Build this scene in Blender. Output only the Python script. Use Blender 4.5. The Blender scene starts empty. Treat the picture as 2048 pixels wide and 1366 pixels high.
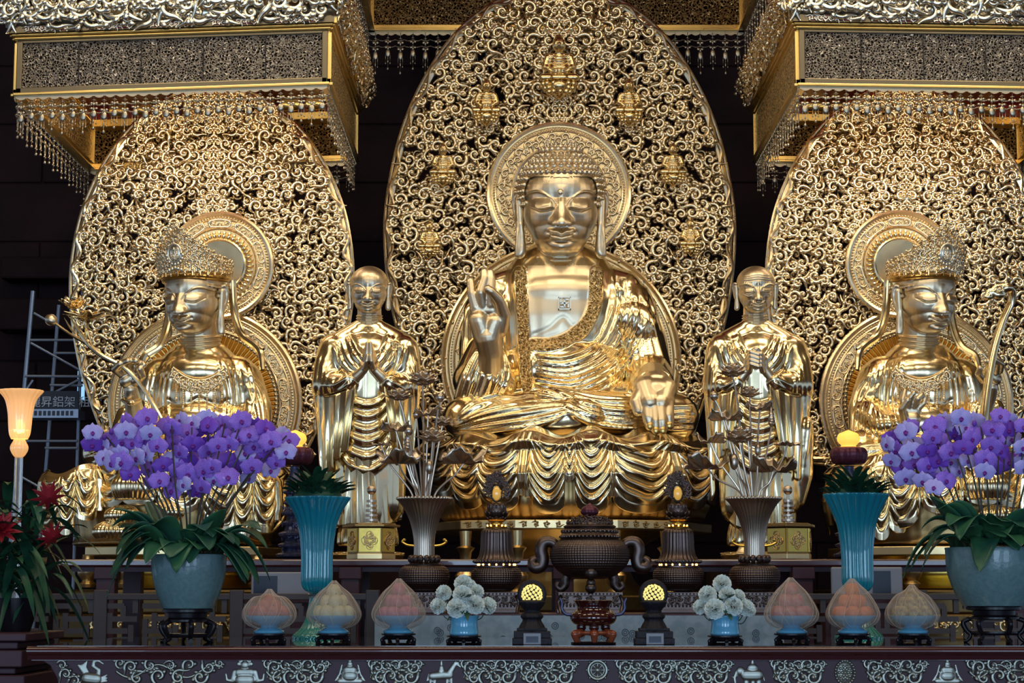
import bpy, math, random
import numpy as np
from mathutils import Vector, Matrix
from math import sin, cos, pi, radians as R

# ---------------------------------------------------------------- camera, light, exposure
SC = bpy.context.scene; COL = SC.collection
F = 4000.0; YH = 1190.0; CAMZ = 1.6; CAMX = -0.48; CAMY = -20.0
TH = math.atan((YH - 683.0) / F)
cam = bpy.data.cameras.new('camera'); co = bpy.data.objects.new('camera', cam); COL.objects.link(co)
cam.sensor_width = 36.0; cam.lens = F / 2048.0 * 36.0; cam.clip_end = 200
co.location = (CAMX, CAMY, CAMZ); co.rotation_euler = (pi / 2 + TH, 0, 0); SC.camera = co
SC.view_settings.view_transform = 'Standard'; SC.view_settings.look = 'None'
SC.view_settings.gamma = 1; SC.view_settings.use_curve_mapping = False
SC.view_settings.exposure = 0.14

def area(name, loc, rot, sx, sy, power, colr):
    l = bpy.data.lights.new(name, 'AREA'); l.shape = 'RECTANGLE'; l.size = sx; l.size_y = sy
    l.energy = power; l.color = colr
    o = bpy.data.objects.new(name, l); COL.objects.link(o); o.location = loc; o.rotation_euler = rot
    return o
# daylight through the hall doors behind the visitor, and warm ceiling lamps
for k, x in enumerate((-9.0, 0.0, 9.0)):
    area('door_daylight', (x, -30, 3.0), (R(90), 0, 0), 5.2, 6.0, 520 if k != 1 else 760, (0.50, 0.72, 1.0))
for x in (-6.5, -2.3, 2.3, 6.5):
    area('ceiling_lamp', (x, -11.5, 10.5), (R(38), 0, 0), 2.6, 2.6, 105, (1.0, 0.86, 0.62))
area('ceiling_lamp', (-3.6, -3.4, 8.6), (R(20), 0, 0), 2.6, 0.7, 60, (1.0, 0.84, 0.58))
area('ceiling_lamp', (3.6, -3.4, 8.6), (R(20), 0, 0), 2.6, 0.7, 60, (1.0, 0.84, 0.58))
area('ceiling_lamp', (0, -4.0, 9.2), (R(25), 0, 0), 3.0, 0.8, 80, (1.0, 0.84, 0.58))

for x in (-3.62, 3.62):        # downlights and added fill strips inside the side canopies
    area('canopy_lamp_and_fill', (x, -0.9, 6.15), (R(32), 0, 0), 2.2, 0.25, 15, (1.0, 0.86, 0.60))
    area('canopy_lamp_and_fill', (x, -1.62, 6.5), (R(84), 0, 0), 2.4, 0.25, 26, (1.0, 0.84, 0.56))  # unseen strip added to brighten the inner back panel
area('canopy_lamp_and_fill', (0, -1.2, 8.6), (R(84), 0, 0), 3.6, 0.3, 22, (1.0, 0.84, 0.56))  # unseen strip added so the central canopy's back panel looks lit
W = bpy.data.worlds.new('hall'); SC.world = W; W.use_nodes = True
wn = W.node_tree.nodes; wl = W.node_tree.links; wn.clear()
out = wn.new('ShaderNodeOutputWorld'); bg = wn.new('ShaderNodeBackground'); tc = wn.new('ShaderNodeTexCoord')
sep = wn.new('ShaderNodeSeparateXYZ'); ramp = wn.new('ShaderNodeValToRGB'); mp = wn.new('ShaderNodeMapRange')
wl.new(tc.outputs['Generated'], sep.inputs[0]); wl.new(sep.outputs['Z'], mp.inputs['Value'])
mp.inputs['From Min'].default_value = -1; mp.inputs['From Max'].default_value = 1
cr = ramp.color_ramp
cr.elements[0].position = 0.0; cr.elements[0].color = (0.035, 0.04, 0.06, 1)
cr.elements[1].position = 1.0; cr.elements[1].color = (0.12, 0.08, 0.04, 1)
for p_, c_ in ((0.38, (0.07, 0.08, 0.12, 1)), (0.46, (0.34, 0.48, 0.74, 1)), (0.53, (0.30, 0.40, 0.55, 1)), (0.60, (0.030, 0.022, 0.014, 1)), (0.80, (0.07, 0.045, 0.02, 1))):
    e = cr.elements.new(p_); e.color = c_
wl.new(mp.outputs[0], ramp.inputs[0]); wl.new(ramp.outputs[0], bg.inputs[0]); wl.new(bg.outputs[0], out.inputs[0])
bg.inputs[1].default_value = 1.0

def PX(px, py, D):
    """world point seen at photo pixel (px, py) at distance D in front of the camera"""
    u = (px - 1024.0) / F; v = (683.0 - py) / F
    yc = cos(TH) - v * sin(TH); zc = sin(TH) + v * cos(TH)
    t = D / yc
    return np.array((CAMX + u * t, CAMY + D, CAMZ + zc * t))
def TOPX(V):
    """world points (n,3) -> photo pixels and distance"""
    d = V - np.array((CAMX, CAMY, CAMZ))
    fw = d[:, 1] * cos(TH) + d[:, 2] * sin(TH); up = -d[:, 1] * sin(TH) + d[:, 2] * cos(TH)
    return 1024 + F * d[:, 0] / fw, 683 - F * up / fw, d[:, 1]
def XW(px, D): return CAMX + (px - 1024.0) / F * D * 1.0
def ZW(py, D): return PX(1024, py, D)[2]

# ---------------------------------------------------------------- materials
def mat(name, color, metal=0.0, rough=0.5, bump=0.0, bscale=30.0, var=0.0, emit=None, estr=0.0, trans=0.0, coat=0.0, alpha=1.0, ior=1.45, spec=0.5, c2=None, vs=6.0, sheen=0.0):
    m = bpy.data.materials.new(name); m.use_nodes = True
    n = m.node_tree.nodes; l = m.node_tree.links; b = n['Principled BSDF']
    b.inputs['Base Color'].default_value = (*color, 1); b.inputs['Metallic'].default_value = metal
    b.inputs['Roughness'].default_value = rough; b.inputs['IOR'].default_value = ior
    b.inputs['Coat Weight'].default_value = coat; b.inputs['Alpha'].default_value = alpha
    b.inputs['Specular IOR Level'].default_value = spec
    b.inputs['Transmission Weight'].default_value = trans
    if sheen: b.inputs['Sheen Weight'].default_value = sheen
    if emit: b.inputs['Emission Color'].default_value = (*emit, 1); b.inputs['Emission Strength'].default_value = estr
    t = None
    if bump or var or c2:
        t = n.new('ShaderNodeTexCoord')
        if bump:
            nz = n.new('ShaderNodeTexNoise'); nz.inputs['Scale'].default_value = bscale; nz.inputs['Detail'].default_value = 3
            l.new(t.outputs['Object'], nz.inputs['Vector'])
            bp = n.new('ShaderNodeBump'); bp.inputs['Strength'].default_value = bump; bp.inputs['Distance'].default_value = 0.01
            l.new(nz.outputs[0], bp.inputs['Height']); l.new(bp.outputs[0], b.inputs['Normal'])
        if var or c2:
            nz = n.new('ShaderNodeTexNoise'); nz.inputs['Scale'].default_value = vs; nz.inputs['Detail'].default_value = 4
            l.new(t.outputs['Object'], nz.inputs['Vector'])
            if c2:
                mx = n.new('ShaderNodeMix'); mx.data_type = 'RGBA'; mx.inputs[6].default_value = (*color, 1); mx.inputs[7].default_value = (*c2, 1)
                mr = n.new('ShaderNodeMapRange'); mr.inputs['From Min'].default_value = 0.38; mr.inputs['From Max'].default_value = 0.62
                l.new(nz.outputs[0], mr.inputs[0]); l.new(mr.outputs[0], mx.inputs[0]); l.new(mx.outputs[2], b.inputs['Base Color'])
            if var:
                mr = n.new('ShaderNodeMapRange'); mr.inputs['To Min'].default_value = max(0.02, rough - var); mr.inputs['To Max'].default_value = rough + var
                l.new(nz.outputs[0], mr.inputs[0]); l.new(mr.outputs[0], b.inputs['Roughness'])
    return m
def pierced(name, color, dark, scale, metal=1.0, rough=0.35):
    """fine pierced scroll metalwork: dark gaps between small raised curls"""
    m = bpy.data.materials.new(name); m.use_nodes = True
    n = m.node_tree.nodes; l = m.node_tree.links; b = n['Principled BSDF']
    t = n.new('ShaderNodeTexCoord'); nz = n.new('ShaderNodeTexNoise'); nz.inputs['Scale'].default_value = scale * .5; nz.inputs['Detail'].default_value = 1
    l.new(t.outputs['Object'], nz.inputs['Vector'])
    ad = n.new('ShaderNodeVectorMath'); ad.operation = 'MULTIPLY_ADD'; ad.inputs[1].default_value = (1.6 / scale,) * 3
    l.new(nz.outputs['Color'], ad.inputs[0]); l.new(t.outputs['Object'], ad.inputs[2])
    v = n.new('ShaderNodeTexVoronoi'); v.feature = 'DISTANCE_TO_EDGE'; v.inputs['Scale'].default_value = scale
    l.new(ad.outputs[0], v.inputs['Vector'])
    r = n.new('ShaderNodeValToRGB'); r.color_ramp.elements[0].position = 0.13; r.color_ramp.elements[1].position = 0.19
    r.color_ramp.elements[0].color = (*color, 1); r.color_ramp.elements[1].color = (*dark, 1)
    l.new(v.outputs['Distance'], r.inputs[0]); l.new(r.outputs[0], b.inputs['Base Color'])
    b.inputs['Metallic'].default_value = metal; b.inputs['Roughness'].default_value = rough
    v2 = n.new('ShaderNodeTexVoronoi'); v2.inputs['Scale'].default_value = scale * 2.2; l.new(ad.outputs[0], v2.inputs['Vector'])
    bp = n.new('ShaderNodeBump'); bp.inputs['Strength'].default_value = 1.0; bp.inputs['Distance'].default_value = 0.02
    l.new(v2.outputs['Distance'], bp.inputs['Height']); l.new(bp.outputs[0], b.inputs['Normal'])
    return m
M = {}
M['gold'] = mat('gold_leaf', (0.90, 0.68, 0.34), 1, 0.25, bump=0.10, bscale=9, var=0.07)
M['goldskin'] = mat('satin_gold', (0.74, 0.60, 0.40), 1, 0.36, bump=0.05, bscale=60, var=0.05)
M['goldbright'] = mat('polished_gold', (0.90, 0.73, 0.44), 1, 0.20, bump=0.04, bscale=5, var=0.06)
M['screen'] = mat('champagne_gold', (0.88, 0.71, 0.45), 1, 0.27, var=0.08)
M['screenback'] = mat('darker_gold', (0.58, 0.41, 0.20), 1, 0.42)  # darker gold than the front scrollwork
M['halo'] = mat('halo_gold', (0.78, 0.58, 0.29), 1, 0.34, bump=0.06, bscale=30, var=0.08)
M['brocade'] = pierced('embossed_gold_brocade', (0.85, 0.62, 0.30), (0.35, 0.22, 0.08), 26, 1, 0.38)
M['silver'] = mat('silvered_carving', (0.80, 0.72, 0.56), 1, 0.30, var=0.1)
M['frame'] = mat('gilt_frame', (0.80, 0.54, 0.18), 1, 0.30, bump=0.05, bscale=7, var=0.1)
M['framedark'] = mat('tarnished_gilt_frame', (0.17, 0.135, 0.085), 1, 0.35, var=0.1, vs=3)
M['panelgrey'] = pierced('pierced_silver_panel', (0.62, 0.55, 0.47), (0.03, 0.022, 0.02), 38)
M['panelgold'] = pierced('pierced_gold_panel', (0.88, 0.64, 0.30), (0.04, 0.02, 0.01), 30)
M['tassel'] = mat('dull_silver_gilt', (0.46, 0.39, 0.28), 1, 0.38)
M['red'] = mat('red_lacquer', (0.20, 0.008, 0.012), 0, 0.35)
M['wall'] = mat('dark_timber', (0.013, 0.006, 0.007), 0, 0.7, spec=0.15, bump=0.2, bscale=8, c2=(0.022, 0.009, 0.011), vs=1.5)
M['wood'] = mat('purple_brown_lacquered_wood', (0.062, 0.024, 0.034), 0, 0.42, bump=0.04, bscale=12, spec=0.3)
M['woodred'] = mat('red_brown_lacquered_rail', (0.060, 0.012, 0.014), 0, 0.22, coat=0.5)
M['woodgrey'] = mat('grey_brown_wood', (0.055, 0.042, 0.044), 0, 0.5, bump=0.1, bscale=18)
M['ebony'] = mat('ebony', (0.010, 0.007, 0.010), 0, 0.3, spec=0.3)
M['relief'] = mat('dull_silver_relief', (0.40, 0.40, 0.34), 1, 0.42, var=.1)
M['darkcarved'] = mat('dark_carved_metal', (0.016, 0.013, 0.018), 0.3, 0.6, bump=.5, bscale=50)
M['bronze'] = mat('brown_bronze', (0.135, 0.098, 0.088), 1, 0.40, bump=0.05, bscale=40, var=0.08)
M['bronzelight'] = mat('pale_bronze', (0.62, 0.50, 0.38), 1, 0.34, var=0.08)
M['bluebronze'] = mat('blue_black_patina_bronze', (0.085, 0.09, 0.16), 0.75, 0.4, bump=0.3, bscale=25, var=0.1)
M['maroonbr'] = mat('maroon_bronze', (0.11, 0.03, 0.05), 0.6, 0.38, bump=0.2, bscale=30)
M['teal'] = mat('teal_glass', (0.02, 0.46, 0.62), 0, 0.07, trans=0.55, ior=1.5, coat=1.0)
M['tealdeep'] = mat('deep_teal_glass', (0.01, 0.26, 0.24), 0, 0.14, trans=0.15, ior=1.5, coat=1.0)
M['bluebowl'] = mat('pale_blue_porcelain', (0.13, 0.42, 0.62), 0, 0.12, coat=0.6)
M['celadon'] = mat('crackled_celadon_glaze', (0.12, 0.215, 0.225), 0, 0.30, coat=0.35, bump=.25, bscale=45, c2=(0.15, 0.25, 0.255), vs=40)
M['leaf'] = mat('orchid_leaf_green', (0.022, 0.085, 0.055), 0, 0.36, c2=(0.035, 0.13, 0.055), vs=9)
M['leafdark'] = mat('dark_leaf_green', (0.010, 0.055, 0.030), 0, 0.42, c2=(0.02, 0.085, 0.04), vs=9)
M['stem'] = mat('brown_green_stem', (0.05, 0.045, 0.03), 0, 0.5)
M['petal'] = mat('violet_orchid_petal', (0.30, 0.12, 0.72), 0, 0.5, c2=(0.42, 0.22, 0.80), vs=14)
M['petalpale'] = mat('pale_lilac_petal', (0.46, 0.36, 0.86), 0, 0.5, c2=(0.56, 0.50, 0.92), vs=14)
M['petaldeep'] = mat('deep_violet_petal', (0.22, 0.07, 0.58), 0, 0.5)
M['lip'] = mat('magenta_orchid_lip', (0.22, 0.02, 0.28), 0, 0.45)
M['white'] = mat('white_petal', (0.85, 0.90, 0.84), 0, 0.6)
M['stone'] = mat('pale_blue_marble', (0.19, 0.26, 0.31), 0, 0.35, c2=(0.27, 0.34, 0.39), vs=16)
M['bromred'] = mat('red_bract', (0.30, 0.01, 0.02), 0, 0.45)
M['glow'] = mat('amber_lamp_glass', (1.0, 0.55, 0.12), 0, 0.3, emit=(1.0, 0.36, 0.05), estr=1.5)
M['glowhot'] = mat('lamp_heart', (1.0, 0.8, 0.4), 0, 0.3, emit=(1.0, 0.62, 0.22), estr=9.0)
M['gloweye'] = mat('amber_cabochon', (0.75, 0.42, 0.08), 0, 0.15, emit=(0.9, 0.5, 0.10), estr=0.35, coat=1)
M['mesh'] = mat('lit_yellow_stone', (0.7, 0.62, 0.2), 0, 0.4, emit=(0.9, 0.75, 0.25), estr=0.75)
M['point'] = mat('small_bulb', (1, .6, .2), 0, 0.3, emit=(1.0, 0.45, 0.12), estr=6)
M['net'] = mat('gauze_net', (0.62, 0.50, 0.40), 0, 0.6, alpha=0.30)
M['netrib'] = mat('gauze_crease', (0.70, 0.58, 0.46), 0, 0.6, alpha=0.55)
M['steel'] = mat('scaffold_steel', (0.30, 0.36, 0.46), 0.7, 0.45)
M['banner'] = mat('navy_banner', (0.012, 0.018, 0.035), 0, 0.6)
M['signwhite'] = mat('banner_lettering', (0.40, 0.45, 0.52), 0, 0.6)
M['paper'] = mat('pale_grey_board', (0.24, 0.25, 0.29), 0, 0.5)
M['navy'] = mat('navy_print', (0.006, 0.010, 0.030), 0, 0.4)
M['boxgold'] = mat('yellow_brass_plate', (0.75, 0.52, 0.12), 1, 0.32, bump=0.1, bscale=30)
M['boxdark'] = mat('dark_brass_plate', (0.28, 0.17, 0.06), 1, 0.35, bump=0.1, bscale=20)
M['redglaze'] = mat('oxblood_glaze', (0.045, 0.006, 0.006), 0, 0.08, coat=1)
M['redwood'] = mat('carved_rosewood', (0.26, 0.055, 0.022), 0, 0.28, coat=0.4)
M['torch'] = mat('amber_ribbed_glass', (0.95, 0.70, 0.40), 0, 0.2, trans=0.3, emit=(1.0, 0.55, 0.18), estr=0.32, coat=0.7)
M['clear'] = mat('clear_glass', (0.75, 0.78, 0.80), 0, 0.08, trans=0.85)
M['shadegilt'] = mat('shadow_dimmed_gilt', (0.13, 0.085, 0.035), 1, 0.42, bump=0.4, bscale=14)  # gilt with the shadow under the shelf put into its colour
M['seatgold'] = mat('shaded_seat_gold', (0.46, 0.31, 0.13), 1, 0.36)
M['black'] = mat('black_glass_top', (0.008, 0.008, 0.012), 0, 0.06, coat=1)
M['soil'] = mat('moss_and_bark', (0.10, 0.09, 0.08), 0, 0.9, bump=1, bscale=60)

# ---------------------------------------------------------------- geometry buffer
class G:
    def __init__(s): s.v = []; s.f = []; s.n = 0      # f: list of (k, array (m,k), mat_index)
    def add(s, V, faces, mi=0):
        V = np.asarray(V, float).reshape(-1, 3); s.v.append(V)
        if isinstance(faces, np.ndarray): faces = [faces]
        elif faces and not isinstance(faces[0], np.ndarray):
            d = {}
            for f in faces: d.setdefault(len(f), []).append(f)
            faces = [np.array(x) for x in d.values()]
        for a in faces:
            if len(a): s.f.append((a.shape[1], a + s.n, mi))
        s.n += len(V)
        return s
    def arr(s): return np.concatenate(s.v) if s.v else np.zeros((0, 3))
    def merge(s, g, mtx=None, mi=None):
        V = g.arr()
        if mtx is not None: V = V @ mtx[:3, :3].T + mtx[:3, 3]
        for k, a, m_ in g.f: s.f.append((k, a + s.n, m_ if mi is None else mi))
        s.v.append(V); s.n += len(V)
        return s
    def stamp(s, g, T, mi=None):
        """merge many copies: T (m,4,4)"""
        V = g.arr(); T = np.asarray(T); m = len(T); n = len(V)
        VV = np.einsum('mij,nj->mni', T[:, :3, :3], V) + T[:, None, :3, 3]
        off = (np.arange(m) * n)[:, None, None] + s.n
        for k, a, m_ in g.f: s.f.append((k, (a[None] + off).reshape(-1, k), m_ if mi is None else mi))
        s.v.append(VV.reshape(-1, 3)); s.n += m * n
        return s
    def mesh(s, name, mats, smooth=True, sharp=38):
        me = bpy.data.meshes.new(name); V = s.arr()
        me.vertices.add(len(V)); me.vertices.foreach_set('co', V.astype(np.float32).ravel())
        lt = []; ls = []; mi = []
        for k, a, m_ in s.f:
            lt.append(np.full(len(a), k)); ls.append(a.ravel()); mi.append(np.full(len(a), m_))
        lt = np.concatenate(lt); ls = np.concatenate(ls); mi = np.concatenate(mi)
        me.loops.add(len(ls)); me.loops.foreach_set('vertex_index', ls.astype(np.int32))
        me.polygons.add(len(lt)); st = np.concatenate(([0], np.cumsum(lt)[:-1]))
        me.polygons.foreach_set('loop_start', st.astype(np.int32))
        me.polygons.foreach_set('material_index', mi.astype(np.int32))
        me.polygons.foreach_set('use_smooth', np.full(len(lt), smooth))
        for m_ in (mats if isinstance(mats, (list, tuple)) else [mats]): me.materials.append(M[m_] if isinstance(m_, str) else m_)
        me.update(calc_edges=True)
        if smooth and sharp: me.set_sharp_from_angle(angle=R(sharp))
        return me
    def obj(s, name, mats, parent=None, smooth=True, sharp=38, label=None, cat=None, group=None, kind=None, bevel=0, solid=0):
        """link this buffer as ONE mesh object; vertices are world coordinates"""
        V = s.arr()
        if parent is not None: org = np.array(parent['_o'])
        else:
            lo = V.min(0); hi = V.max(0); org = np.array(((lo[0] + hi[0]) / 2, (lo[1] + hi[1]) / 2, lo[2]))
        s.v = [V - org]
        o = bpy.data.objects.new(name, s.mesh(name, mats, smooth, sharp)); COL.objects.link(o)
        if parent is not None: o.parent = parent; o['_o'] = parent['_o']
        else: o.location = org; o['_o'] = tuple(org)
        if bevel:
            b = o.modifiers.new('bevel', 'BEVEL'); b.width = bevel; b.segments = 2; b.limit_method = 'ANGLE'
        if solid:
            b = o.modifiers.new('thickness', 'SOLIDIFY'); b.thickness = solid; b.offset = 0
        tag(o, label, cat, group, kind)
        return o
def tag(o, label=None, cat=None, group=None, kind=None):
    if label: o['label'] = label
    if cat: o['category'] = cat
    if group: o['group'] = group
    if kind: o['kind'] = kind
    return o
def thing(name, loc, label, cat, group=None):
    o = bpy.data.objects.new(name, None); COL.objects.link(o); o.location = tuple(float(c) for c in loc)
    o['_o'] = tuple(float(c) for c in loc); o.empty_display_size = 0.1
    return tag(o, label, cat, group)
def kids(o): return [c for c in bpy.data.objects if c.parent == o]
def copy_tree(o, loc, label=None, cat=None, group=None, scale=None, rz=None, mirror=False):
    def rec(a, par):
        c = a.copy(); COL.objects.link(c)
        if par is not None: c.parent = par
        for k in kids(a): rec(k, c)
        return c
    c = rec(o, None); c.location = tuple(loc)
    if scale: c.scale = (scale,) * 3
    if rz is not None: c.rotation_euler.z = rz
    if mirror: c.scale.x *= -1
    return tag(c, label, cat, group)

# ---------------------------------------------------------------- primitives (all return/extend G)
def xf(loc=(0, 0, 0), rot=(0, 0, 0), sc=1.0):
    m = Matrix.LocRotScale(Vector(loc), __import__('mathutils').Euler(rot), Vector(sc) if hasattr(sc, '__len__') else Vector((sc,) * 3))
    return np.array(m)
def box(g, x0, x1, y0, y1, z0, z1, mi=0):
    V = [(x, y, z) for z in (z0, z1) for y in (y0, y1) for x in (x0, x1)]
    return g.add(V, [(0, 2, 3, 1), (4, 5, 7, 6), (0, 1, 5, 4), (2, 6, 7, 3), (0, 4, 6, 2), (1, 3, 7, 5)], mi)
def gridf(nu, nv, closed=False, off=0):
    i = np.arange(nu if closed else nu - 1)[:, None]; j = np.arange(nv - 1)[None, :]
    a = i * nv + j; b = ((i + 1) % nu) * nv + j
    return np.stack((a, b, b + 1, a + 1), -1).reshape(-1, 4) + off
def catmull(P, n):
    P = np.asarray(P, float)
    if len(P) < 3: 
        t = np.linspace(0, 1, n)[:, None]; return P[0] * (1 - t) + P[-1] * t
    Q = np.vstack((2 * P[0] - P[1], P, 2 * P[-1] - P[-2])); m = len(P) - 1
    t = np.linspace(0, m - 1e-9, n); i = t.astype(int); u = (t - i)[:, None]
    a, b, c, d = Q[i], Q[i + 1], Q[i + 2], Q[i + 3]
    return 0.5 * (2 * b + (c - a) * u + (2 * a - 5 * b + 4 * c - d) * u ** 2 + (-a + 3 * b - 3 * c + d) * u ** 3)
def tube(g, P, r, n=8, mi=0, flat=1.0, cap=True, up=None):
    P = np.asarray(P, float); m = len(P); r = np.broadcast_to(np.asarray(r, float), (m,))
    T = np.gradient(P, axis=0); T /= np.linalg.norm(T, axis=1)[:, None] + 1e-12
    if up is not None:
        up = np.asarray(up, float); A = np.cross(T, up); A /= np.linalg.norm(A, axis=1)[:, None] + 1e-9; B = np.cross(A, T)
    else:
        a = np.cross(T[0], (0, 0, 1.0)); 
        if np.linalg.norm(a) < 1e-3: a = np.cross(T[0], (1.0, 0, 0))
        A = [a / np.linalg.norm(a)]
        for k in range(1, m):
            q = A[-1] - T[k] * (A[-1] @ T[k]); A.append(q / (np.linalg.norm(q) + 1e-12))
        A = np.array(A); B = np.cross(T, A)
    th = np.arange(n) * 2 * pi / n
    V = P[:, None] + r[:, None, None] * (A[:, None] * np.cos(th)[None, :, None] + flat * B[:, None] * np.sin(th)[None, :, None])
    V = V.transpose(1, 0, 2).reshape(-1, 3)      # n rows of m
    f = [gridf(n, m, closed=True)]
    g.add(V, f, mi)
    if cap:
        g.f.append((n, (np.arange(n) * m)[None, ::1] + g.n - n * m, mi)); g.f.append((n, (np.arange(n) * m + m - 1)[None, ::-1] + g.n - n * m, mi))
    return g
def lathe(g, prof, n=32, c=(0, 0, 0), mi=0, rib=None, cap=True, twist=0):
    """prof: list of (r, z); rib(theta, r, z, t)->multiplier"""
    prof = np.asarray(prof, float); m = len(prof); th = np.arange(n) * 2 * pi / n
    Rr = np.broadcast_to(prof[:, 0][None], (n, m)).copy(); Z = np.broadcast_to(prof[:, 1][None], (n, m)).copy()
    TT = np.broadcast_to(np.linspace(0, 1, m)[None], (n, m)); TH2 = np.broadcast_to(th[:, None], (n, m))
    if rib: Rr = Rr * rib(TH2, Rr, Z, TT)
    V = np.stack((c[0] + Rr * np.cos(TH2 + twist * TT), c[1] + Rr * np.sin(TH2 + twist * TT), c[2] + Z), -1).reshape(-1, 3)
    b = g.n; g.add(V, gridf(n, m, closed=True), mi)
    if cap:
        g.f.append((n, (np.arange(n) * m)[None, ::-1] + b, mi)); g.f.append((n, (np.arange(n) * m + m - 1)[None] + b, mi))
    return g
def lprof(pts, n=40): return catmull(np.array(pts, float), n)
_sph = {}
def sphere(g, c, r, nu=12, nv=8, mi=0, rot=None):
    r = np.broadcast_to(np.asarray(r, float), (3,)); k = (nu, nv)
    if k not in _sph:
        th = np.arange(nu) * 2 * pi / nu; ph = np.linspace(-pi / 2, pi / 2, nv + 1)[1:-1]
        V = np.stack((np.cos(th)[:, None] * np.cos(ph), np.sin(th)[:, None] * np.cos(ph), np.broadcast_to(np.sin(ph), (nu, nv - 1))), -1).reshape(-1, 3)
        V = np.vstack((V, (0, 0, -1), (0, 0, 1))); q = gridf(nu, nv - 1, closed=True); m = nv - 1; i = np.arange(nu); j = (i + 1) % nu
        t = np.concatenate((np.stack((j * m, i * m, np.full(nu, nu * m)), -1), np.stack((i * m + m - 1, j * m + m - 1, np.full(nu, nu * m + 1)), -1)))
        _sph[k] = (V, q, t)
    V, q, t = _sph[k]; V = V * r
    if rot is not None: V = V @ np.array(rot).T
    return g.add(V + np.asarray(c, float), [q, t], mi)
def rotm(ax, a): return np.array(Matrix.Rotation(a, 3, ax))
def prism(g, poly, y0, y1, mi=0, T=None):
    """2-D outline (x,z) extruded along y"""
    from mathutils.geometry import tessellate_polygon
    poly = np.asarray(poly, float); n = len(poly)
    a = 0.5 * np.sum(poly[:, 0] * np.roll(poly[:, 1], -1) - np.roll(poly[:, 0], -1) * poly[:, 1])
    if a < 0: poly = poly[::-1]
    tr = np.array(tessellate_polygon([[Vector((p[0], p[1], 0)) for p in poly]]))
    V = np.concatenate([np.stack((poly[:, 0], np.full(n, y), poly[:, 1]), -1) for y in (y0, y1)])
    if T is not None: V = V @ T[:3, :3].T + T[:3, 3]
    i = np.arange(n); j = (i + 1) % n
    return g.add(V, [tr, tr[:, ::-1] + n, np.stack((i, i + n, j + n, j), -1)], mi)
def grid_surf(g, fn, nu, nv, mi=0):
    u = np.linspace(0, 1, nu)[:, None] * np.ones((1, nv)); v = np.ones((nu, 1)) * np.linspace(0, 1, nv)[None]
    V = np.stack(fn(u, v), -1).reshape(-1, 3)
    return g.add(V, gridf(nu, nv), mi)
def disc_ring(g, c, r0, r1, y0, y1, n=96, mi=0):
    """flat annulus facing -y with thickness"""
    th = np.arange(n) * 2 * pi / n; rows = [(r0, y1), (r0, y0), (r1, y0), (r1, y1)]
    V = np.stack([np.stack((c[0] + r * np.cos(th), np.full(n, c[1] + y), c[2] + r * np.sin(th)), -1) for r, y in rows], 1).reshape(-1, 3)
    i = np.arange(n); j = (i + 1) % n; q = []
    for k in range(4): k2 = (k + 1) % 4; q.append(np.stack((i * 4 + k, i * 4 + k2, j * 4 + k2, j * 4 + k), -1))
    return g.add(V, np.concatenate(q), mi)
def torus_y(g, c, r, rr, n=96, m=8, mi=0):
    th = np.linspace(0, 2 * pi, n, endpoint=False); ph = np.arange(m) * 2 * pi / m
    V = np.stack((c[0] + (r + rr * np.cos(ph)[None]) * np.cos(th)[:, None], c[1] + rr * np.sin(ph)[None] * np.ones((n, 1)), c[2] + (r + rr * np.cos(ph)[None]) * np.sin(th)[:, None]), -1).reshape(-1, 3)
    i = np.arange(n)[:, None]; j = np.arange(m)[None]; i2 = (i + 1) % n; j2 = (j + 1) % m
    return g.add(V, np.stack((i * m + j, i * m + j2, i2 * m + j2, i2 * m + j), -1).reshape(-1, 4), mi)
def dedup_mesh(o):
    pass

def remesh(g, voxel, smooth=4, fac=0.6):
    """union the shapes of g into one continuous skin; returns (V, [quads])"""
    me = g.mesh('tmp', [], True, 0); o = bpy.data.objects.new('tmp', me); COL.objects.link(o)
    m = o.modifiers.new('r', 'REMESH'); m.mode = 'VOXEL'; m.voxel_size = voxel; m.adaptivity = 0
    if smooth:
        s = o.modifiers.new('s', 'SMOOTH'); s.iterations = smooth; s.factor = fac
    dg = bpy.context.evaluated_depsgraph_get(); dg.update(); ev = o.evaluated_get(dg); em = ev.to_mesh()
    V = np.empty(len(em.vertices) * 3, np.float32); em.vertices.foreach_get('co', V); V = V.reshape(-1, 3).astype(float)
    N = np.empty(len(em.vertices) * 3, np.float32); em.vertices.foreach_get('normal', N); N = N.reshape(-1, 3).astype(float)
    L = np.empty(len(em.loops), np.int32); em.loops.foreach_get('vertex_index', L)
    t = np.empty(len(em.polygons), np.int32); em.polygons.foreach_get('loop_total', t)
    st = np.empty(len(em.polygons), np.int32); em.polygons.foreach_get('loop_start', st)
    fs = []
    for k in (3, 4):
        s_ = st[t == k]
        if len(s_): fs.append(L[s_[:, None] + np.arange(k)])
    ev.to_mesh_clear(); bpy.data.objects.remove(o); bpy.data.meshes.remove(me)
    return V, N, fs
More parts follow.
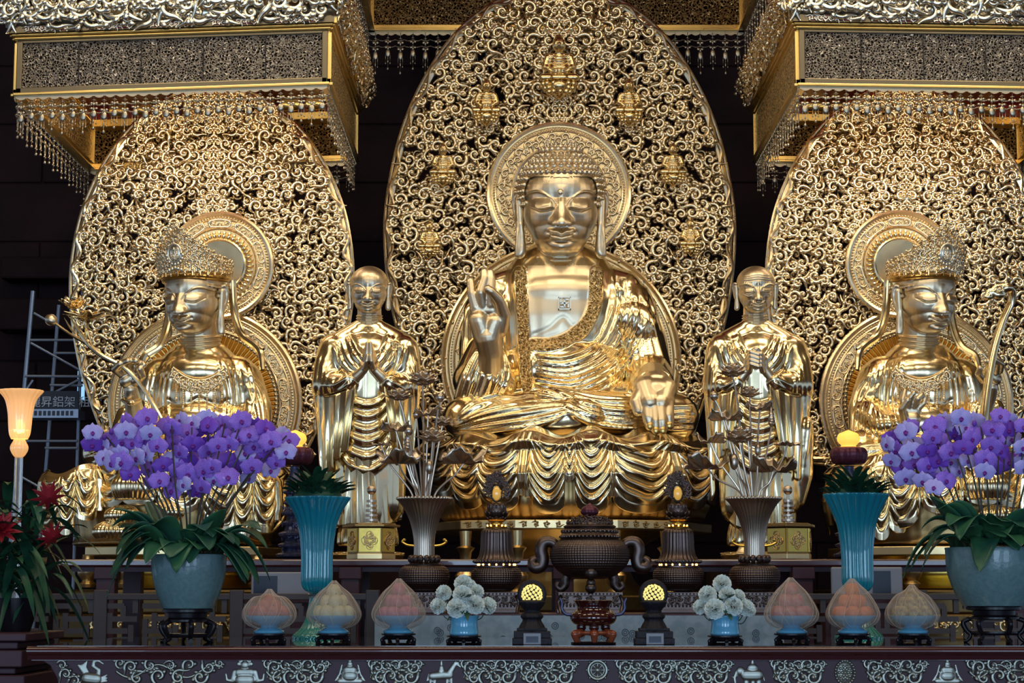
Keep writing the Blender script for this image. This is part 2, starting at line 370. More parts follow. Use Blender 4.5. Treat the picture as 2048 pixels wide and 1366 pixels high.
def capsule(g, p0, r0, p1, r1, n=14):
    p0 = np.asarray(p0, float); p1 = np.asarray(p1, float); L = np.linalg.norm(p1 - p0) + 1e-9; d = (p1 - p0) / L
    t = np.concatenate((-np.cos(np.linspace(0, pi / 2, 5)) * r0, L + np.sin(np.linspace(0, pi / 2, 5)) * r1))
    rr = np.concatenate((np.sin(np.linspace(0, pi / 2, 5)) * r0, np.cos(np.linspace(0, pi / 2, 5)) * r1)); rr = np.maximum(rr, r0 * .04)
    P = p0 + d * t[:, None]
    a = np.cross(d, (0, 0, 1.0)); a = a if np.linalg.norm(a) > 1e-3 else np.cross(d, (1.0, 0, 0)); a /= np.linalg.norm(a); b = np.cross(d, a)
    th = np.arange(n) * 2 * pi / n; m = len(P)
    V = (P[None] + rr[None, :, None] * (a * np.cos(th)[:, None, None] + b * np.sin(th)[:, None, None])).reshape(-1, 3)
    bb = g.n; g.add(V, gridf(n, m, closed=True))
    g.f.append((n, (np.arange(n) * m)[None] + bb, 0)); g.f.append((n, (np.arange(n) * m + m - 1)[None, ::-1] + bb, 0))
    return g
def chain(g, pts, n=14):
    """pts: (x,y,z,r) joints"""
    for a, b in zip(pts[:-1], pts[1:]): capsule(g, a[:3], a[3], b[:3], b[3], n)
    return g

# ---------------------------------------------------------------- scroll ornament prototypes (unit radius, in x-z plane, relief towards -y)
def scroll(kind=0, seed=0, seg=26, n=6, turns=1.35):
    rg = random.Random(seed); g = G()
    th = np.linspace(0, turns * 2 * pi, seg); r = 0.10 + 0.90 * (th / th[-1]) ** 1.15
    X = r * np.cos(th); Z = r * np.sin(th); Y = -0.34 * (1 - r) - 0.05
    # tail runs off tangentially and bends
    t = np.linspace(0, 1, 8)[1:]; a = th[-1] + pi / 2; L = 1.25 if kind != 2 else 0.7
    bx = X[-1] + L * t * np.cos(a) + (0.5 if kind == 0 else -0.25) * t ** 2 * np.cos(a - pi / 2) ; bz = Z[-1] + L * t * np.sin(a) + (0.5 if kind == 0 else -0.25) * t ** 2 * np.sin(a - pi / 2)
    P = np.stack((np.concatenate((X, bx)), np.concatenate((Y, np.full(7, -0.05) + 0.1 * t)), np.concatenate((Z, bz))), -1)
    rr = np.concatenate((np.linspace(0.17, 0.31, seg), np.linspace(0.29, 0.08, 7)))
    tube(g, P, rr, n, up=(0, 1, 0)); sphere(g, (0.02, -0.36, 0.02), 0.30, 8, 6)
    for k in range(3 if kind != 1 else 4):        # acanthus lobes on the outside
        a0 = (turns * 2 * pi) * (0.50 + 0.15 * k) + rg.uniform(-.15, .15); r0 = 0.10 + 0.9 * (a0 / th[-1]) ** 1.15
        c = rg.uniform(.5, .75); ln = rg.uniform(.45, .75); u = np.linspace(0, 1, 7)
        ang = a0 + ln * u * 1.0; rad = r0 + c * np.sin(u * pi / 2) * .8
        Q = np.stack((rad * np.cos(ang), -0.10 - .25 * np.sin(u * pi), rad * np.sin(ang)), -1)
        tube(g, Q, 0.27 * np.sin(np.clip(u * .9 + .12, 0, 1) * pi) + .02, n, up=(0, 1, 0), flat=.8)
    if kind == 1:
        for k in range(5):
            a0 = k * 2 * pi / 5; sphere(g, (.36 * cos(a0), -.30, .36 * sin(a0)), (.2, .12, .2), 6, 5)
    return g
SCROLLS = [scroll(0, 1), scroll(1, 2, turns=1.1), scroll(2, 3), scroll(0, 5, turns=1.15)]
def placed(x, y, z, s, rot, mir, ys=1.0):
    c, n_ = cos(rot), sin(rot); m = np.eye(4)
    m[0, 0] = s * c * mir; m[0, 2] = -s * n_; m[2, 0] = s * n_ * mir; m[2, 2] = s * c; m[1, 1] = s * ys
    m[:3, 3] = (x, y, z); return m
def poisson(inside, x0, x1, z0, z1, d, seed, symx=None, tries=30000):
    rg = np.random.RandomState(seed); cell = d / 1.4143; grid = {}; pts = []
    C = rg.rand(tries, 2) * (x1 - x0, z1 - z0) + (x0, z0)
    ok = inside(C[:, 0], C[:, 1])
    for p in C[ok]:
        k = (int(p[0] // cell), int(p[1] // cell)); bad = False
        for i in range(-2, 3):
            for j in range(-2, 3):
                for q in grid.get((k[0] + i, k[1] + j), ()):
                    if (q[0] - p[0]) ** 2 + (q[1] - p[1]) ** 2 < d * d: bad = True; break
                if bad: break
            if bad: break
        if not bad: grid.setdefault(k, []).append(p); pts.append(p)
    return np.array(pts)
# ---------------------------------------------------------------- the hall behind
g = G()
yw = 4.3
zs = [0.0]
while zs[-1] < 11: zs.append(zs[-1] + 0.74)
for i in range(len(zs) - 1):
    xs = -12 + (1.9 if i % 2 else 0)
    while xs < 12:
        box(g, xs + .004, xs + 3.8 - .004, yw, yw + .12, zs[i] + .004, zs[i + 1] - .004); xs += 3.8
box(g, -12, 12, yw + .03, yw + .2, 0, 11)
g.obj('wall_back', 'wall', smooth=False, kind='structure', bevel=0.02)
g = G(); box(g, -12, 12, -22, 5, -0.1, 0); g.obj('floor', mat('dark_polished_floor', (0.05, 0.035, 0.03), 0, 0.25), smooth=False, kind='structure')
# heavy beams and brackets in front of the back wall, left side
for (x0, x1, z0, z1, y) in ((-6.6, -4.55, 5.35, 5.62, 3.6), (-6.6, -4.6, 4.72, 5.1, 3.5), (-4.75, -4.45, 0, 6.2, 3.3), (4.6, 6.6, 5.2, 5.55, 3.6)):
    g = G(); box(g, x0, x1, y, y + .45, z0, z1)
    g.obj('trim_%d' % (int(abs(x0 * 10)) + int(z0 * 10)), 'wall', smooth=False, kind='structure', bevel=.03)

# ---------------------------------------------------------------- mandorlas
def mandorla(name, cxp, pts_px, D, holes, label, seed, sc_px, center_panel=False):
    """pts_px: right half outline (dx,y) from top to bottom in photo pixels"""
    s = D / F; c0 = PX(cxp, 683, D); y = c0[1]
    out = catmull(np.array(pts_px, float), 70); ox = out[:, 0] * s; oz = np.array([ZW(p, D) for p in out[:, 1]])
    t = thing(name, (c0[0], y, oz.min()), label, 'screen')
    cx = c0[0]; order = np.argsort(oz); zz = oz[order]; xx = ox[order]
    def hw(z): return np.interp(z, zz, xx)
    def inside(x, z, m=0.0):
        r = (np.abs(x - cx) < hw(z) - m) & (z > zz[0]) & (z < zz[-1] - m * 1.2)
        for (hx, hy, hr) in holes:
            h = PX(hx, hy, D); r &= ((x - h[0]) ** 2 + (z - h[2]) ** 2) > (hr * s) ** 2
        return r
    ring = np.concatenate((np.stack((cx + ox, np.full(70, y), oz), -1), np.stack((cx - ox[::-1], np.full(70, y), oz[::-1]), -1)[1:]))
    ring = catmull(ring[::2], 260); ph = np.arange(260) * .55
    g = G(); tube(g, ring, 0.035 + .006 * np.sin(ph), 8)
    nrm = np.gradient(ring, axis=0); nrm = np.stack((-nrm[:, 2], 0 * nrm[:, 0], nrm[:, 0]), -1); nrm /= np.linalg.norm(nrm, axis=1)[:, None]
    tube(g, ring - (0, .02, 0) + nrm * .05 * (1 if True else -1), 0.018, 6); 
    tube(g, ring - (0, .02, 0) + nrm * (.035 * np.sin(ph * 1.3))[:, None] + (0, -.02, 0), 0.017, 6)
    g.obj('rim', 'screen', t)
    g = G(); ST = []
    d = sc_px * s; x1 = xx.max()
    L = poisson(lambda x, z: inside(x, z, d * .35) & (x > cx + d * .42), cx, cx + x1, zz[0], zz[-1], d * .80, seed)
    rg = np.random.RandomState(seed + 1); lists = [[] for _ in SCROLLS]
    for i, (px_, pz_) in enumerate(L):
        up = math.atan2(pz_ - zz[0], px_ - cx); k = rg.choice(4, p=[.34, .26, .12, .28]); mir = 1 if rg.rand() < .5 else -1
        rot = up + rg.uniform(-1.3, 1.3); sz = d * rg.uniform(.47, .62); yo = y - rg.uniform(0, .05)
        lists[k].append(placed(px_, yo, pz_, sz, rot, mir)); lists[k].append(np.diag((-1, 1, 1, 1.)) @ placed(px_ - 2 * cx, yo, pz_, sz, rot, mir))
    # fix up mirrored copies (negative x scale about the axis)
    for k in range(4):
        if lists[k]: g.stamp(SCROLLS[k], lists[k])
    # leafy column on the axis
    za = zz[-1] - .1
    while za > zz[0] + .1:
        if inside(np.array([cx]), np.array([za]), .02)[0]:
            for mir in (1, -1): g.merge(SCROLLS[0], placed(cx + mir * d * .34, y - .05, za, d * .42, mir * 2.2, mir))
            sphere(g, (cx, y - .07, za + d * .3), (d * .16, .03, d * .30), 8, 6)
        za -= d * .95
    g.obj('scrollwork', 'screen', t, sharp=0)
    # second, deeper layer: slender vine stems filling between the curls
    g = G(); L2 = poisson(lambda x, z: inside(x, z, d * .3) & (x > cx), cx, cx + x1, zz[0], zz[-1], d * .80, seed + 7); Ts = [[], []]
    for (px_, pz_) in L2:
        rot = rg.uniform(0, 6.28); sz = d * rg.uniform(.34, .52); mir = rg.choice([-1, 1]); k = rg.randint(2)
        a = placed(px_, y + .055, pz_, sz, rot, mir); Ts[k].append(a); Ts[k].append(np.diag((-1, 1, 1, 1.)) @ placed(px_ - 2 * cx, y + .055, pz_, sz, rot, mir))
    g.stamp(SCROLLS[3], Ts[0]); g.stamp(SCROLLS[2], Ts[1])
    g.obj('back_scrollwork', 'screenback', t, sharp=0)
    return t, s, y
def halo(t, cxp, cyp, D, rings, name, nrel, style):
    """rings: (R outer, band in, plate) in px."""
    s = D / F; c = PX(cxp, cyp, D); Ro, Rb, Ri = [r * s for r in rings]
    g = G(); disc_ring(g, c, 0.001, Ro, 0.0, .05, 128); h = g.obj(name, 'halo', t)
    g = G(); torus_y(g, c, Ro, .030, 128); torus_y(g, c, Ro * .955, .012, 128); torus_y(g, c, Ro * .905, .014, 128)
    if Rb: torus_y(g, c, Rb, .022, 128)
    g.obj('halo_rim', 'screen', h)
    g = G(); nb = int(2 * pi * Ro * .93 / .030); b = G(); sphere(b, (0, 0, 0), .011, 6, 4)
    T = []
    for k in range(nb):
        a = k * 2 * pi / nb; m = np.eye(4); m[:3, 3] = (c[0] + Ro * .93 * cos(a), c[1] - .012, c[2] + Ro * .93 * sin(a)); T.append(m)
    g.stamp(b, T); g.obj('bead_row', 'screen', h, sharp=0)
    if Ri:
        g = G(); nb = int(2 * pi * Ri / .045)
        T = []
        for k in range(nb):
            a = k * 2 * pi / nb; m = np.eye(4) * 1.5; m[3, 3] = 1; m[:3, 3] = (c[0] + Ri * cos(a), c[1] - .02, c[2] + Ri * sin(a)); T.append(m)
        g.stamp(b, T); g.obj('inner_bead_row', 'screen', h, sharp=0)
    # relief scroll groups around the band
    g = G(); rin = Rb if Rb else Ro * .55; rm = (Ro * .9 + rin) / 2; w = (Ro * .9 - rin) / 2
    for k in range(nrel):
        a = pi / 2 + k * 2 * pi / nrel
        for q, (da, rr_, sz) in enumerate(((-.33, .25, .52), (.33, .25, .52), (0, -.3, .5), (-.62, -.3, .38), (.62, -.3, .38))):
            aa = a + da * 2 * pi / nrel * .75; rr2 = rm + rr_ * w
            mir = 1 if da >= 0 else -1
            g.merge(SCROLLS[0 if q < 3 else 2], placed(c[0] + rr2 * cos(aa), c[1] - .01, c[2] + rr2 * sin(aa), w * sz * 1.05, aa - pi / 2 + (mir * .9), mir, 1.1))
        if style == 'cartouche':
            P = []
            hw_ = 2 * pi * rm / nrel * .40
            for q in range(33):
                b_ = q * 2 * pi / 32; aa = a + (hw_ * np.sign(cos(b_)) * abs(cos(b_)) ** .6) / rm; rr2 = rm + w * .86 * np.sign(sin(b_)) * abs(sin(b_)) ** .6
                P.append((c[0] + rr2 * cos(aa), c[1] - .01, c[2] + rr2 * sin(aa)))
            tube(g, P, .014, 6, cap=False)
    g.obj('relief_band', 'screen', h, sharp=0)
    return c, s
CEN_OUT = [(0, -16), (70, -8), (140, 20), (212, 80), (270, 165), (310, 255), (333, 345), (345, 430), (343, 520), (330, 610), (308, 700), (282, 790), (262, 850), (240, 930)]
tm, s_, y_ = mandorla('openwork_mandorla', 1120, CEN_OUT, 21.3, [(1118, 385, 138), (1122, 722, 236), (1118, 130, 40), (973, 200, 28), (1258, 200, 28), (886, 325, 25), (1346, 325, 25), (859, 485, 20), (1381, 480, 20)], 'largest openwork gold scroll mandorla, tallest, behind the central seated buddha', 11, 27)
halo(tm, 1118, 385, 21.2, (142, 95, 0), 'head_halo', 14, 'plain')
halo(tm, 1122, 722, 21.25, (238, 190, 180), 'body_halo', 16, 'plain')
SIDE_OUT = [(0, 182), (50, 186), (110, 215), (165, 262), (215, 330), (252, 410), (270, 485), (276, 560), (270, 640), (252, 730), (225, 810), (200, 870), (170, 930)]
for sgn in (-1, 1):
    cxp = 422 if sgn < 0 else 1818
    hx, hy = (438, 531) if sgn < 0 else (1801, 528); bx, by = (410, 808) if sgn < 0 else (1833, 806)
    tm2, s_, y_ = mandorla('openwork_mandorla', cxp, SIDE_OUT, 20.4, [(hx, hy, 100), (bx, by, 186)],
        'openwork gold scroll mandorla behind the crowned figure that holds a %s' % ('lotus spray' if sgn < 0 else 'ruyi sceptre'), 31 + sgn, 24)
    halo(tm2, hx, hy, 20.25, (106, 78, 0), 'head_halo', 10, 'cartouche')
    g = G(); c = PX(hx, hy, 20.2); s = 20.2 / F
    disc_ring(g, c, .001, 52 * s, -.015, 0, 64); torus_y(g, c, 52 * s, .02, 96)
    for k in range(40):
        a = k * 2 * pi / 40; sphere(g, (c[0] + 63 * s * cos(a), c[1] - .01, c[2] + 63 * s * sin(a)), (9 * s, .03, 4.0 * s), 8, 5, rot=rotm('Y', -a))
    g.obj('petal_disc', 'goldbright', tm2)
    halo(tm2, bx, by, 20.3, (190, 150, 143), 'body_halo', 18, 'cartouche')
    g = G(); c = PX(bx, by, 20.27)
    n = 480; th = np.arange(n) * 2 * pi / n; rr = np.linspace(60, 141, 6) * s
    V = np.stack([np.stack((c[0] + r * np.cos(th), c[1] - .03 - .022 * np.cos(th * 96) + 0 * th, c[2] + r * np.sin(th)), -1) for r in rr], 1).reshape(-1, 3)
    g.add(V, gridf(n, 6, closed=True)); g.obj('ray_disc', 'frame', tm2)
# ---------------------------------------------------------------- sculpting helpers
def gs(d, w): return np.exp(-(d / w) ** 2)
def dist_poly(X, Y, P):
    """distance to an open polyline and parameter along it"""
    P = np.asarray(P, float); best = np.full(X.shape, 1e9); tt = np.zeros(X.shape); n = len(P) - 1
    for k in range(n):
        a = P[k]; d = P[k + 1] - a; L = d @ d + 1e-12
        t = np.clip(((X - a[0]) * d[0] + (Y - a[1]) * d[1]) / L, 0, 1)
        q = (X - a[0] - t * d[0]) ** 2 + (Y - a[1] - t * d[1]) ** 2
        m = q < best; best = np.where(m, q, best); tt = np.where(m, (k + t) / n, tt)
    return np.sqrt(best), tt
def head_mesh(kind='buddha', age=0.0, fine=0.013):
    """unit: half face width about 0.8; eye line z=0, front is -y, chin z=-0.92"""
    g = G()
    sphere(g, (0, .12, .36), (.80, .92, .72), 40, 28)
    sphere(g, (0, -.02, -.10), (.745, .80, .70), 40, 28)
    sphere(g, (0, -.14, -.44), (.60, .64, .50), 40, 28)
    sphere(g, (0, -.36, -.66), (.34, .36, .28), 32, 20)
    capsule(g, (0, .22, -.5), .50, (0, .34, -1.45), .52)
    V, N, fs = remesh(g, fine, 14, .7)
    x = V[:, 0]; z = V[:, 2]; ax = np.abs(x); fr = np.clip((-N[:, 1] - .05) / .5, 0, 1) * (V[:, 1] < 0)
    h = np.zeros(len(V))
    # nose
    s = np.clip((.12 - z) / .42, 0, 1); inn = (z > -.42)
    h += (.060 + .155 * s ** 1.3) * np.exp(-(ax / (.095 + .05 * s)) ** 2.3) * np.clip((z + .37) / .06, 0, 1) * np.clip((.42 - z) / .3, 0, 1)
    h += .085 * gs(x, .12) * gs(z + .27, .085) + .105 * gs(ax - .145, .065) * gs(z + .295, .065)
    h -= .03 * gs(ax - .07, .03) * gs(z + .36, .022)
    # eye sockets, lids, slit
    h += .022 * gs(ax - .38, .17) * gs(z - .11, .10)
    ez = -.035 - .05 * gs(ax - .36, .17) + .07 * np.clip((ax - .42) / .25, 0, 1)       # lid line
    env = np.clip((ax - .14) / .06, 0, 1) * np.clip((.62 - ax) / .16, 0, 1)
    up = (z - ez)
    h += .072 * env * np.where(up > 0, gs(up - .05, .12), gs(up, .030) * .86)
    h += .008 * env * np.where(up < 0, gs(up + .075, .05), 0)
    h -= .110 * env * gs(up + .012, .018)
    h += .018 * env * gs(up - .018, .012)
    
    # brows
    bz = .0 + .29 * np.sin(np.clip((ax - .09) / .62, 0, 1) * pi * .78) ** .75
    be = np.clip((ax - .06) / .05, 0, 1) * np.clip((.78 - ax) / .12, 0, 1)
    u = z - bz
    h += be * (.030 * gs(u, .020) + .012 * np.where(u > 0, gs(u, .14), 0))
    # mouth
    mz = -.545 + .022 * gs(ax, .05) * -1 + .03 * np.clip((ax - .12) / .18, 0, 1)
    me_ = np.clip((.265 - ax) / .07, 0, 1)
    h += .045 * gs(ax, .26) * gs(z + .56, .15)
    h += me_ * (.060 * gs(z - mz - .042 + .016 * gs(ax, .04), .036) + .075 * gs(z - mz + .05, .045) * np.clip((.24 - ax) / .1, 0, 1))
    h -= .055 * np.clip((.275 - ax) / .05, 0, 1) * gs(z - mz, .014)
    h -= .020 * gs(ax - .29, .03) * gs(z - mz - .005, .04)
    h -= .030 * gs(x, .028) * gs(z + .43, .05)
    h -= .05 * gs(ax, .2) * gs(z + .685, .035)
    h += .075 * gs(ax, .17) * gs(z + .80, .085)
    # cheeks and laugh line
    h += .03 * gs(ax - .45, .2) * gs(z + .30, .2)
    if age:
        for k in range(3): h -= .03 * gs(z - .43 - .10 * k - .03 * np.cos(x * 7), .018) * gs(x, .45)
        h -= .05 * gs(ax - .06, .02) * gs(z - .22, .09)
        d, _ = dist_poly(ax, z, [(.17, -.27), (.27, -.38), (.36, -.55), (.36, -.66)]); h -= .06 * gs(d, .03)
        d, _ = dist_poly(ax, z, [(.22, -.14), (.38, -.20), (.55, -.12)]); h -= .035 * gs(d, .022)
        h += be * .045 * gs(u, .05) * (1 + .5 * np.sin(x * 90)); h += .05 * gs(ax - .45, .12) * gs(z + .16, .08)
        h -= .05 * gs(ax - .5, .13) * gs(z + .45, .16)
        h += .03 * gs(x, .28) * gs(z + .44, .035) * (1 + .6 * np.sin(x * 110))
    V = V + N * (h * fr)[:, None]
    # neck rings
    
    ring = np.zeros(len(V))
    for zz_ in (-1.04, -1.15, -1.26, -1.38): ring += .065 * gs(z - zz_ - .06 * (V[:, 1] + .1), .035)
    V = V + N * (ring * np.clip((-.96 - z) / .05, 0, 1))[:, None]
    g = G(); g.add(V, fs); return g
HEAD = head_mesh(); HEAD_OLD = head_mesh(age=1.0)
def ear(sgn, long=1.0):
    g = G(); P = []
    pts = [(.80, .02, .30), (.90, .10, .34), (.93, .16, .18), (.90, .16, -.05), (.86, .08, -.25), (.83, .02, -.40 * long), (.84, -.02, -.70 * long), (.83, -.02, -.92 * long), (.78, -.03, -.86 * long), (.77, -.02, -.60 * long), (.79, -.02, -.3)]
    tube(g, catmull([(sgn * a, b, c) for a, b, c in pts], 50), np.interp(np.linspace(0, 1, 50), [0, .3, .6, .72, .8, 1], [.05, .06, .07, .10, .10, .05]), 8)
    capsule(g, (sgn * .82, .08, .2), .09, (sgn * .80, .02, -.35), .08)
    tube(g, catmull([(sgn * .86, .05, .20), (sgn * .88, .08, .05), (sgn * .86, .03, -.1), (sgn * .82, 0, -.15)], 12), .035, 6)
    sphere(g, (sgn * .83, -.02, -.80 * long), (.085, .06, .15), 12, 8)
    V, N, fs = remesh(g, .022, 3); o = G(); o.add(V, fs); return o
EARS = {s: ear(s) for s in (-1, 1)}
EARSS = {s: ear(s, .78) for s in (-1, 1)}
def snail_hair(dens=1.0):
    """cap of tight snail curls with a low ushnisha; same units as head"""
    g = G(); c = G()
    lathe(c, [(1.0, -.15), (1.0, .1), (.84, .45), (.50, .66), (.42, .80), (.46, 1.0), (.30, 1.2), (.06, 1.28)], 10)
    base = G(); sphere(base, (0, .14, .40), (.845, .95, .73), 40, 24); sphere(base, (0, .10, 1.02), (.46, .5, .26), 32, 16)
    V, N, fs = remesh(base, .03, 8)
    # keep only above the hairline
    hl = hairline(V[:, 0], V[:, 1]); keep = V[:, 2] > hl - .03
    fs = [f[keep[f].all(1)] for f in fs]; g.add(V, fs)
    T = []; rows = np.arange(-.62, 1.32, .118)
    from mathutils.bvhtree import BVHTree
    tri = [tuple(q) for f in fs for q in f.tolist()]
    bt = BVHTree.FromPolygons([tuple(v) for v in V.tolist()], tri)
    for i, zr in enumerate(rows):
        n = 46 if zr < .75 else (34 if zr < .98 else 22)
        for k in range(n):
            a = (k + (.5 if i % 2 else 0)) * 2 * pi / n
            d = Vector((sin(a), -cos(a), 0)); el = zr
            o_ = Vector((0, .12, el if el < 1.0 else 1.0)); dz = 0 if el < 1.0 else (el - 1.0) * 2.6
            d = Vector((sin(a), -cos(a), dz)).normalized()
            h = bt.ray_cast(o_ , d)
            if h[0] is None: continue
            p = h[0]
            if p.z < hairline(np.array([p.x]), np.array([p.y]))[0]: continue
            if p.y > .75: continue
            if any((p - q_).length < .088 for q_ in T_pts(T)): continue
            nn = h[1] if h[1].dot(d) > 0 else -h[1]
            R_ = nn.to_track_quat('Z', 'Y').to_matrix().to_4x4(); R_.translation = p
            T.append(np.array(R_ @ Matrix.Scale(.066, 4)))
    g.stamp(c, T); return g
def T_pts(T): return [Vector(t[:3, 3]) for t in T[-60:]]
def hairline(x, y):
    ax = np.abs(x); f = .60 - .02 * np.cos(ax * 4) - .10 * np.clip((ax - .55) / .2, 0, 1)
    side = np.clip((y + .42) / .22, 0, 1)      # behind the temples the hair drops to the ears
    return f * (1 - side) + (-.05) * side - .45 * np.clip((y - .3) / .3, 0, 1)
SNAIL = snail_hair()

def relax(V, fs, it=2, f=.45):
    E = []
    for q in fs:
        for k in range(q.shape[1]): E.append(np.stack((q[:, k], q[:, (k + 1) % q.shape[1]]), -1))
    E = np.concatenate(E); n = len(V); c = np.bincount(E[:, 0], minlength=n).astype(float) + np.bincount(E[:, 1], minlength=n); c[c == 0] = 1
    for _ in range(it):
        S = np.stack([np.bincount(E[:, 0], V[E[:, 1], k], n) + np.bincount(E[:, 1], V[E[:, 0], k], n) for k in range(3)], -1); V = V * (1 - f) + f * S / c[:, None]
    return V
RF = np.random.RandomState(4)
class Statue:
    """coordinates (px, py, d): photo pixel and depth behind the plane D, in px units"""
    def __init__(s, name, D, base, label, cat, group=None):
        s.D = D; s.s = D / F; s.t = thing(name, s.p(*base), label, cat, group)
    def p(s, px, py, d=0): return PX(px, py, s.D + d * s.s)
    def cap(s, g, a, b, n=16):
        capsule(g, s.p(*a[:3]), a[3] * s.s, s.p(*b[:3]), b[3] * s.s, n)
    def ch(s, g, pts):
        for a, b in zip(pts[:-1], pts[1:]): s.cap(g, a, b)
    def ell(s, g, c, r, rot=None): sphere(g, s.p(*c), np.array(r) * s.s, 24, 16, rot=rot)
    def tube(s, g, pts, r, n=8, res=24, **k):
        P = catmull([s.p(*q[:3]) for q in pts], res)
        rr = np.interp(np.linspace(0, 1, res), np.linspace(0, 1, len(np.atleast_1d(r))), np.atleast_1d(r)) * s.s
        tube(g, P, rr, n, **k)
    def skin(s, g, voxel, families=(), smooth=6, flats=(), extra=None):
        """families: (A, B, n, amp_px, sharp) guide curves in pixels; n folds are laid between A and B"""
        V, N, fs = remesh(g, voxel, smooth)
        X, Y, _ = TOPX(V); fr = np.clip((-N[:, 1] + .25) / .5, 0, 1); h = np.zeros(len(V))
        for fam in families:
            A, B, n, amp = fam[:4]; wf = fam[4] if len(fam) > 4 else .5
            A = catmull(A, 15); B = catmull(B, 15)
            lo = np.minimum(A.min(0), B.min(0)) - 30; hi = np.maximum(A.max(0), B.max(0)) + 30
            idx = np.where((X > lo[0]) & (X < hi[0]) & (Y > lo[1]) & (Y < hi[1]) & (fr > 0))[0]
            if not len(idx): continue
            x = X[idx]; y = Y[idx]; hh = np.zeros(len(idx)); gap = np.linalg.norm(A - B, axis=1) / max(n - 1, 1)
            for k in range(n):
                u = k / max(n - 1, 1) + (RF.uniform(-.28, .28) / n if 0 < k < n - 1 else 0); ha = RF.uniform(.65, 1.1); C = A * (1 - u) + B * u
                d, t = dist_poly(x, y, C)
                w = np.maximum(np.interp(t, np.linspace(0, 1, 15), gap) * wf, 1.6) * RF.uniform(.75, 1.15)
                e = np.clip(t / .10, 0, 1) * np.clip((1 - t) / .10, 0, 1)
                e = .25 + .75 * e
                hh = np.maximum(hh, ha * e * (gs(d, w * .75)) * np.minimum(w / 5, 1.0))
            h[idx] = np.maximum(h[idx], hh * amp * 1.45)
        if extra is not None: h = h + extra(X, Y)
        V = V + N * (h * fr * s.s)[:, None]; V = relax(V, fs, 2)
        g2 = G(); g2.add(V, fs); return g2
    def head(s, at, unit, yaw=0.0, pitch=0.0, roll=0.0, old=False, small_ears=False, hair=None):
        T = xf(s.p(*at), (pitch, roll, yaw), unit * s.s)
        g = G(); g.merge(HEAD_OLD if old else HEAD, T); s.ho = g.obj('head', 'goldskin', s.t, sharp=0)
        for k in (-1, 1):
            g = G(); g.merge((EARSS if small_ears else EARS)[k], T); g.obj('ear', 'goldskin', s.ho, sharp=0)
        if hair is not None:
            g = G(); g.merge(hair, T); g.obj('hair', 'goldskin', s.t, sharp=0)
        return T
    def hand(s, palm, wrist, fingers, thumb, voxel, name='hand', fill=(), k=1.0):
        """palm: list of (px,py,d,r) blobs; fingers: list of joint chains"""
        g = G()
        s.ch(g, wrist)
        for a, b in palm: s.cap(g, a, b)
        for c_, r_ in fill: s.ell(g, c_, r_)
        for f in list(fingers) + [thumb]: s.ch(g, [(*q[:3], q[3] * k) for q in f])
        V, N, fs = remesh(g, voxel, 3); g2 = G(); g2.add(V, fs); return g2.obj(name, 'goldskin', s.t, sharp=0)

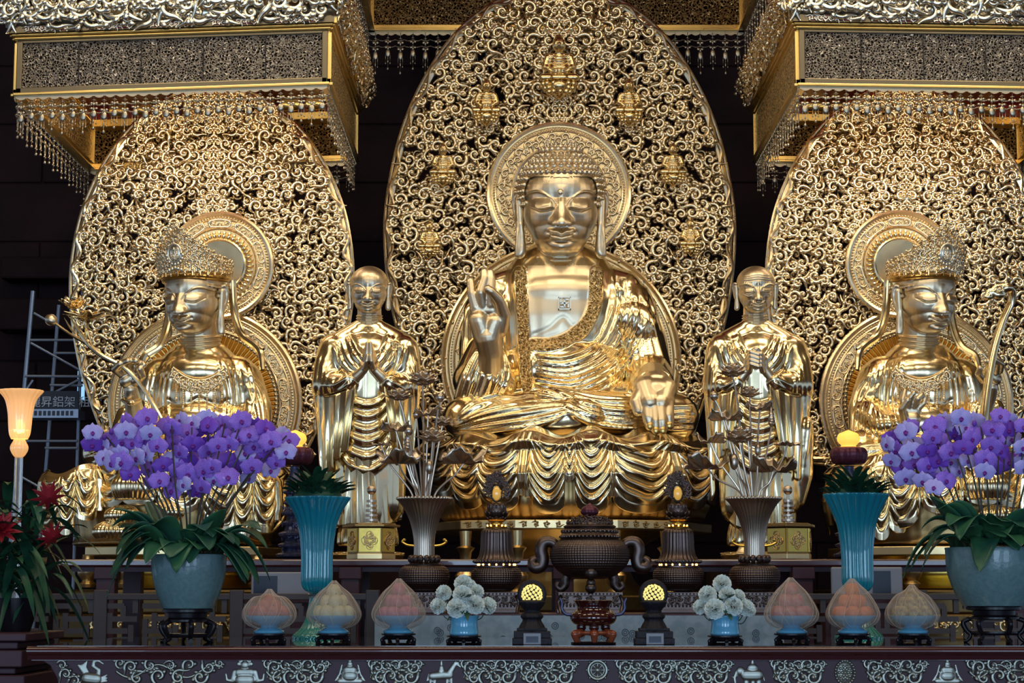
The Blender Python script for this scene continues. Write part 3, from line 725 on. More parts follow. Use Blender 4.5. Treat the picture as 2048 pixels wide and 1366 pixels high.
def skirt(st, cx, hwid, y0, y1, dep, lobes, name='draped_skirt', seed=3, matn='goldbright', phi0=-105, phi1=105, tiers=(.16, .42), yoff=0, nf=6):
    """cloth falling in swags over the front of a seat; a closed curved sheet with real folds"""
    nu, nv = 620, 110; s = st.s; D0 = st.D
    u = np.linspace(0, 1, nu)[:, None] * np.ones((1, nv)); v = np.ones((nu, 1)) * np.linspace(0, 1, nv)[None]
    ph = (phi0 + (phi1 - phi0) * u) * pi / 180
    px = cx + hwid * np.sin(ph)                      # pixel column at full radius
    # lobes: (centre px, half width, drop) -> hem and swag phase
    hem = np.zeros_like(u); amp = np.zeros_like(u); tl = np.zeros_like(u); wl_ = np.full_like(u, 60.0); best = np.full_like(u, 1e9)
    for (lc, lw, dr) in lobes:
        t = (px - lc) / (lw * .80); a = np.abs(t)
        m = a < best; best = np.where(m, a, best); tl = np.where(m, t, tl); hem = np.where(m, dr, hem); wl_ = np.where(m, lw, wl_)
    at = np.clip(np.abs(tl), 0, 1.3); arch = np.sqrt(np.clip(1 - np.clip(at, 0, 1) ** 2.4, 0, 1))
    length = (1 - .20 * (1 - arch)) * hem
    vv = v * length
    # radius profile: over the edge, in, over the second ledge, down
    rp = np.interp(vv, [0, .06, tiers[0], tiers[0] + .09, tiers[1], tiers[1] + .10, .8, 1.1], [.80, .93, .985, .95, .985, 1.0, .965, .90])
    side = np.clip(np.abs(ph) / (pi / 2), 0, 1)
    zpx = y0 + (y1 - y0) * vv + 10 * np.cos(px * .045) * np.clip(1 - vv * 3, 0, 1)
    # U-shaped swag ridges hanging between the lobe borders
    sag = .27 * (1 - np.clip(at, 0, 1) ** 2)
    for_ = np.clip((vv - .05) / .15, 0, 1) * np.clip(1.02 - v ** 6, 0, 1)
    phs = (vv - sag + .02 * np.sin(px * .09)) * nf * 1.2 + .35
    f1 = np.abs(np.sin(phs * pi)) ** .8 * np.clip(1 - at ** 4, 0, 1) * np.clip((vv - sag * .1) * 6, 0, 1)
    plain = np.clip((v - .80) / .10, 0, 1)            # smooth flared hem
    disp = -10.0 * f1 * (1 - plain) * for_
    disp += -9.0 * gs(at - 1.14, .10) * np.clip(vv * 4, 0, 1) + 3 * gs(at - .98, .05) * np.clip(vv * 3, 0, 1)
    disp += -7.0 * (1 - at ** 2) * plain
    rr = rp + (-disp) / hwid
    x = cx + hwid * np.sin(ph) * rr; d = yoff - dep * np.cos(ph) * rr
    D = D0 + d * s; 
    # world positions: pixel columns are measured at the depth of the front
    uu = (x - 1024.0) / F; DF = D0 - dep * .75 * s; Xw = CAMX + uu * DF
    vv2 = (683.0 - zpx) / F; yc = cos(TH) - vv2 * sin(TH); zc = sin(TH) + vv2 * cos(TH); Zw = CAMZ + zc / yc * DF
    g = G(); V = np.stack((Xw, CAMY + D, Zw), -1).reshape(-1, 3); g.add(V, gridf(nu, nv))
    return g.obj(name, matn, st.t, sharp=0, solid=.012)
def drape(st, top, bot, nf, amp, name='hanging_sleeve', nu=90, nv=30, ph=0.0, matn='goldbright', flare=1.0):
    """a hanging sheet of cloth between a top and a bottom curve (px, py, d) with folds running down it"""
    A = catmull(top, nu); B_ = catmull(bot, nu); u = np.linspace(0, 1, nu)[:, None]; v = np.linspace(0, 1, nv)[None]
    q = A[:, None] * (1 - v[..., None]) + B_[:, None] * v[..., None]
    w = 2 * pi * (nf * u + ph); zig = np.arcsin(np.sin(w) * .97) / 1.4
    q[..., 2] += -amp * (.25 + .75 * v) * zig * flare - amp * .8 * np.sin(v * pi)
    q[..., 0] += amp * .35 * v * np.cos(w * 1.0); q[..., 1] += amp * .25 * v * np.sin(w)
    V = np.array([st.p(*c) for c in q.reshape(-1, 3)]); g = G(); g.add(V, gridf(nu, nv)); return g.obj(name, matn, st.t, sharp=0, solid=.010)
def petals_ring(g, c, r, n, L, w, tilt, curl=.4, a0=0, a1=2 * pi, thick=.0, off=0, nseg=7, ribs=True):
    """ring of pointed lotus petals leaning outward; tilt 0 = upright"""
    for k in range(n):
        a = a0 + (a1 - a0) * (k + .5 * off) / n
        u = np.linspace(-1, 1, 9)[:, None] * np.ones((1, nseg)); v = np.ones((9, 1)) * np.linspace(0, 1, nseg)[None]
        wd = w * np.sin(np.clip(v * .86 + .14, 0, 1) * pi) ** .7 * (1 - .35 * v)
        X = u * wd; out = L * (v * np.sin(tilt) + curl * v ** 2.2 * .5) - .35 * w * u ** 2 * (1 - v * .4) ; Z = L * v * np.cos(tilt) * (1 - .12 * v)
        if ribs: out = out + .05 * w * np.cos(u * 9)
        rr = r + out; ca, sa = cos(a), sin(a)
        V = np.stack((c[0] + rr * sa + X * ca, c[1] - rr * ca + X * sa, c[2] + Z), -1).reshape(-1, 3)
        g.add(V, gridf(9, nseg))
    return g
# ---------------------------------------------------------------- central seated buddha
B = Statue('seated_buddha_statue', 20.0, (1120, 1060, 0), 'largest gold seated buddha in the middle, curled hair, right hand raised', 'statue')
B.head((1121, 417, -30), 101, pitch=R(7), hair=SNAIL)
g = G(); sphere(g, B.p(1121, 384, -128), (.030, .018, .030), 12, 8); g.obj('urna', 'goldskin', B.ho)
g = G()
B.ell(g, (1120, 640, 25), (140, 90, 170)); B.ell(g, (1122, 592, 12), (118, 78, 62)); B.ell(g, (1122, 745, 5), (128, 92, 80))
B.cap(g, (1010, 588, 25, 46), (1235, 588, 25, 48)); B.cap(g, (1120, 590, 12, 50), (1120, 600, 15, 58))
B.cap(g, (1060, 552, 20, 36), (1182, 552, 20, 36)); B.cap(g, (1005, 580, 25, 44), (1060, 545, 20, 24)); B.cap(g, (1240, 580, 25, 46), (1180, 545, 20, 24))
B.ch(g, [(985, 605, 30, 52), (962, 690, 35, 46), (958, 765, 10, 42)])
B.ch(g, [(1255, 610, 30, 55), (1282, 690, 25, 52), (1300, 755, -10, 48), (1306, 772, -70, 44)])
B.ch(g, [(1262, 640, 0, 40), (1285, 660, 0, 36)])
# lap and legs
B.ell(g, (1130, 835, -20), (225, 120, 52))
B.ch(g, [(1080, 815, 10, 60), (985, 822, -40, 50), (930, 836, -60, 44)])
B.ch(g, [(935, 842, -70, 42), (1050, 850, -120, 40), (1170, 838, -140, 38)])
B.ch(g, [(1170, 815, 10, 60), (1290, 815, -40, 50), (1352, 832, -60, 46)])
B.ch(g, [(1350, 845, -75, 40), (1230, 830, -125, 36), (1100, 805, -110, 28)])
B.ell(g, (1140, 862, -40), (248, 130, 30))
fam = [
 ([(1068, 712), (1130, 716), (1190, 688), (1222, 620), (1226, 552)], [(1072, 772), (1160, 780), (1250, 730), (1292, 660), (1292, 590)], 8, 5.5),
 ([(1236, 560), (1246, 620), (1240, 700), (1215, 770)], [(1300, 600), (1306, 650), (1262, 720), (1250, 775)], 5, 4.5),
 ([(1290, 600), (1312, 680), (1330, 740)], [(1262, 680), (1272, 730), (1262, 772)], 5, 4),
 ([(1262, 765), (1290, 735), (1330, 742), (1345, 770)], [(1252, 790), (1282, 762), (1318, 758), (1338, 785)], 4, 4),
 ([(935, 600), (930, 690), (925, 790)], [(1010, 590), (1015, 690), (1022, 775)], 8, 4),
 ([(1030, 545), (1038, 640), (1046, 772)], [(1044, 545), (1056, 640), (1062, 772)], 2, 3, .8),
 ([(905, 840), (960, 800), (1060, 780), (1150, 800)], [(905, 866), (980, 862), (1080, 848), (1150, 820)], 7, 5),
 ([(1105, 778), (1180, 812), (1270, 822), (1385, 812)], [(1130, 822), (1200, 850), (1290, 856), (1390, 858)], 5, 5),
 ([(1120, 774), (1200, 788), (1290, 792)], [(1135, 790), (1200, 802), (1280, 806)], 3, 4),
]
def band(X, Y):
    h = np.zeros(X.shape)
    d, t = dist_poly(X, Y, catmull([(1066, 690), (1110, 688), (1160, 662), (1188, 615), (1192, 545)], 16)); h += 5 * (np.clip((14 - d) / 3, 0, 1)) 
    d, t = dist_poly(X, Y, catmull([(1040, 545), (1046, 640), (1054, 775)], 12)); h += 6 * (np.clip((13 - d) / 3, 0, 1))
    # pectoral crease
    d, t = dist_poly(X, Y, catmull([(1070, 668), (1100, 655), (1126, 634), (1145, 652), (1165, 650)], 16)); h -= 1.3 * gs(d, 5) * (X > 1064) * (X < 1165)
    return h
body = B.skin(g, .0118, fam, 18, extra=band)
Vb = body.arr(); X, Y, Dd = TOPX(Vb)
def mask_band(X, Y):
    d, _ = dist_poly(X, Y, catmull([(1066, 690), (1110, 688), (1160, 662), (1188, 615), (1192, 545)], 16)); m = d < 13.5
    d, _ = dist_poly(X, Y, catmull([(1040, 545), (1046, 640), (1054, 775)], 12)); return (m | (d < 12)) & (Y > 540)
mb = mask_band(X, Y) & (Dd < 20.0)
ff = []
for k, a, m_ in body.f:
    q = mb[a].all(1); ff.append((k, a[~q], 0)); ff.append((k, a[q], 1))
chq = (X > 1054) & (X < 1192) & (Y < 686) & (Y > 530) & (Dd < 20.05) & (Y < np.interp(X, [1060, 1110, 1150, 1175, 1190], [690, 688, 668, 640, 600]))
f0 = [f for f in ff if len(f[1])]; ff = []
for k, a, m_ in f0:
    if m_: ff.append((k, a, m_)); continue
    q = chq[a].all(1); ff.append((k, a[~q], 0)); ff.append((k, a[q], 2))
sk = (X > 1052) & (X < 1190) & (Y < 690)
body.f = [f for f in ff if len(f[1])]
ro = body.obj('robe', ['goldbright', 'brocade', 'goldskin'], B.t, sharp=0)
# chest emblem
g = G(); c = B.p(1129, 607, -84); w = .062
for (a, b, c2, d2) in ((-1, 1, .86, 1), (-1, 1, -1, -.86), (-1, -.86, -1, 1), (.86, 1, -1, 1)):
    box(g, c[0] + a * w, c[0] + b * w, c[1] - .03, c[1] + .05, c[2] + c2 * w, c[2] + d2 * w)
box(g, c[0] - .008, c[0] + .008, c[1] - .03, c[1] + .05, c[2] - .04, c[2] + .04); box(g, c[0] - .04, c[0] + .04, c[1] - .03, c[1] + .05, c[2] - .008, c[2] + .008)
for (a, b, e_, f_) in ((0, .04, .03, .044), (-.04, 0, -.044, -.03), (.03, .044, -.04, 0), (-.044, -.03, 0, .04)): box(g, c[0] + a, c[0] + b, c[1] - .03, c[1] + .05, c[2] + e_, c[2] + f_)
g.obj('chest_emblem', 'silver', ro, smooth=False)
# raised right hand (viewer's left)
B.hand([((958, 640, -120, 20), (968, 672, -112, 22)), ((990, 645, -120, 20), (980, 675, -112, 24)), ((952, 618, -118, 13), (1000, 622, -120, 14))],
       [(982, 750, -70, 27), (982, 705, -98, 25), (976, 675, -110, 28)],
       [[(952, 615, -120, 12), (944, 588, -122, 9.5), (941, 562, -118, 8)],
        [(966, 612, -122, 12), (962, 585, -132, 10.5), (970, 556, -130, 9), (969, 543, -126, 8)],
        [(982, 610, -124, 12), (981, 582, -130, 10.5), (982, 558, -128, 9), (981, 545, -124, 8)],
        [(996, 616, -122, 12), (990, 590, -142, 9.5), (976, 578, -158, 8.5)]],
       [(1000, 660, -115, 16), (1008, 630, -128, 13), (998, 600, -146, 10.5), (982, 582, -158, 8.5)], .0085, fill=[((976, 648, -106), (33, 15, 34))])
# sleeve of the raised arm
g = G()
B.ch(g, [(966, 700, 0, 34), (950, 760, -20, 46), (950, 800, -30, 34)]); B.ch(g, [(1000, 712, -70, 14), (1006, 770, -60, 30)]); B.ch(g, [(962, 712, -72, 12), (945, 760, -60, 26), (925, 800, -50, 18)]); B.cap(g, (980, 760, -60, 38), (960, 800, -60, 22))
sl = B.skin(g, .013, [([(962, 690), (930, 750), (912, 806)], [(1008, 700), (1018, 750), (1002, 795)], 9, 4.5)], 5); sl.obj('sleeve', 'goldbright', B.t, sharp=0)
# lowered left hand over the knee
lh = B.hand([((1290, 775, -150, 24), (1300, 805, -172, 22)), ((1330, 778, -146, 24), (1322, 806, -170, 22)), ((1292, 800, -170, 14), (1336, 800, -166, 14))],
       [(1306, 756, -95, 32), (1310, 772, -130, 33)],
       [[(1294, 808, -176, 12.5), (1296, 835, -186, 11), (1300, 852, -186, 9.5)],
        [(1308, 812, -178, 12.5), (1311, 842, -190, 11), (1312, 860, -190, 9)],
        [(1322, 812, -178, 12.5), (1325, 842, -189, 11), (1326, 860, -189, 9)],
        [(1336, 808, -172, 12), (1338, 832, -184, 10.5), (1339, 851, -184, 9)]],
       [(1284, 785, -158, 17), (1272, 805, -172, 13), (1277, 822, -178, 11)], .0085, fill=[((1312, 788, -158), (36, 20, 30))])
g = G()
for (nx, ny) in ((1300, 852), (1312, 861), (1326, 861), (1339, 851)): sphere(g, B.p(nx, ny, -198.5), (.030, .014, .040), 10, 8)
g.obj('fingernails', 'frame', lh)
g = G(); B.tube(g, [(1276, 772, -128), (1290, 752, -132), (1312, 746, -132), (1334, 756, -128), (1346, 778, -118)], [7, 9, 7], 8); g.obj('cuff', 'goldbright', B.t)
skirt(B, 1152, 300, 862, 1030, 235, [(868, 46, .80), (930, 40, .93), (992, 52, .97), (1093, 46, 1.0), (1137, 14, .62), (1184, 46, 1.0), (1290, 78, .99), (1400, 44, .92), (1448, 30, .85)])
g = G(); n = 0
q = G(); lathe(q, lprof([(.2, -.02), (1.10, 0), (1.25, .10), (1.28, .30), (1.15, .75), (.5, .8)], 20), 240, rib=lambda th, r, z, t: 1 + .015 * np.cos(th * 80)); g.merge(q, xf(PX(1146, 1047, 20.0), (0, 0, 0), (1.05, .84, 1)))
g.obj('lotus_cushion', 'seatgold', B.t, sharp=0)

# pedestal below: an octagonal slab on baluster posts with a waisted drum
PB = PX(1140, 1058, 19.9); cxw = .03
pt = thing('buddha_pedestal', (cxw, 0, 0.0), 'gold carved pedestal with slab and small columns under the central buddha', 'pedestal')
g = G(); zt = ZW(1040, 18.9)
poly = [(-1.0, -1.0), (-.48, -1.22), (.48, -1.22), (1.0, -1.0), (1.5, .2), (1.0, 1.2), (-1.0, 1.2), (-1.5, .2)]
def slab(g, poly, z0, z1, c=(0, 0)):
    P = np.array(poly); n = len(P); V = np.concatenate([np.column_stack((P + c, np.full(n, z))) for z in (z0, z1)])
    i = np.arange(n); j = (i + 1) % n; g.add(V, [np.stack((i, j, j + n, i + n), -1)]); b = g.n - 2 * n
    g.f.append((n, (np.arange(n)[::-1])[None] + b, 0)); g.f.append((n, (np.arange(n) + n)[None] + b, 0)); return g
slab(g, poly, zt - .085, zt, (cxw, 0)); g.obj('slab', 'halo', pt, smooth=False, bevel=.008)
g = G()
for (a, b) in zip(poly[:3], poly[1:4]):
    a = np.array(a); b = np.array(b); d = (b - a); L = np.linalg.norm(d); d /= L
    for k in range(int(L / .11)):
        q = a + d * (.08 + k * .11); g.merge(SCROLLS[k % 3], placed(q[0] + cxw, q[1] - .012, zt - .043, .026, k * 1.1, 1, .6))
g.obj('slab_relief', 'boxdark', pt, sharp=0)
g = G(); lathe(g, lprof([(1.05, 0), (1.0, .12), (.72, .3), (.66, .55), (.9, .72), (1.02, .80)], 30), 96, c=(cxw, 0, zt - .88), rib=lambda th, r, z, t: 1 + .01 * np.cos(th * 40)); g.obj('drum', 'halo', pt)
for x in (-.95, -.46, .46, .95):
    g = G(); lathe(g, [(.07, 0), (.08, .03), (.05, .06), (.095, .12), (.10, .18), (.06, .24), (.05, .27), (.075, .30), (.05, .33), (.06, .40), (.09, .44), (.05, .46), (.06, .60)], 20, c=(cxw + x, -.98 - (.18 if abs(x) < .5 else 0), zt - .70)); g.obj('column', 'halo', pt)
g = G(); slab(g, [(p[0] * 1.0, p[1] * 1.02) for p in poly], zt - .86, zt - .70, (cxw, 0)); slab(g, [(p[0] * 1.05, p[1] * 1.04) for p in poly], zt - 1.05, zt - .86, (cxw, 0)); slab(g, [(p[0] * 1.10, p[1] * 1.06) for p in poly], 0.0, zt - 1.05, (cxw, 0))
g.obj('stepped_base', 'shadegilt', pt, smooth=False, bevel=.02)
g = G(); petals_ring(g, (cxw, 0, zt - 1.08), 1.12, 26, .26, .14, R(55), .2); V = g.arr(); g.obj('lotus_petals', 'halo', pt, solid=.01)
# ---------------------------------------------------------------- small seated figures on the great mandorla
def tiny_buddha():
    g = G()
    sphere(g, (0, -.05, .80), (.125, .12, .155), 14, 10); sphere(g, (0, -.03, .95), (.07, .07, .06), 10, 6); capsule(g, (0, -.02, .6), .06, (0, -.04, .72), .06)
    sphere(g, (0, 0, .46), (.18, .12, .20), 14, 10); capsule(g, (-.17, 0, .58), .07, (.17, 0, .58), .07)
    for m in (-1, 1):
        chain(g, [(m * .2, 0, .57, .07), (m * .26, -.02, .38, .065), (m * .06, -.14, .27, .045)])
        chain(g, [(m * .06, 0, .2, .10), (m * .30, -.08, .16, .075), (m * -.1, -.16, .15, .05)])
    V, N, fs = remesh(g, .016, 3); x = V[:, 0]; z = V[:, 2]; h = .012 * np.sin((z - .6 * x * x * 4) * 95) * (z < .60) * (z > .26) * (np.abs(x) < .2) * (N[:, 1] < 0)
    h += -.02 * gs(np.abs(x) - .04, .02) * gs(z - .81, .012) * (N[:, 1] < 0) + .03 * gs(x, .015) * gs(z - .785, .03) * (N[:, 1] < -.3) + .012 * np.sin(x * 160) * np.sin(z * 160) * (z > .86)
    g = G(); g.add(V + N * h[:, None], fs)
    for k, (r, z0, n) in enumerate(((.30, .02, 13), (.26, -.06, 12), (.20, -.13, 10))):
        for q in range(n):
            a = q * 2 * pi / n + k * .2; sphere(g, (r * cos(a), -.04 + r * .45 * sin(a), z0 + .02), (.055, .05, .055), 8, 6)
    lathe(g, [(.02, -.26), (.09, -.18), (.20, -.05), (.22, .04), (.18, .07)], 16, c=(0, -.02, 0))
    return g
TB = tiny_buddha()
for (x, y, hpx, nm) in ((1118, 180, 126, 1), (973, 240, 92, 0), (1258, 240, 92, 0), (886, 362, 84, 0), (1346, 362, 84, 0), (859, 508, 72, 0), (1381, 503, 72, 0)):
    c = PX(x, y - 5, 21.12); sc = hpx * 21.12 / F / 1.22
    g = G(); g.merge(TB, xf(c - (0, .03, 0), (0, 0, 0), (sc * 1.08, sc, sc * 1.05))); g.obj('seated_figure_relief', 'gold', tm, sharp=0)

# ---------------------------------------------------------------- two standing disciples
def disciple(mx, old, label):
    X = (lambda x: x) if not mx else (lambda x: 2250 - x)
    S = Statue('standing_monk_statue', 18.5, (X(738), 1112, 0), label, 'statue', None)
    S.head((X(738), 583, -14), 48, yaw=0, pitch=R(6), old=old, small_ears=True)
    g = G(); P = lambda *a: (X(a[0]),) + a[1:]
    S.cap(g, P(738, 672, 4, 28), P(738, 690, 5, 40)); S.cap(g, P(690, 694, 5, 33), P(785, 694, 5, 33)); S.cap(g, P(715, 668, 5, 26), P(680, 690, 5, 28)); S.cap(g, P(761, 668, 5, 26), P(798, 690, 5, 28)); S.cap(g, P(720, 656, 0, 18), P(756, 656, 0, 18)); S.ell(g, P(736, 730, 0), (78, 50, 70))
    S.ch(g, [P(735, 740, 0, 62), P(733, 850, 0, 62), P(733, 960, 0, 62), P(734, 1030, 0, 58)])
    S.cap(g, P(705, 800, 0, 55), P(700, 1000, 4, 50)); S.cap(g, P(765, 800, 0, 52), P(765, 1010, 4, 46))
    S.ch(g, [P(668, 700, 0, 33), P(656, 770, -12, 32), P(700, 765, -55, 18)]); S.ch(g, [P(806, 700, 0, 33), P(812, 775, -12, 30), P(778, 768, -55, 18)])
    S.ch(g, [P(656, 790, -10, 26), P(664, 860, -5, 24)]); S.ch(g, [P(812, 790, -10, 26), P(804, 860, -5, 22)])
    
    if old: S.ch(g, [P(652, 860, -5, 30), P(650, 950, 0, 26), P(655, 1000, 0, 16)])
    M_ = lambda L: [P(*q) for q in L]
    fam = [(M_([(700, 668), (715, 700), (735, 728)]), M_([(668, 690), (680, 735), (712, 765)]), 5, 4),
           (M_([(778, 668), (762, 700), (742, 728)]), M_([(812, 690), (800, 735), (768, 765)]), 5, 4),
           (M_([(692, 788), (708, 803), (735, 810), (760, 802), (776, 786)]), M_([(682, 905), (702, 930), (738, 940), (770, 918), (790, 880)]), 6, 4.5, .36),
           (M_([(640, 700), (630, 790), (640, 930)]), M_([(672, 770), (676, 850), (672, 930)]), 6, 3.5),
           (M_([(832, 700), (838, 790), (818, 930)]), M_([(800, 780), (800, 850), (798, 910)]), 6, 3.5),
           (M_([(640, 770), (670, 770), (702, 750)]), M_([(650, 800), (680, 790), (705, 772)]), 3, 3), (M_([(836, 775), (805, 775), (772, 755)]), M_([(826, 805), (795, 795), (770, 775)]), 3, 3)]
    b = S.skin(g, .0115, fam, 10); b.obj('robe', 'goldbright', S.t, sharp=0)
    M3 = lambda L: [P(*q) for q in L]
    drape(S, M3([(628, 775, 5), (650, 790, -40), (680, 785, -62), (712, 768, -66)]), M3([(640, 985 if not old else 930, 0), (655, 960, -35), (670, 925, -58), (692, 905, -66)]), 4, 9)
    drape(S, M3([(768, 770, -66), (795, 785, -62), (820, 785, -40), (842, 775, 5)]), M3([(782, 880, -66), (800, 905, -58), (815, 930, -35), (826, 900 if not old else 1000, 0)]), 4, 9, ph=.3)
    drape(S, M3([(662, 850, -10), (700, 900, -52), (740, 905, -58), (800, 850, -10)]), M3([(660, 1062, -5), (700, 1052, -52), (745, 1068, -58), (802, 1040, -5)]), 5, 6, name='robe_front')
    # lower skirt and feet
    g = G(); c = S.p(X(735), 1092, 8); s = S.s
    lathe(g, lprof([(50, 62), (58, 30), (60, 8), (56, 0)], 14) * s, 160, c=tuple(c), rib=lambda th, r, z, t: 1 + .05 * np.cos(th * 13 + np.sin(th * 3)) * (t) + .02 * np.cos(th * 29)); g.obj('under_robe', 'goldbright', S.t, sharp=0)
    for k in (-1, 1):
        g = G(); S.ch(g, [P(735 + k * 26, 1098, -20, 12), P(735 + k * 30, 1104, -50, 11)]); 
        for q in range(5): S.cap(g, P(735 + k * (20 + q * 5), 1106, -52 + abs(q - 2) * 2, 4), P(735 + k * (20 + q * 5.4), 1108, -66 + abs(q - 1) * 3, 3.6), 8)
        V, N, fs = remesh(g, .008, 3); g = G(); g.add(V, fs); g.obj('foot', 'goldskin', S.t, sharp=0)
    g = G(); c = S.p(X(735), 1124, 0); petals_ring(g, tuple(c), .22, 20, .20, .065, R(62), -.6, 0, 2 * pi); g.obj('lotus_petals', 'halo', S.t, solid=.012)
    g = G(); lathe(g, [(.30, -.06), (.33, -.03), (.30, 0), (.34, .06), (.30, .09)], 48, c=tuple(c)); g.obj('lotus_base', 'halo', S.t)
    if not old:
        for k in (-1, 1):     # palms pressed together
            f = [[P(738 + k * (4 + q * 3.0), 722, -74 + q * 7, 5.5), P(738 + k * (4 + q * 1.5), 704, -76 + q * 6, 4.6), P(738 + k * (3.4 + q), 686 + q * 3, -76 + q * 5, 3.6)] for q in range(4)]
            S.hand([(P(738 + k * 8, 735, -72, 8), P(738 + k * 14, 728, -56, 8))], [P(738 + k * 42, 772, -52, 13), P(738 + k * 24, 752, -62, 11), P(738 + k * 10, 738, -68, 9)], f, [P(738 + k * 8, 735, -78, 5), P(738 + k * 5, 722, -86, 4.4), P(738 + k * 3, 711, -86, 3.6)], .0058)
    else:                     # right fist wrapped by the left hand
        for k in (-1, 1):
            f = [[P(738 + k * (16 - q * 1), 718 + q * 8 - (4 if k > 0 else 0), -62 - q * 3, 5.6), P(738 + k * 10, 708 + q * 8 - (4 if k > 0 else 0), -80 - (4 if k > 0 else 0), 5), P(738 - k * 5, 709 + q * 8, -82 - (5 if k > 0 else 0), 4.4)] for q in range(4)]
            S.hand([(P(738 + k * 14, 720, -62, 10), P(738 + k * 16, 740, -60, 10))], [P(738 + k * 42, 778, -50, 13), P(738 + k * 30, 756, -56, 11), P(738 + k * 18, 740, -60, 10)], f, [P(738 + k * 12, 710, -72, 5.5), P(738 + k * 4, 700, -80, 5), P(738 - k * 2, 698, -82, 4.2)], .0058)
    if not old:
        g = G(); c = S.p(790, 691, -34); torus = []
        for k in range(24): a = k * 2 * pi / 23.0; torus.append(c + np.array((cos(a), 0, sin(a))) * .045)
        tube(g, torus, .010, 6); 
        for k in range(3): g.merge(SCROLLS[2], placed(c[0] + .02 * cos(k * 2.1), c[1], c[2] + .02 * sin(k * 2.1), .02, k * 2.1, 1))
        g.obj('robe_clasp', 'halo', S.t)
    return S
S1 = disciple(False, False, 'young smooth-faced standing gold monk, palms pressed together in prayer')
S2 = disciple(True, True, 'old wrinkled standing gold monk with bushy brows, hands clasped')

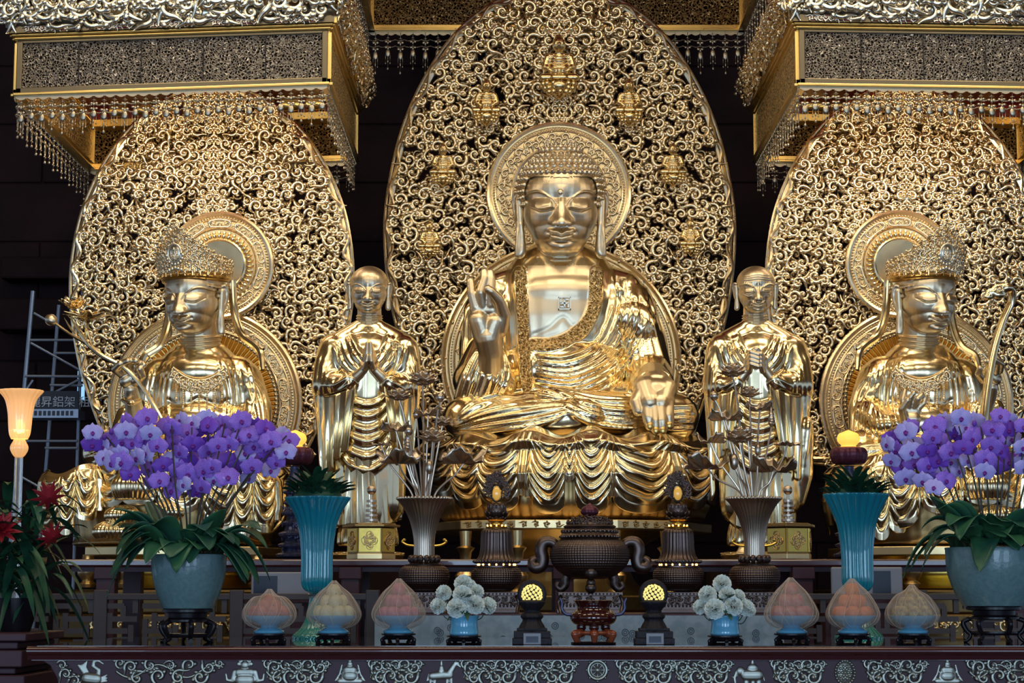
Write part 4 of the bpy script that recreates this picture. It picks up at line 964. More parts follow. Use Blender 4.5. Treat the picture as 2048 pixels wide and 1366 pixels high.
# ---------------------------------------------------------------- crowned side figures
def crowned(mx):
    X = (lambda x: x) if not mx else (lambda x: 2240 - x)
    P = lambda *a: (X(a[0]),) + a[1:]
    M_ = lambda L: [P(*q) for q in L]
    k_ = -1 if mx else 1
    S = Statue('crowned_bodhisattva_statue', 19.3, (X(400), 1130, 0), 'seated crowned gold figure %s' % ('raising a long curved ruyi sceptre' if mx else 'holding a long lotus stem up to the left'), 'statue')
    HT = S.head(P(388, 600, -18), 74, yaw=R(-20) * k_, pitch=R(6))
    # hair cap, crown band and topknot
    g = G(); q = G(); sphere(q, (0, .16, .30), (.86, .92, .62), 40, 24); V, N, fs = remesh(q, .035, 2)
    hl = np.where(V[:, 1] < -.1, .50 - .25 * np.clip((np.abs(V[:, 0]) - .3) / .5, 0, 1), -.25); keep = V[:, 2] > hl
    V = V + N * (.02 * np.sin(V[:, 2] * 45 + 8 * np.abs(V[:, 0])))[:, None]
    fs = [f[keep[f].all(1)] for f in fs]; q = G(); q.add(V, fs); g.merge(q, HT); g.obj('hair', 'goldskin', S.t, sharp=0)
    g = G(); q = G(); n = 64; th = np.arange(n + 1) * 2 * pi / n
    for zz_, r_, t_ in ((.60, .90, .045), (.68, .93, .03), (.53, .885, .03)): tube(q, np.stack((r_ * np.sin(th), .14 - r_ * 1.02 * np.cos(th), zz_ + .04 * np.cos(th * 2)), -1), t_, 6)
    g.merge(q, HT); g.obj('crown_band', 'frame', S.t)
    q = G(); rg = np.random.RandomState(5); T = []
    for row in range(9):
        zc = .78 + row * .135; nn = 30 - row; 
        for k in range(nn):
            a = (k + .5 * (row % 2)) / nn * 2 * pi; a = a if a < pi else a - 2 * pi
            top = .98 + .95 * max(0, 1 - (abs(a) / 1.35)) ** 1.15
            if zc > top: continue
            rr_ = .95 + .10 * (zc - .78) - .18 * max(0, zc - 1.45)
            m = np.array(Matrix.Rotation(a, 4, 'Z')) @ placed(0, -rr_ * 1.02, zc, .115 * rg.uniform(.85, 1.1), rg.uniform(0, 6.3), rg.choice([-1, 1])); m[1, 3] += .14; T.append(m)
    q.stamp(SCROLLS[0], T[::2]); q.stamp(SCROLLS[2], T[1::2])
    for k in range(15):
        a = -1.5 + k * .214; top = 1.0 + .93 * max(0, 1 - (abs(a) / 1.35)) ** 1.15
        q.merge(SCROLLS[1], np.array(Matrix.Rotation(a, 4, 'Z')) @ placed(0, -.98 + .14 * 0, top, .10, 1.57, 1))
        tube(q, [(.97 * sin(a), .14 - .99 * cos(a), .62), (1.0 * sin(a), .14 - 1.02 * cos(a), 1.0), (.98 * sin(a), .14 - 1.0 * cos(a), top + .05)], [.03, .025, .06], 6)
    sphere(q, (0, -.86, 2.0), (.09, .05, .16), 10, 8)
    g = G(); g.merge(q, HT); cw = g.obj('crown', 'screen', S.t, sharp=0)
    q = G()   # medallion with a tiny seated figure
    P_ = [(.20 * cos(a), -.98 + .03, 1.22 + .24 * sin(a)) for a in np.linspace(0, 2 * pi, 30)]; tube(q, np.array(P_) - (0, .03, 0), .035, 6); sphere(q, (0, -.93, 1.22), (.19, .06, .23), 16, 10)
    q.merge(TB, xf((0, -1.0, 1.08), (0, 0, 0), (.30, .3, .30)))
    for k in range(9): a = pi + k * pi / 8; sphere(q, (.24 * cos(a), -.98, 1.16 + .24 * sin(a)), (.05, .04, .05), 8, 6)
    for k in range(5): sphere(q, ((k - 2) * .09, -.97, .83 - .03 * abs(k - 2)), (.05, .05, .06), 8, 6)
    g = G(); g.merge(q, HT); g.obj('crown_medallion', 'silver', cw, sharp=0)
    g = G(); q = G(); sphere(q, (0, -.74, .34), (.06, .04, .06), 10, 8); g.merge(q, HT); g.obj('urna', 'goldskin', S.ho)
    # ribbons from the crown to the shoulders
    for (pts, nm) in (([(462, 560, -5), (466, 620, 0), (482, 668, -6), (518, 700, -25), (525, 740, -35)], 0), ([(336, 560, 5), (334, 640, 5), (318, 690, -8), (290, 712, -22), (280, 740, -30)], 0)):
        g = G(); S.tube(g, M_(pts), [5, 6, 8, 8, 5], 8, 30); S.tube(g, [(p_[0] + 7 * k_, p_[1], p_[2] - 3) for p_ in M_(pts)[:-1]], [3.5, 4, 5], 8, 30); g.obj('ribbon', 'goldbright', S.t)
    # torso and arms
    g = G()
    S.ell(g, P(398, 790, 22), (98, 72, 118)); S.ell(g, P(398, 748, 8), (84, 62, 46)); S.cap(g, P(393, 722, 8, 36), P(396, 735, 8, 46)); S.ell(g, P(398, 850, 0), (95, 70, 55))
    S.cap(g, P(322, 745, 18, 32), P(478, 745, 18, 34)); S.cap(g, P(350, 722, 14, 22), P(446, 722, 14, 22))
    S.ch(g, [P(310, 755, 18, 34), P(290, 810, 20, 32), P(285, 860, 0, 30)])
    S.ch(g, [P(488, 758, 18, 38), P(505, 820, 15, 40), P(505, 870, -15, 38), P(440, 885, -80, 26)])
    S.ch(g, [P(495, 760, 5, 26), P(525, 800, 5, 10)])
    S.ell(g, P(370, 905, -20), (175, 95, 40)); S.ch(g, [P(330, 890, 0, 45), P(215, 900, -50, 38), P(196, 905, -50, 32)]); S.ch(g, [P(440, 895, 0, 45), P(520, 905, -50, 40)]); S.ch(g, [P(215, 915, -60, 30), P(380, 920, -110, 30), P(510, 915, -70, 34)])
    if mx: S.ch(g, [P(500, 830, -20, 32), P(470, 850, -70, 24), P(440, 848, -95, 18)])
    fam = [(M_([(436, 718), (452, 800), (440, 880)]), M_([(500, 735), (508, 800), (492, 880)]), 8, 4), (M_([(500, 745), (528, 790), (538, 880)]), M_([(480, 760), (500, 820), (510, 880)]), 5, 3.5),
           (M_([(345, 728), (335, 800), (342, 880)]), M_([(300, 742), (290, 800), (300, 880)]), 6, 3.5), (M_([(345, 870), (400, 885), (452, 860)]), M_([(330, 905), (400, 915), (480, 890)]), 5, 3),
           (M_([(165, 900), (200, 880), (300, 880), (400, 900)]), M_([(170, 925), (230, 925), (320, 930), (420, 925)]), 6, 4), (M_([(370, 905), (450, 890), (545, 895)]), M_([(400, 930), (480, 930), (550, 925)]), 5, 4)]
    def chest(x, y):
        x = x if not mx else 2240 - x
        h = 3.5 * gs(x - 366, 24) * gs(y - 785, 26) + 3.5 * gs(x - 428, 24) * gs(y - 785, 26)
        d, t = dist_poly(x, y, catmull([(338, 800), (355, 812), (380, 806), (398, 796), (418, 806), (440, 810), (455, 800)], 20)); h -= 2.2 * gs(d, 3)
        d, t = dist_poly(x, y, catmull([(452, 735), (462, 800), (440, 850), (380, 880)], 20)); h += 2.5 * gs(d, 4)
        return h
    b = S.skin(g, .0125, fam, 12, extra=chest); b.obj('robe', 'goldbright', S.t, sharp=0)
    # necklace: scroll collar with hanging bead strings
    g = G()
    def onchest(x, y, lift=6):
        x0 = (x - 398) / 100.0; dpt = 8 - 62 * math.sqrt(max(.05, 1 - x0 ** 2 * .9)) + (max(0, 745 - y) * .35); return P(x, y, dpt - lift)
    for (yy, w, sag, r_) in ((735, 52, 26, 2.2), (745, 56, 30, 1.5), (762, 40, 22, 2.0)):
        S.tube(g, [onchest(398 + w * t, yy + sag * (1 - t * t)) for t in np.linspace(-1, 1, 9)], r_, 6, 40)
    for k in range(-6, 7):
        t = k / 6.0; x = 398 + 50 * t; y = 750 + 22 * (1 - t * t); q_ = S.p(*onchest(x, y, 7)); g.merge(SCROLLS[k % 3], placed(q_[0], q_[1], q_[2], .040, k * 1.3, 1 if k > 0 else -1))
        q_ = S.p(*onchest(x * .97 + 12, y + 9, 7)); g.merge(SCROLLS[2], placed(q_[0], q_[1], q_[2], .028, k * 2.3, 1))
    nk = g.obj('necklace', 'screen', S.t, sharp=0)
    for k, (x, y0_, y1_) in enumerate(((352, 758, 795), (366, 770, 812), (382, 778, 826), (398, 785, 848), (414, 778, 826), (430, 770, 812), (444, 758, 792))):
        g = G(); y = y0_
        while y < y1_: sphere(g, S.p(*onchest(x, y, 9)), .0105, 8, 6); y += 4.2
        sphere(g, S.p(*onchest(x, y1_ + 3, 9)), (.016, .016, .026), 8, 6); g.obj('bead_string', 'screen', nk, sharp=0)
    # raised arm with hand
    if not mx:
        g = G(); S.ch(g, [P(285, 870, -10, 24), P(262, 840, -30, 24), P(262, 790, -55, 18)]); 
        g = G(); S.tube(g, M_([(246, 800, -66), (262, 806, -84), (280, 800, -66)]), 5, 8); g.obj('bracelet', 'screen', S.t)
        S.hand([(P(252, 762, -72, 14), P(268, 750, -70, 14))], [P(276, 860, -20, 22), P(268, 815, -45, 18), P(262, 780, -66, 14)],
               [[P(246, 750, -76, 7), P(230, 738, -88, 6), P(240, 728, -98, 5.2)], [P(250, 744, -78, 7), P(240, 728, -92, 6), P(256, 722, -100, 5)], [P(262, 742, -78, 7), P(258, 722, -92, 6), P(272, 722, -98, 5)], [P(274, 744, -76, 6.5), P(278, 726, -86, 5.5), P(288, 730, -94, 4.6)]],
               [P(272, 762, -76, 8), P(284, 752, -88, 6.5), P(280, 738, -96, 5.5)], .0075, k=1.3, fill=[(P(260, 754, -72), (17, 10, 16))])
        g = G(); S.ch(g, [P(250, 830, -30, 18), P(240, 890, -30, 26)]); S.ch(g, [P(285, 830, -40, 14), P(300, 890, -40, 26)]); S.cap(g, P(262, 870, -25, 26), P(270, 900, -25, 30))
        sl = S.skin(g, .0125, [(M_([(248, 820), (232, 860), (225, 910)]), M_([(290, 820), (305, 860), (320, 905)]), 8, 3.5)], 5); sl.obj('sleeve', 'goldbright', S.t, sharp=0)
    else:
        S.hand([(P(250, 758, -72, 13), P(262, 746, -74, 13))], [P(276, 850, -20, 22), P(268, 805, -45, 18), P(258, 775, -66, 14)],
               [[P(240 + q * 8, 744 - abs(q - 1) * 2, -84, 6.5), P(236 + q * 9, 728, -98, 5.6), P(248 + q * 7, 720 + q, -104, 4.8)] for q in range(4)], [P(274, 760, -76, 8), P(284, 748, -92, 6.5), P(280, 736, -100, 5.5)], .0075)
        g = G(); S.ch(g, [P(250, 815, -30, 18), P(240, 890, -30, 26)]); S.ch(g, [P(285, 815, -40, 14), P(300, 890, -40, 26)])
        sl = S.skin(g, .0125, [(M_([(248, 800), (232, 850), (225, 910)]), M_([(290, 800), (305, 850), (320, 905)]), 8, 3.5)], 5); sl.obj('sleeve', 'goldbright', S.t, sharp=0)
        # front hand, palm out, middle finger and thumb meeting
        S.hand([(P(426, 838, -112, 14), P(412, 838, -114, 14)), (P(428, 822, -112, 10), P(408, 822, -112, 10))], [P(455, 858, -85, 17), P(435, 856, -104, 15)],
               [[P(432, 818, -114, 7), P(434, 800, -116, 6), P(430, 782, -114, 5)], [P(423, 816, -116, 7), P(420, 796, -124, 6), P(412, 786, -128, 5)], [P(414, 816, -116, 7), P(404, 798, -126, 6), P(396, 790, -124, 5)], [P(406, 820, -114, 6.5), P(392, 806, -120, 5.4), P(388, 792, -118, 4.6)]],
               [P(432, 838, -118, 9), P(436, 818, -132, 7), P(424, 800, -140, 5.5)], .0075)
    # draped seat, lotus leaves and base
    lobes = [(150, 42, .80), (222, 40, .62), (285, 46, .60), (370, 46, .70), (450, 44, .86), (530, 46, 1.0)]
    skirt(S, X(352), 218, 908, 1082, 190, [(X(a), b_, c_) for a, b_, c_ in lobes], nf=5)
    skirt(S, X(165), 62, 945, 1090, 52, [(X(130), 26, .96), (X(165), 20, .9), (X(200), 24, .7)], name='hanging_drape', yoff=-120, nf=4)
    skirt(S, X(505), 62, 940, 1085, 52, [(X(470), 26, .9), (X(505), 22, 1.0), (X(545), 24, .9)], name='hanging_drape', yoff=-120, nf=4)
    for (x, y, w, hgt, dd) in ((266, 1000, 40, 60, -185), (246, 1046, 34, 34, -190), (330, 1040, 34, 34, -200), (222, 1078, 34, 34, -195)):
        g = G(); s = S.s; lathe(g, lprof([(3, hgt), (w * .5, hgt * .95), (w * .95, hgt * .62), (w, hgt * .3), (w * .8, 0)], 20) * s, 160, c=tuple(S.p(X(x), y, dd)), rib=lambda th, r, z, t: 1 + .045 * np.cos(th * 26)); g.obj('lotus_leaf', 'goldbright', S.t, sharp=0)
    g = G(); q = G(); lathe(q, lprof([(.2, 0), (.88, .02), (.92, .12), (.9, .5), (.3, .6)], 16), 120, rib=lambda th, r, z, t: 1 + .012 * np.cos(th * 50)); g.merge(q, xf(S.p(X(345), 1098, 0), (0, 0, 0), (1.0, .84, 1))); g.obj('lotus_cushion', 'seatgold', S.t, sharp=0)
    # pedestal
    cx_ = S.p(X(370), 1100, 0)[0]; z1 = ZW(1092, 18.6)
    pt = thing('statue_pedestal', (cx_, S.p(0, 0, 0)[1], 0), 'gold carved pedestal under the crowned figure with the %s' % ('sceptre' if mx else 'lotus stem'), 'pedestal')
    pl = [(-.8, -.75), (-.4, -.95), (.4, -.95), (.8, -.75), (1.0, .2), (.7, .6), (-.7, .6), (-1.0, .2)]; y_ = S.p(0, 0, 0)[1]
    g = G(); slab(g, pl, z1 - .09, z1 - .005, (cx_, y_)); g.obj('slab', 'halo', pt, smooth=False, bevel=.01)
    for x in (-.78, -.4, .4, .78):
        g = G(); lathe(g, [(.07, 0), (.08, .03), (.05, .06), (.095, .12), (.10, .18), (.06, .24), (.05, .30)], 16, c=(cx_ + x, y_ - .7 - (.16 if abs(x) < .5 else 0), z1 - .38)); g.obj('column', 'halo', pt)
    g = G(); lathe(g, lprof([(.8, 0), (.62, .1), (.62, .2), (.78, .31)], 14), 64, c=(cx_, y_, z1 - .39)); g.obj('drum', 'boxgold', pt)
    g = G(); petals_ring(g, (cx_, y_, z1 - .50), .78, 24, .22, .12, R(65), -.3); g.obj('lotus_petals', 'halo', pt, solid=.01)
    g = G(); slab(g, [(a * 1.15, b_ * 1.05) for a, b_ in pl], z1 - .62, z1 - .40, (cx_, y_)); slab(g, [(a * 1.3, b_ * 1.12) for a, b_ in pl], z1 - .85, z1 - .62, (cx_, y_)); slab(g, [(a * 1.45, b_ * 1.2) for a, b_ in pl], 0, z1 - .85, (cx_, y_)); g.obj('stepped_base', 'shadegilt', pt, smooth=False, bevel=.02)
    # flat base reliefs so that the plinth reads as carved
    g = G()
    for k in range(12):
        for r_ in range(2): g.merge(SCROLLS[k % 3], placed(cx_ - .62 + k * .112, y_ - .95 * 1.12 - .005 - (.08 if r_ else 0), z1 - .72 - .24 * r_, .055, k * 1.7, 1 if k % 2 else -1, .5))
    g.obj('base_relief', 'halo', pt, sharp=0)
    return S
L1 = crowned(False); L2 = crowned(True)
# lotus spray held by the left figure
S = L1; t = thing('lotus_spray', S.p(300, 860, -100), 'long gold lotus stem with bud and open bloom held by the left crowned figure', 'flower')
g = G(); S.tube(g, [(345, 880, -112), (318, 828, -112), (285, 775, -106), (252, 738, -96), (205, 712, -90), (178, 690, -88), (160, 668, -86)], [4, 4.5, 4.5, 4.5, 5, 4.5], 8, 50); g.obj('stem', 'goldbright', t)
for pts in ([(178, 690, -88), (140, 668, -88), (108, 645, -88)], [(165, 672, -86), (146, 640, -86), (142, 615, -86)], [(172, 684, -86), (172, 655, -86), (170, 640, -86)]):
    g = G(); S.tube(g, pts, [3.6, 3, 2.6], 8, 16); g.obj('branch', 'goldbright', t)
for pts in ([(176, 688, -90), (160, 660, -92), (133, 628, -92)], [(182, 690, -90), (178, 668, -92), (168, 652, -94)], [(150, 668, -90), (140, 655, -90), (128, 635, -90)]):
    g = G(); S.tube(g, pts, [4, 6, .8], 8, 16, flat=.35); g.obj('leaf', 'goldbright', t)
g = G(); c = S.p(102, 640, -88); sphere(g, c, (.065, .05, .05), 16, 12, rot=rotm('Y', .6)); 
for k in range(8): torus_y(g, c + (0, 0, 0), .012 + k * .006, .003, 24, 5)
g.obj('bud', 'goldskin', t)
g = G(); c = S.p(146, 617, -86); 
for (r_, n, L_, tl) in ((.01, 6, .13, R(12)), (.03, 7, .15, R(32)), (.04, 8, .15, R(52))): petals_ring(g, tuple(c), r_, n, L_, .06, tl, -.3, r_ * 9)
g.obj('bloom', 'goldbright', t, solid=.006)
g = G(); c = S.p(172, 642, -86); 
for (r_, n, L_, tl) in ((.01, 6, .16, R(50)), (.03, 7, .20, R(66)), (.02, 6, .10, R(20))): petals_ring(g, tuple(c), r_, n, L_, .08, tl, .2, r_ * 9)
g.obj('bloom', 'goldbright', t, solid=.006)
# ruyi sceptre held by the right figure
S = L2; t = thing('ruyi_sceptre', S.p(1975, 880, -110), 'long curved gold sceptre with a cloud-shaped head', 'sceptre')
g = G(); S.tube(g, [(1966, 895, -118), (1968, 830, -114), (1978, 750, -108), (1990, 690, -104), (2006, 640, -102), (2022, 605, -104), (2022, 580, -110), (2002, 570, -118)], [8, 10, 10, 9.5, 8.5, 8.5, 11, 10], 12, 60, flat=.6); g.obj('shaft', 'goldbright', t, sharp=0)
g = G(); 
for (dx, dy, r_) in ((0, 0, 17), (-15, 7, 15), (13, -3, 15), (-24, 16, 11), (-4, 11, 15)): S.ell(g, (2000 + dx, 578 + dy, -124), (r_, 8, r_ * .62))
V, N, fs = remesh(g, .010, 4); g = G(); g.add(V, fs); c = S.p(2000, 578, -133); g.merge(SCROLLS[2], placed(c[0], c[1], c[2], .035, 0, 1)); g.obj('sceptre_head', 'goldbright', t, sharp=0)
# ---------------------------------------------------------------- canopies
def tassel_mesh(L=.36):
    g = G(); z = 0
    tube(g, [(0, 0, 0), (0, 0, -L * .36)], .003, 4); sphere(g, (0, 0, -.05), (.024, .024, .006), 10, 4)
    for zz_ in (-L * .22, -L * .36): 
        for k in (-1, 1): sphere(g, (k * .022, 0, zz_), (.020, .006, .012), 6, 4)
        sphere(g, (0, 0, zz_ - .01), (.012, .012, .020), 6, 5)
    sphere(g, (0, 0, -L * .50), (.030, .010, .036), 8, 6)
    for k in (-1, 0, 1):
        x = k * .026; ln = L * (.30 if k == 0 else .17); tube(g, [(x, 0, -L * .52), (x, 0, -L * .56 - ln)], .003, 4)
        sphere(g, (x, 0, -L * .58 - ln), (.013, .013, .017) if k == 0 else (.008, .008, .010), 8, 6)
        if k == 0: sphere(g, (0, 0, -L * .70), (.009, .009, .02), 6, 5)
    return g
TG = tassel_mesh(); TME = TG.mesh('tassel', 'tassel', True, 0)
def tassel(par, p, sc=1.0, rz=0, long=1.0):
    o = bpy.data.objects.new('tassel', TME); COL.objects.link(o); o.parent = par; o.location = Vector(tuple(p)) - par.location; o.scale = (sc, sc, sc * long); o.rotation_euler.z = rz; return o
def canopy(name, x0, x1, yf, yb, zpx, Df, label, shear, side_in, nt=(30, 14, 14, 24), open_front=True, tas_front=True, longs=1.0):
    zb, zpt, zm, zf, zc = [ZW(q, Df) for q in zpx]     # bottom, panel top, moulding top, frieze top, crest top
    xc = (x0 + x1) / 2; T = thing(name, (xc, (yf + yb) / 2, zb), label, 'canopy')
    def fin(g, nm, m, **k):
        g.v = [np.column_stack((v[:, 0], v[:, 1], v[:, 2] + shear * (v[:, 0] - xc))) for v in g.v]; return g.obj(nm, m, T, **k)
    th = .09; r = .055
    sides = [('f', (x0, yf), (x1, yf)), ('b', (x0, yb), (x1, yb)), ('l', (x0, yf), (x0, yb)), ('r', (x1, yf), (x1, yb))]
    for sd, a, b in sides:
        n = (b[0] - a[0], b[1] - a[1]); L = math.hypot(*n); ax = 'x' if n[0] else 'y'
        def bx(g, t0, t1, z0, z1, o0, o1):
            sg = {'f': -1, 'b': 1, 'l': -1, 'r': 1}[sd]
            if ax == 'x': ys = sorted((a[1] + sg * o0, a[1] + sg * o1)); box(g, a[0] + t0, a[0] + t1, ys[0], ys[1], z0, z1)
            else: xs = sorted((a[0] + sg * o0, a[0] + sg * o1)); box(g, xs[0], xs[1], a[1] + t0, a[1] + t1, z0, z1)
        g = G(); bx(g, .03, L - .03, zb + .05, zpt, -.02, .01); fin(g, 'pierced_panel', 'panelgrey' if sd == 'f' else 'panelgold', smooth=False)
        g = G(); bx(g, 0, L, zb, zb + r, -.05, .035); bx(g, 0, L, zpt - .02, zpt + .015, -.05, .02); bx(g, 0, r, zb, zpt, -.05, .035); bx(g, L - r, L, zb, zpt, -.05, .035)
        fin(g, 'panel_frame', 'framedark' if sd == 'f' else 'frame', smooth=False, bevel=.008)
        g = G(); bx(g, -.02, L + .02, zb - .022, zb + .006, -.07, .05); fin(g, 'bottom_rail', 'frame', smooth=False, bevel=.006)
        g = G(); bx(g, -.03, L + .03, zpt + .01, zpt + .04, -.05, .05); bx(g, -.05, L + .05, zpt + .04, zm, -.05, .07); fin(g, 'moulding', 'frame', smooth=False, bevel=.012)
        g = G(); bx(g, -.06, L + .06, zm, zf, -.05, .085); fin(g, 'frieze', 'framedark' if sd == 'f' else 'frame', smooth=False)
        if sd == 'f':
            g = G(); k = 1
            for k in range(1, 5): bx(g, L * k / 5 - .004, L * k / 5 + .004, zb + r, zpt - .02, .01, .016)
            fin(g, 'panel_joint', 'ebony', smooth=False)
        # frieze cartouches
        if sd in ('f', side_in):
            n_ = 5; sg = {'f': -1, 'b': 1, 'l': -1, 'r': 1}[sd]
            for k in range(n_):
                cc = L * (k + .5) / n_; g = G(); bx(g, cc - .20, cc + .20, zm + .008, zf - .008, .085, .091); cg = fin(g, 'cartouche_ground', 'red', smooth=False)
                g = G()
                for q in range(9):
                    t_ = cc - .19 + q * .047
                    if ax == 'x': m = placed(a[0] + t_, a[1] + sg * .092, (zm + zf) / 2, (zf - zm) * .42, q * 1.3, 1, .6)
                    else: m = np.array(Matrix.Translation((a[0] + sg * .092, a[1] + t_, (zm + zf) / 2)) @ Matrix.Rotation(pi / 2 if sg > 0 else -pi / 2, 4, 'Z')) @ placed(0, 0, 0, (zf - zm) * .42, q * 1.3, 1, .6)
                    g.merge(SCROLLS[q % 3], m)
                fin(g, 'cartouche', 'silver', sharp=0).parent = cg
        # crest of large scrolls on a flared backing
        if sd in ('f', side_in):
            g = G(); sg = {'f': -1, 'b': 1, 'l': -1, 'r': 1}[sd]; hh = zc - zf; nn = int(L / .17) + 2; rg = np.random.RandomState(3)
            bx(g, -.10, L + .10, zf - .005, zf + hh * .75, .04, .08)
            for k in range(nn):
                for row in range(3):
                    t_ = -.12 + (L + .24) * (k + .5 * row) / nn; zz_ = zf + hh * (.22, .55, .84)[row]; off = .10 + .04 * row; sz = hh * (.36, .42, .32)[row]
                    m0 = placed(0, 0, 0, sz, rg.uniform(0, 6.3), 1 if k % 2 else -1, .9)
                    if ax == 'x': m = np.array(Matrix.Translation((a[0] + t_, a[1] + sg * off, zz_)))
                    else: m = np.array(Matrix.Translation((a[0] + sg * off, a[1] + t_, zz_)) @ Matrix.Rotation(pi / 2 if sg > 0 else -pi / 2, 4, 'Z'))
                    g.merge(SCROLLS[rg.choice([0, 1, 3])], m @ m0)
                    if row and k % 3 == 0: g.merge(SCROLLS[1], m @ placed(0, 0, hh * .25, sz * .8, 1.57, 1, .9))
            fin(g, 'crest', 'silver' if sd == 'f' else 'screen', sharp=0)
        # scalloped trim and bead swags
        nS = max(4, int(L / .1)); g = G(); b_ = G(); sphere(b_, (0, 0, 0), .0085, 5, 4); Tm = {.115: [], .19: []}
        for k in range(nS):
            for q in range(7):
                t0 = L * (k + q / 7) / nS; t1 = L * (k + (q + 1) / 7) / nS; dz = .018 + .022 * sin((q + .5) / 7 * pi); bx(g, t0, t1, zb - .022 - dz, zb - .02, .010, .018)
                for rowz in (.115, .19):
                    tt_ = (t0 + t1) / 2; zz_ = zb - rowz - .015 * sin((q + .5) / 7 * pi); m = np.eye(4); m[:3, 3] = (a[0] + tt_, a[1], zz_) if ax == 'x' else (a[0], a[1] + tt_, zz_); Tm[rowz].append(m)
        fin(g, 'scalloped_trim', 'tassel', smooth=False)
        for q in Tm: gb = G(); gb.stamp(b_, Tm[q]); fin(gb, 'bead_swag', 'tassel', sharp=0)
        nT = {'f': nt[0], 'l': nt[1], 'r': nt[2], 'b': nt[3]}[sd]
        for k in range(nT):
            t_ = L * (k + .5) / nT; x, y = (a[0] + t_, a[1]) if ax == 'x' else (a[0], a[1] + t_)
            tassel(T, (x, y, zb - .03 + shear * (x - xc)), 1.0, 0 if ax == 'x' else pi / 2, longs * (1.0 if k % 2 else 1.12))
    # ceiling with gilt rolls on red boards
    g = G(); box(g, x0, x1, yf, yb, zf - .02, zf + .02); fin(g, 'ceiling_board', 'red', smooth=False)
    zr = ZW(238, 21.3) if name == 'side_canopy' else zpt
    g = G(); box(g, x0 + .05, x1 - .05, yb - .16, yb - .06, zr + .02, zf); fin(g, 'red_board', 'red', smooth=False)
    g = G(); n_ = 9
    for k in range(n_):
        xa = x0 + .25 + (x1 - x0 - .5) * k / n_; w = (x1 - x0 - .5) / n_ * .72; P = [(xa, yb - .2, zr + .13), (xa + w, yb - .2, zr + .13)]; tube(g, P, .085, 16)
    fin(g, 'gilt_roll', 'frame')
    g = G(); box(g, x0 + .05, x1 - .05, yb - .24, yb - .04, zr - .05, zr + .04); fin(g, 'inner_rail', 'frame', smooth=False, bevel=.01)
    return T
CX = (5.10, 2.20)
canopy('side_canopy', -5.10, -2.20, -1.8, 1.5, (178, 74, 60, 47, -4), 18.2, 'gold box canopy hung over the crowned figure with the lotus stem, at the top left', .036, 'r', nt=(30, 18, 18, 22))
canopy('side_canopy', 2.20, 5.10, -1.8, 1.5, (174, 66, 52, 38, -12), 18.2, 'gold box canopy hung over the crowned figure with the sceptre, at the top right', -.016, 'l', nt=(30, 18, 18, 22))
canopy('central_canopy', -2.13, 2.20, -2.6, 2.5, (60, -95, -110, -125, -180), 22.5, 'gold box canopy behind the top of the tallest mandorla, cut by the photo edge', 0, 'f', nt=(0, 22, 22, 30), longs=1.35)
# ---------------------------------------------------------------- altar table in front
DT = 11.25; YT = CAMY + DT; ZT = ZW(1292, DT)
xl = XW(72, DT); xr = -xl + .0
sT = DT / F
tb = thing('altar_table', (0, YT + 1.2, 0), 'long purple-brown altar table with silver scroll relief, foremost, along the bottom of the photo', 'table')
g = G(); P = [(0, ZT - .004), (.012, ZT - .002), (.03, ZT - .012), (.036, ZT - .030), (.028, ZT - .046), (.006, ZT - .052), (0, ZT - .075), (-.02, ZT - .08)]
box(g, xl, xr, YT + .03, YT + 2.5, ZT - .08, ZT - .006)
V = np.array([(x, YT - p[0] + .02, p[1]) for x in (xl - .02, xr + .02) for p in P]); n = len(P); g.add(V, [np.array([(i, i + 1, n + i + 1, n + i) for i in range(n - 1)])])
g.obj('table_top', 'woodred', tb, sharp=50)
g = G(); box(g, xl + .03, xr - .03, YT + .02, YT + 2.48, ZT - .006, ZT); g.obj('glass_top', 'black', tb, smooth=False)
g = G(); za = ZT - .08; pl = [(xl + .05, za), (xl + .10, za - .03), (xl + .14, za - .10), (xl + .17, za - .22), (xl + .40, za - .26), (xr - .40, za - .26), (xr - .17, za - .22), (xr - .14, za - .10), (xr - .10, za - .03), (xr - .05, za)]
prism(g, pl, YT + .05, YT + .09); g.obj('apron', 'wood', tb, smooth=False, bevel=.004)
for sx in (xl + .18, xr - .30):
    for yy in (YT + .08, YT + 2.2): g = G(); box(g, sx, sx + .12, yy, yy + .12, 0, za); g.obj('leg', 'wood', tb, smooth=False, bevel=.01)
YA = YT + .05
def tp(px, py): q = PX(px, py, DT + .05); return q[0], q[2]
emb = {190: 'swan', 490: 'guardian', 700: 'seated', 885: 'horse', 1195: 'wheel', 1505: 'elephant', 1690: 'jewel', 1895: 'seated'}
rg = np.random.RandomState(9)
x = 232.0; k = 0
pitch = 92.0
def vine(x0, x1, nm):
    g = G(); n = 0; w = x1 - x0
    for (fx, y, sz, rot, mir, kd) in ((.04, 1326, 9, 2.2, 1, 2), (.14, 1334, 12, 1.2, 1, 0), (.20, 1356, 13, -1.0, -1, 3), (.32, 1330, 12, .5, -1, 0), (.40, 1352, 14, 3.0, 1, 3), (.50, 1332, 10, 1.6, 1, 1), (.58, 1354, 13, .3, -1, 0), (.68, 1330, 12, 2.5, 1, 3), (.78, 1354, 13, 4.1, 1, 0), (.86, 1334, 12, 2.0, -1, 0), (.96, 1326, 9, 1.0, -1, 2)):
        a, c = tp(x0 + w * fx, y); g.merge(SCROLLS[kd], placed(a, YA - .004, c, sz * 1.12 * sT, rot, mir, .8))
    pts = [tp(x0 + w * f, 1342 + 13 * sin(f * 12)) for f in np.linspace(0, 1, 14)]
    tube(g, catmull([(a, YA - .004, c) for a, c in pts], 60), .009, 6)
    return g.obj(nm, 'relief', tb, sharp=0)
edges = [232] + sum([[e - 42, e + 42] for e in sorted(emb) if e > 300], []) + [2090]
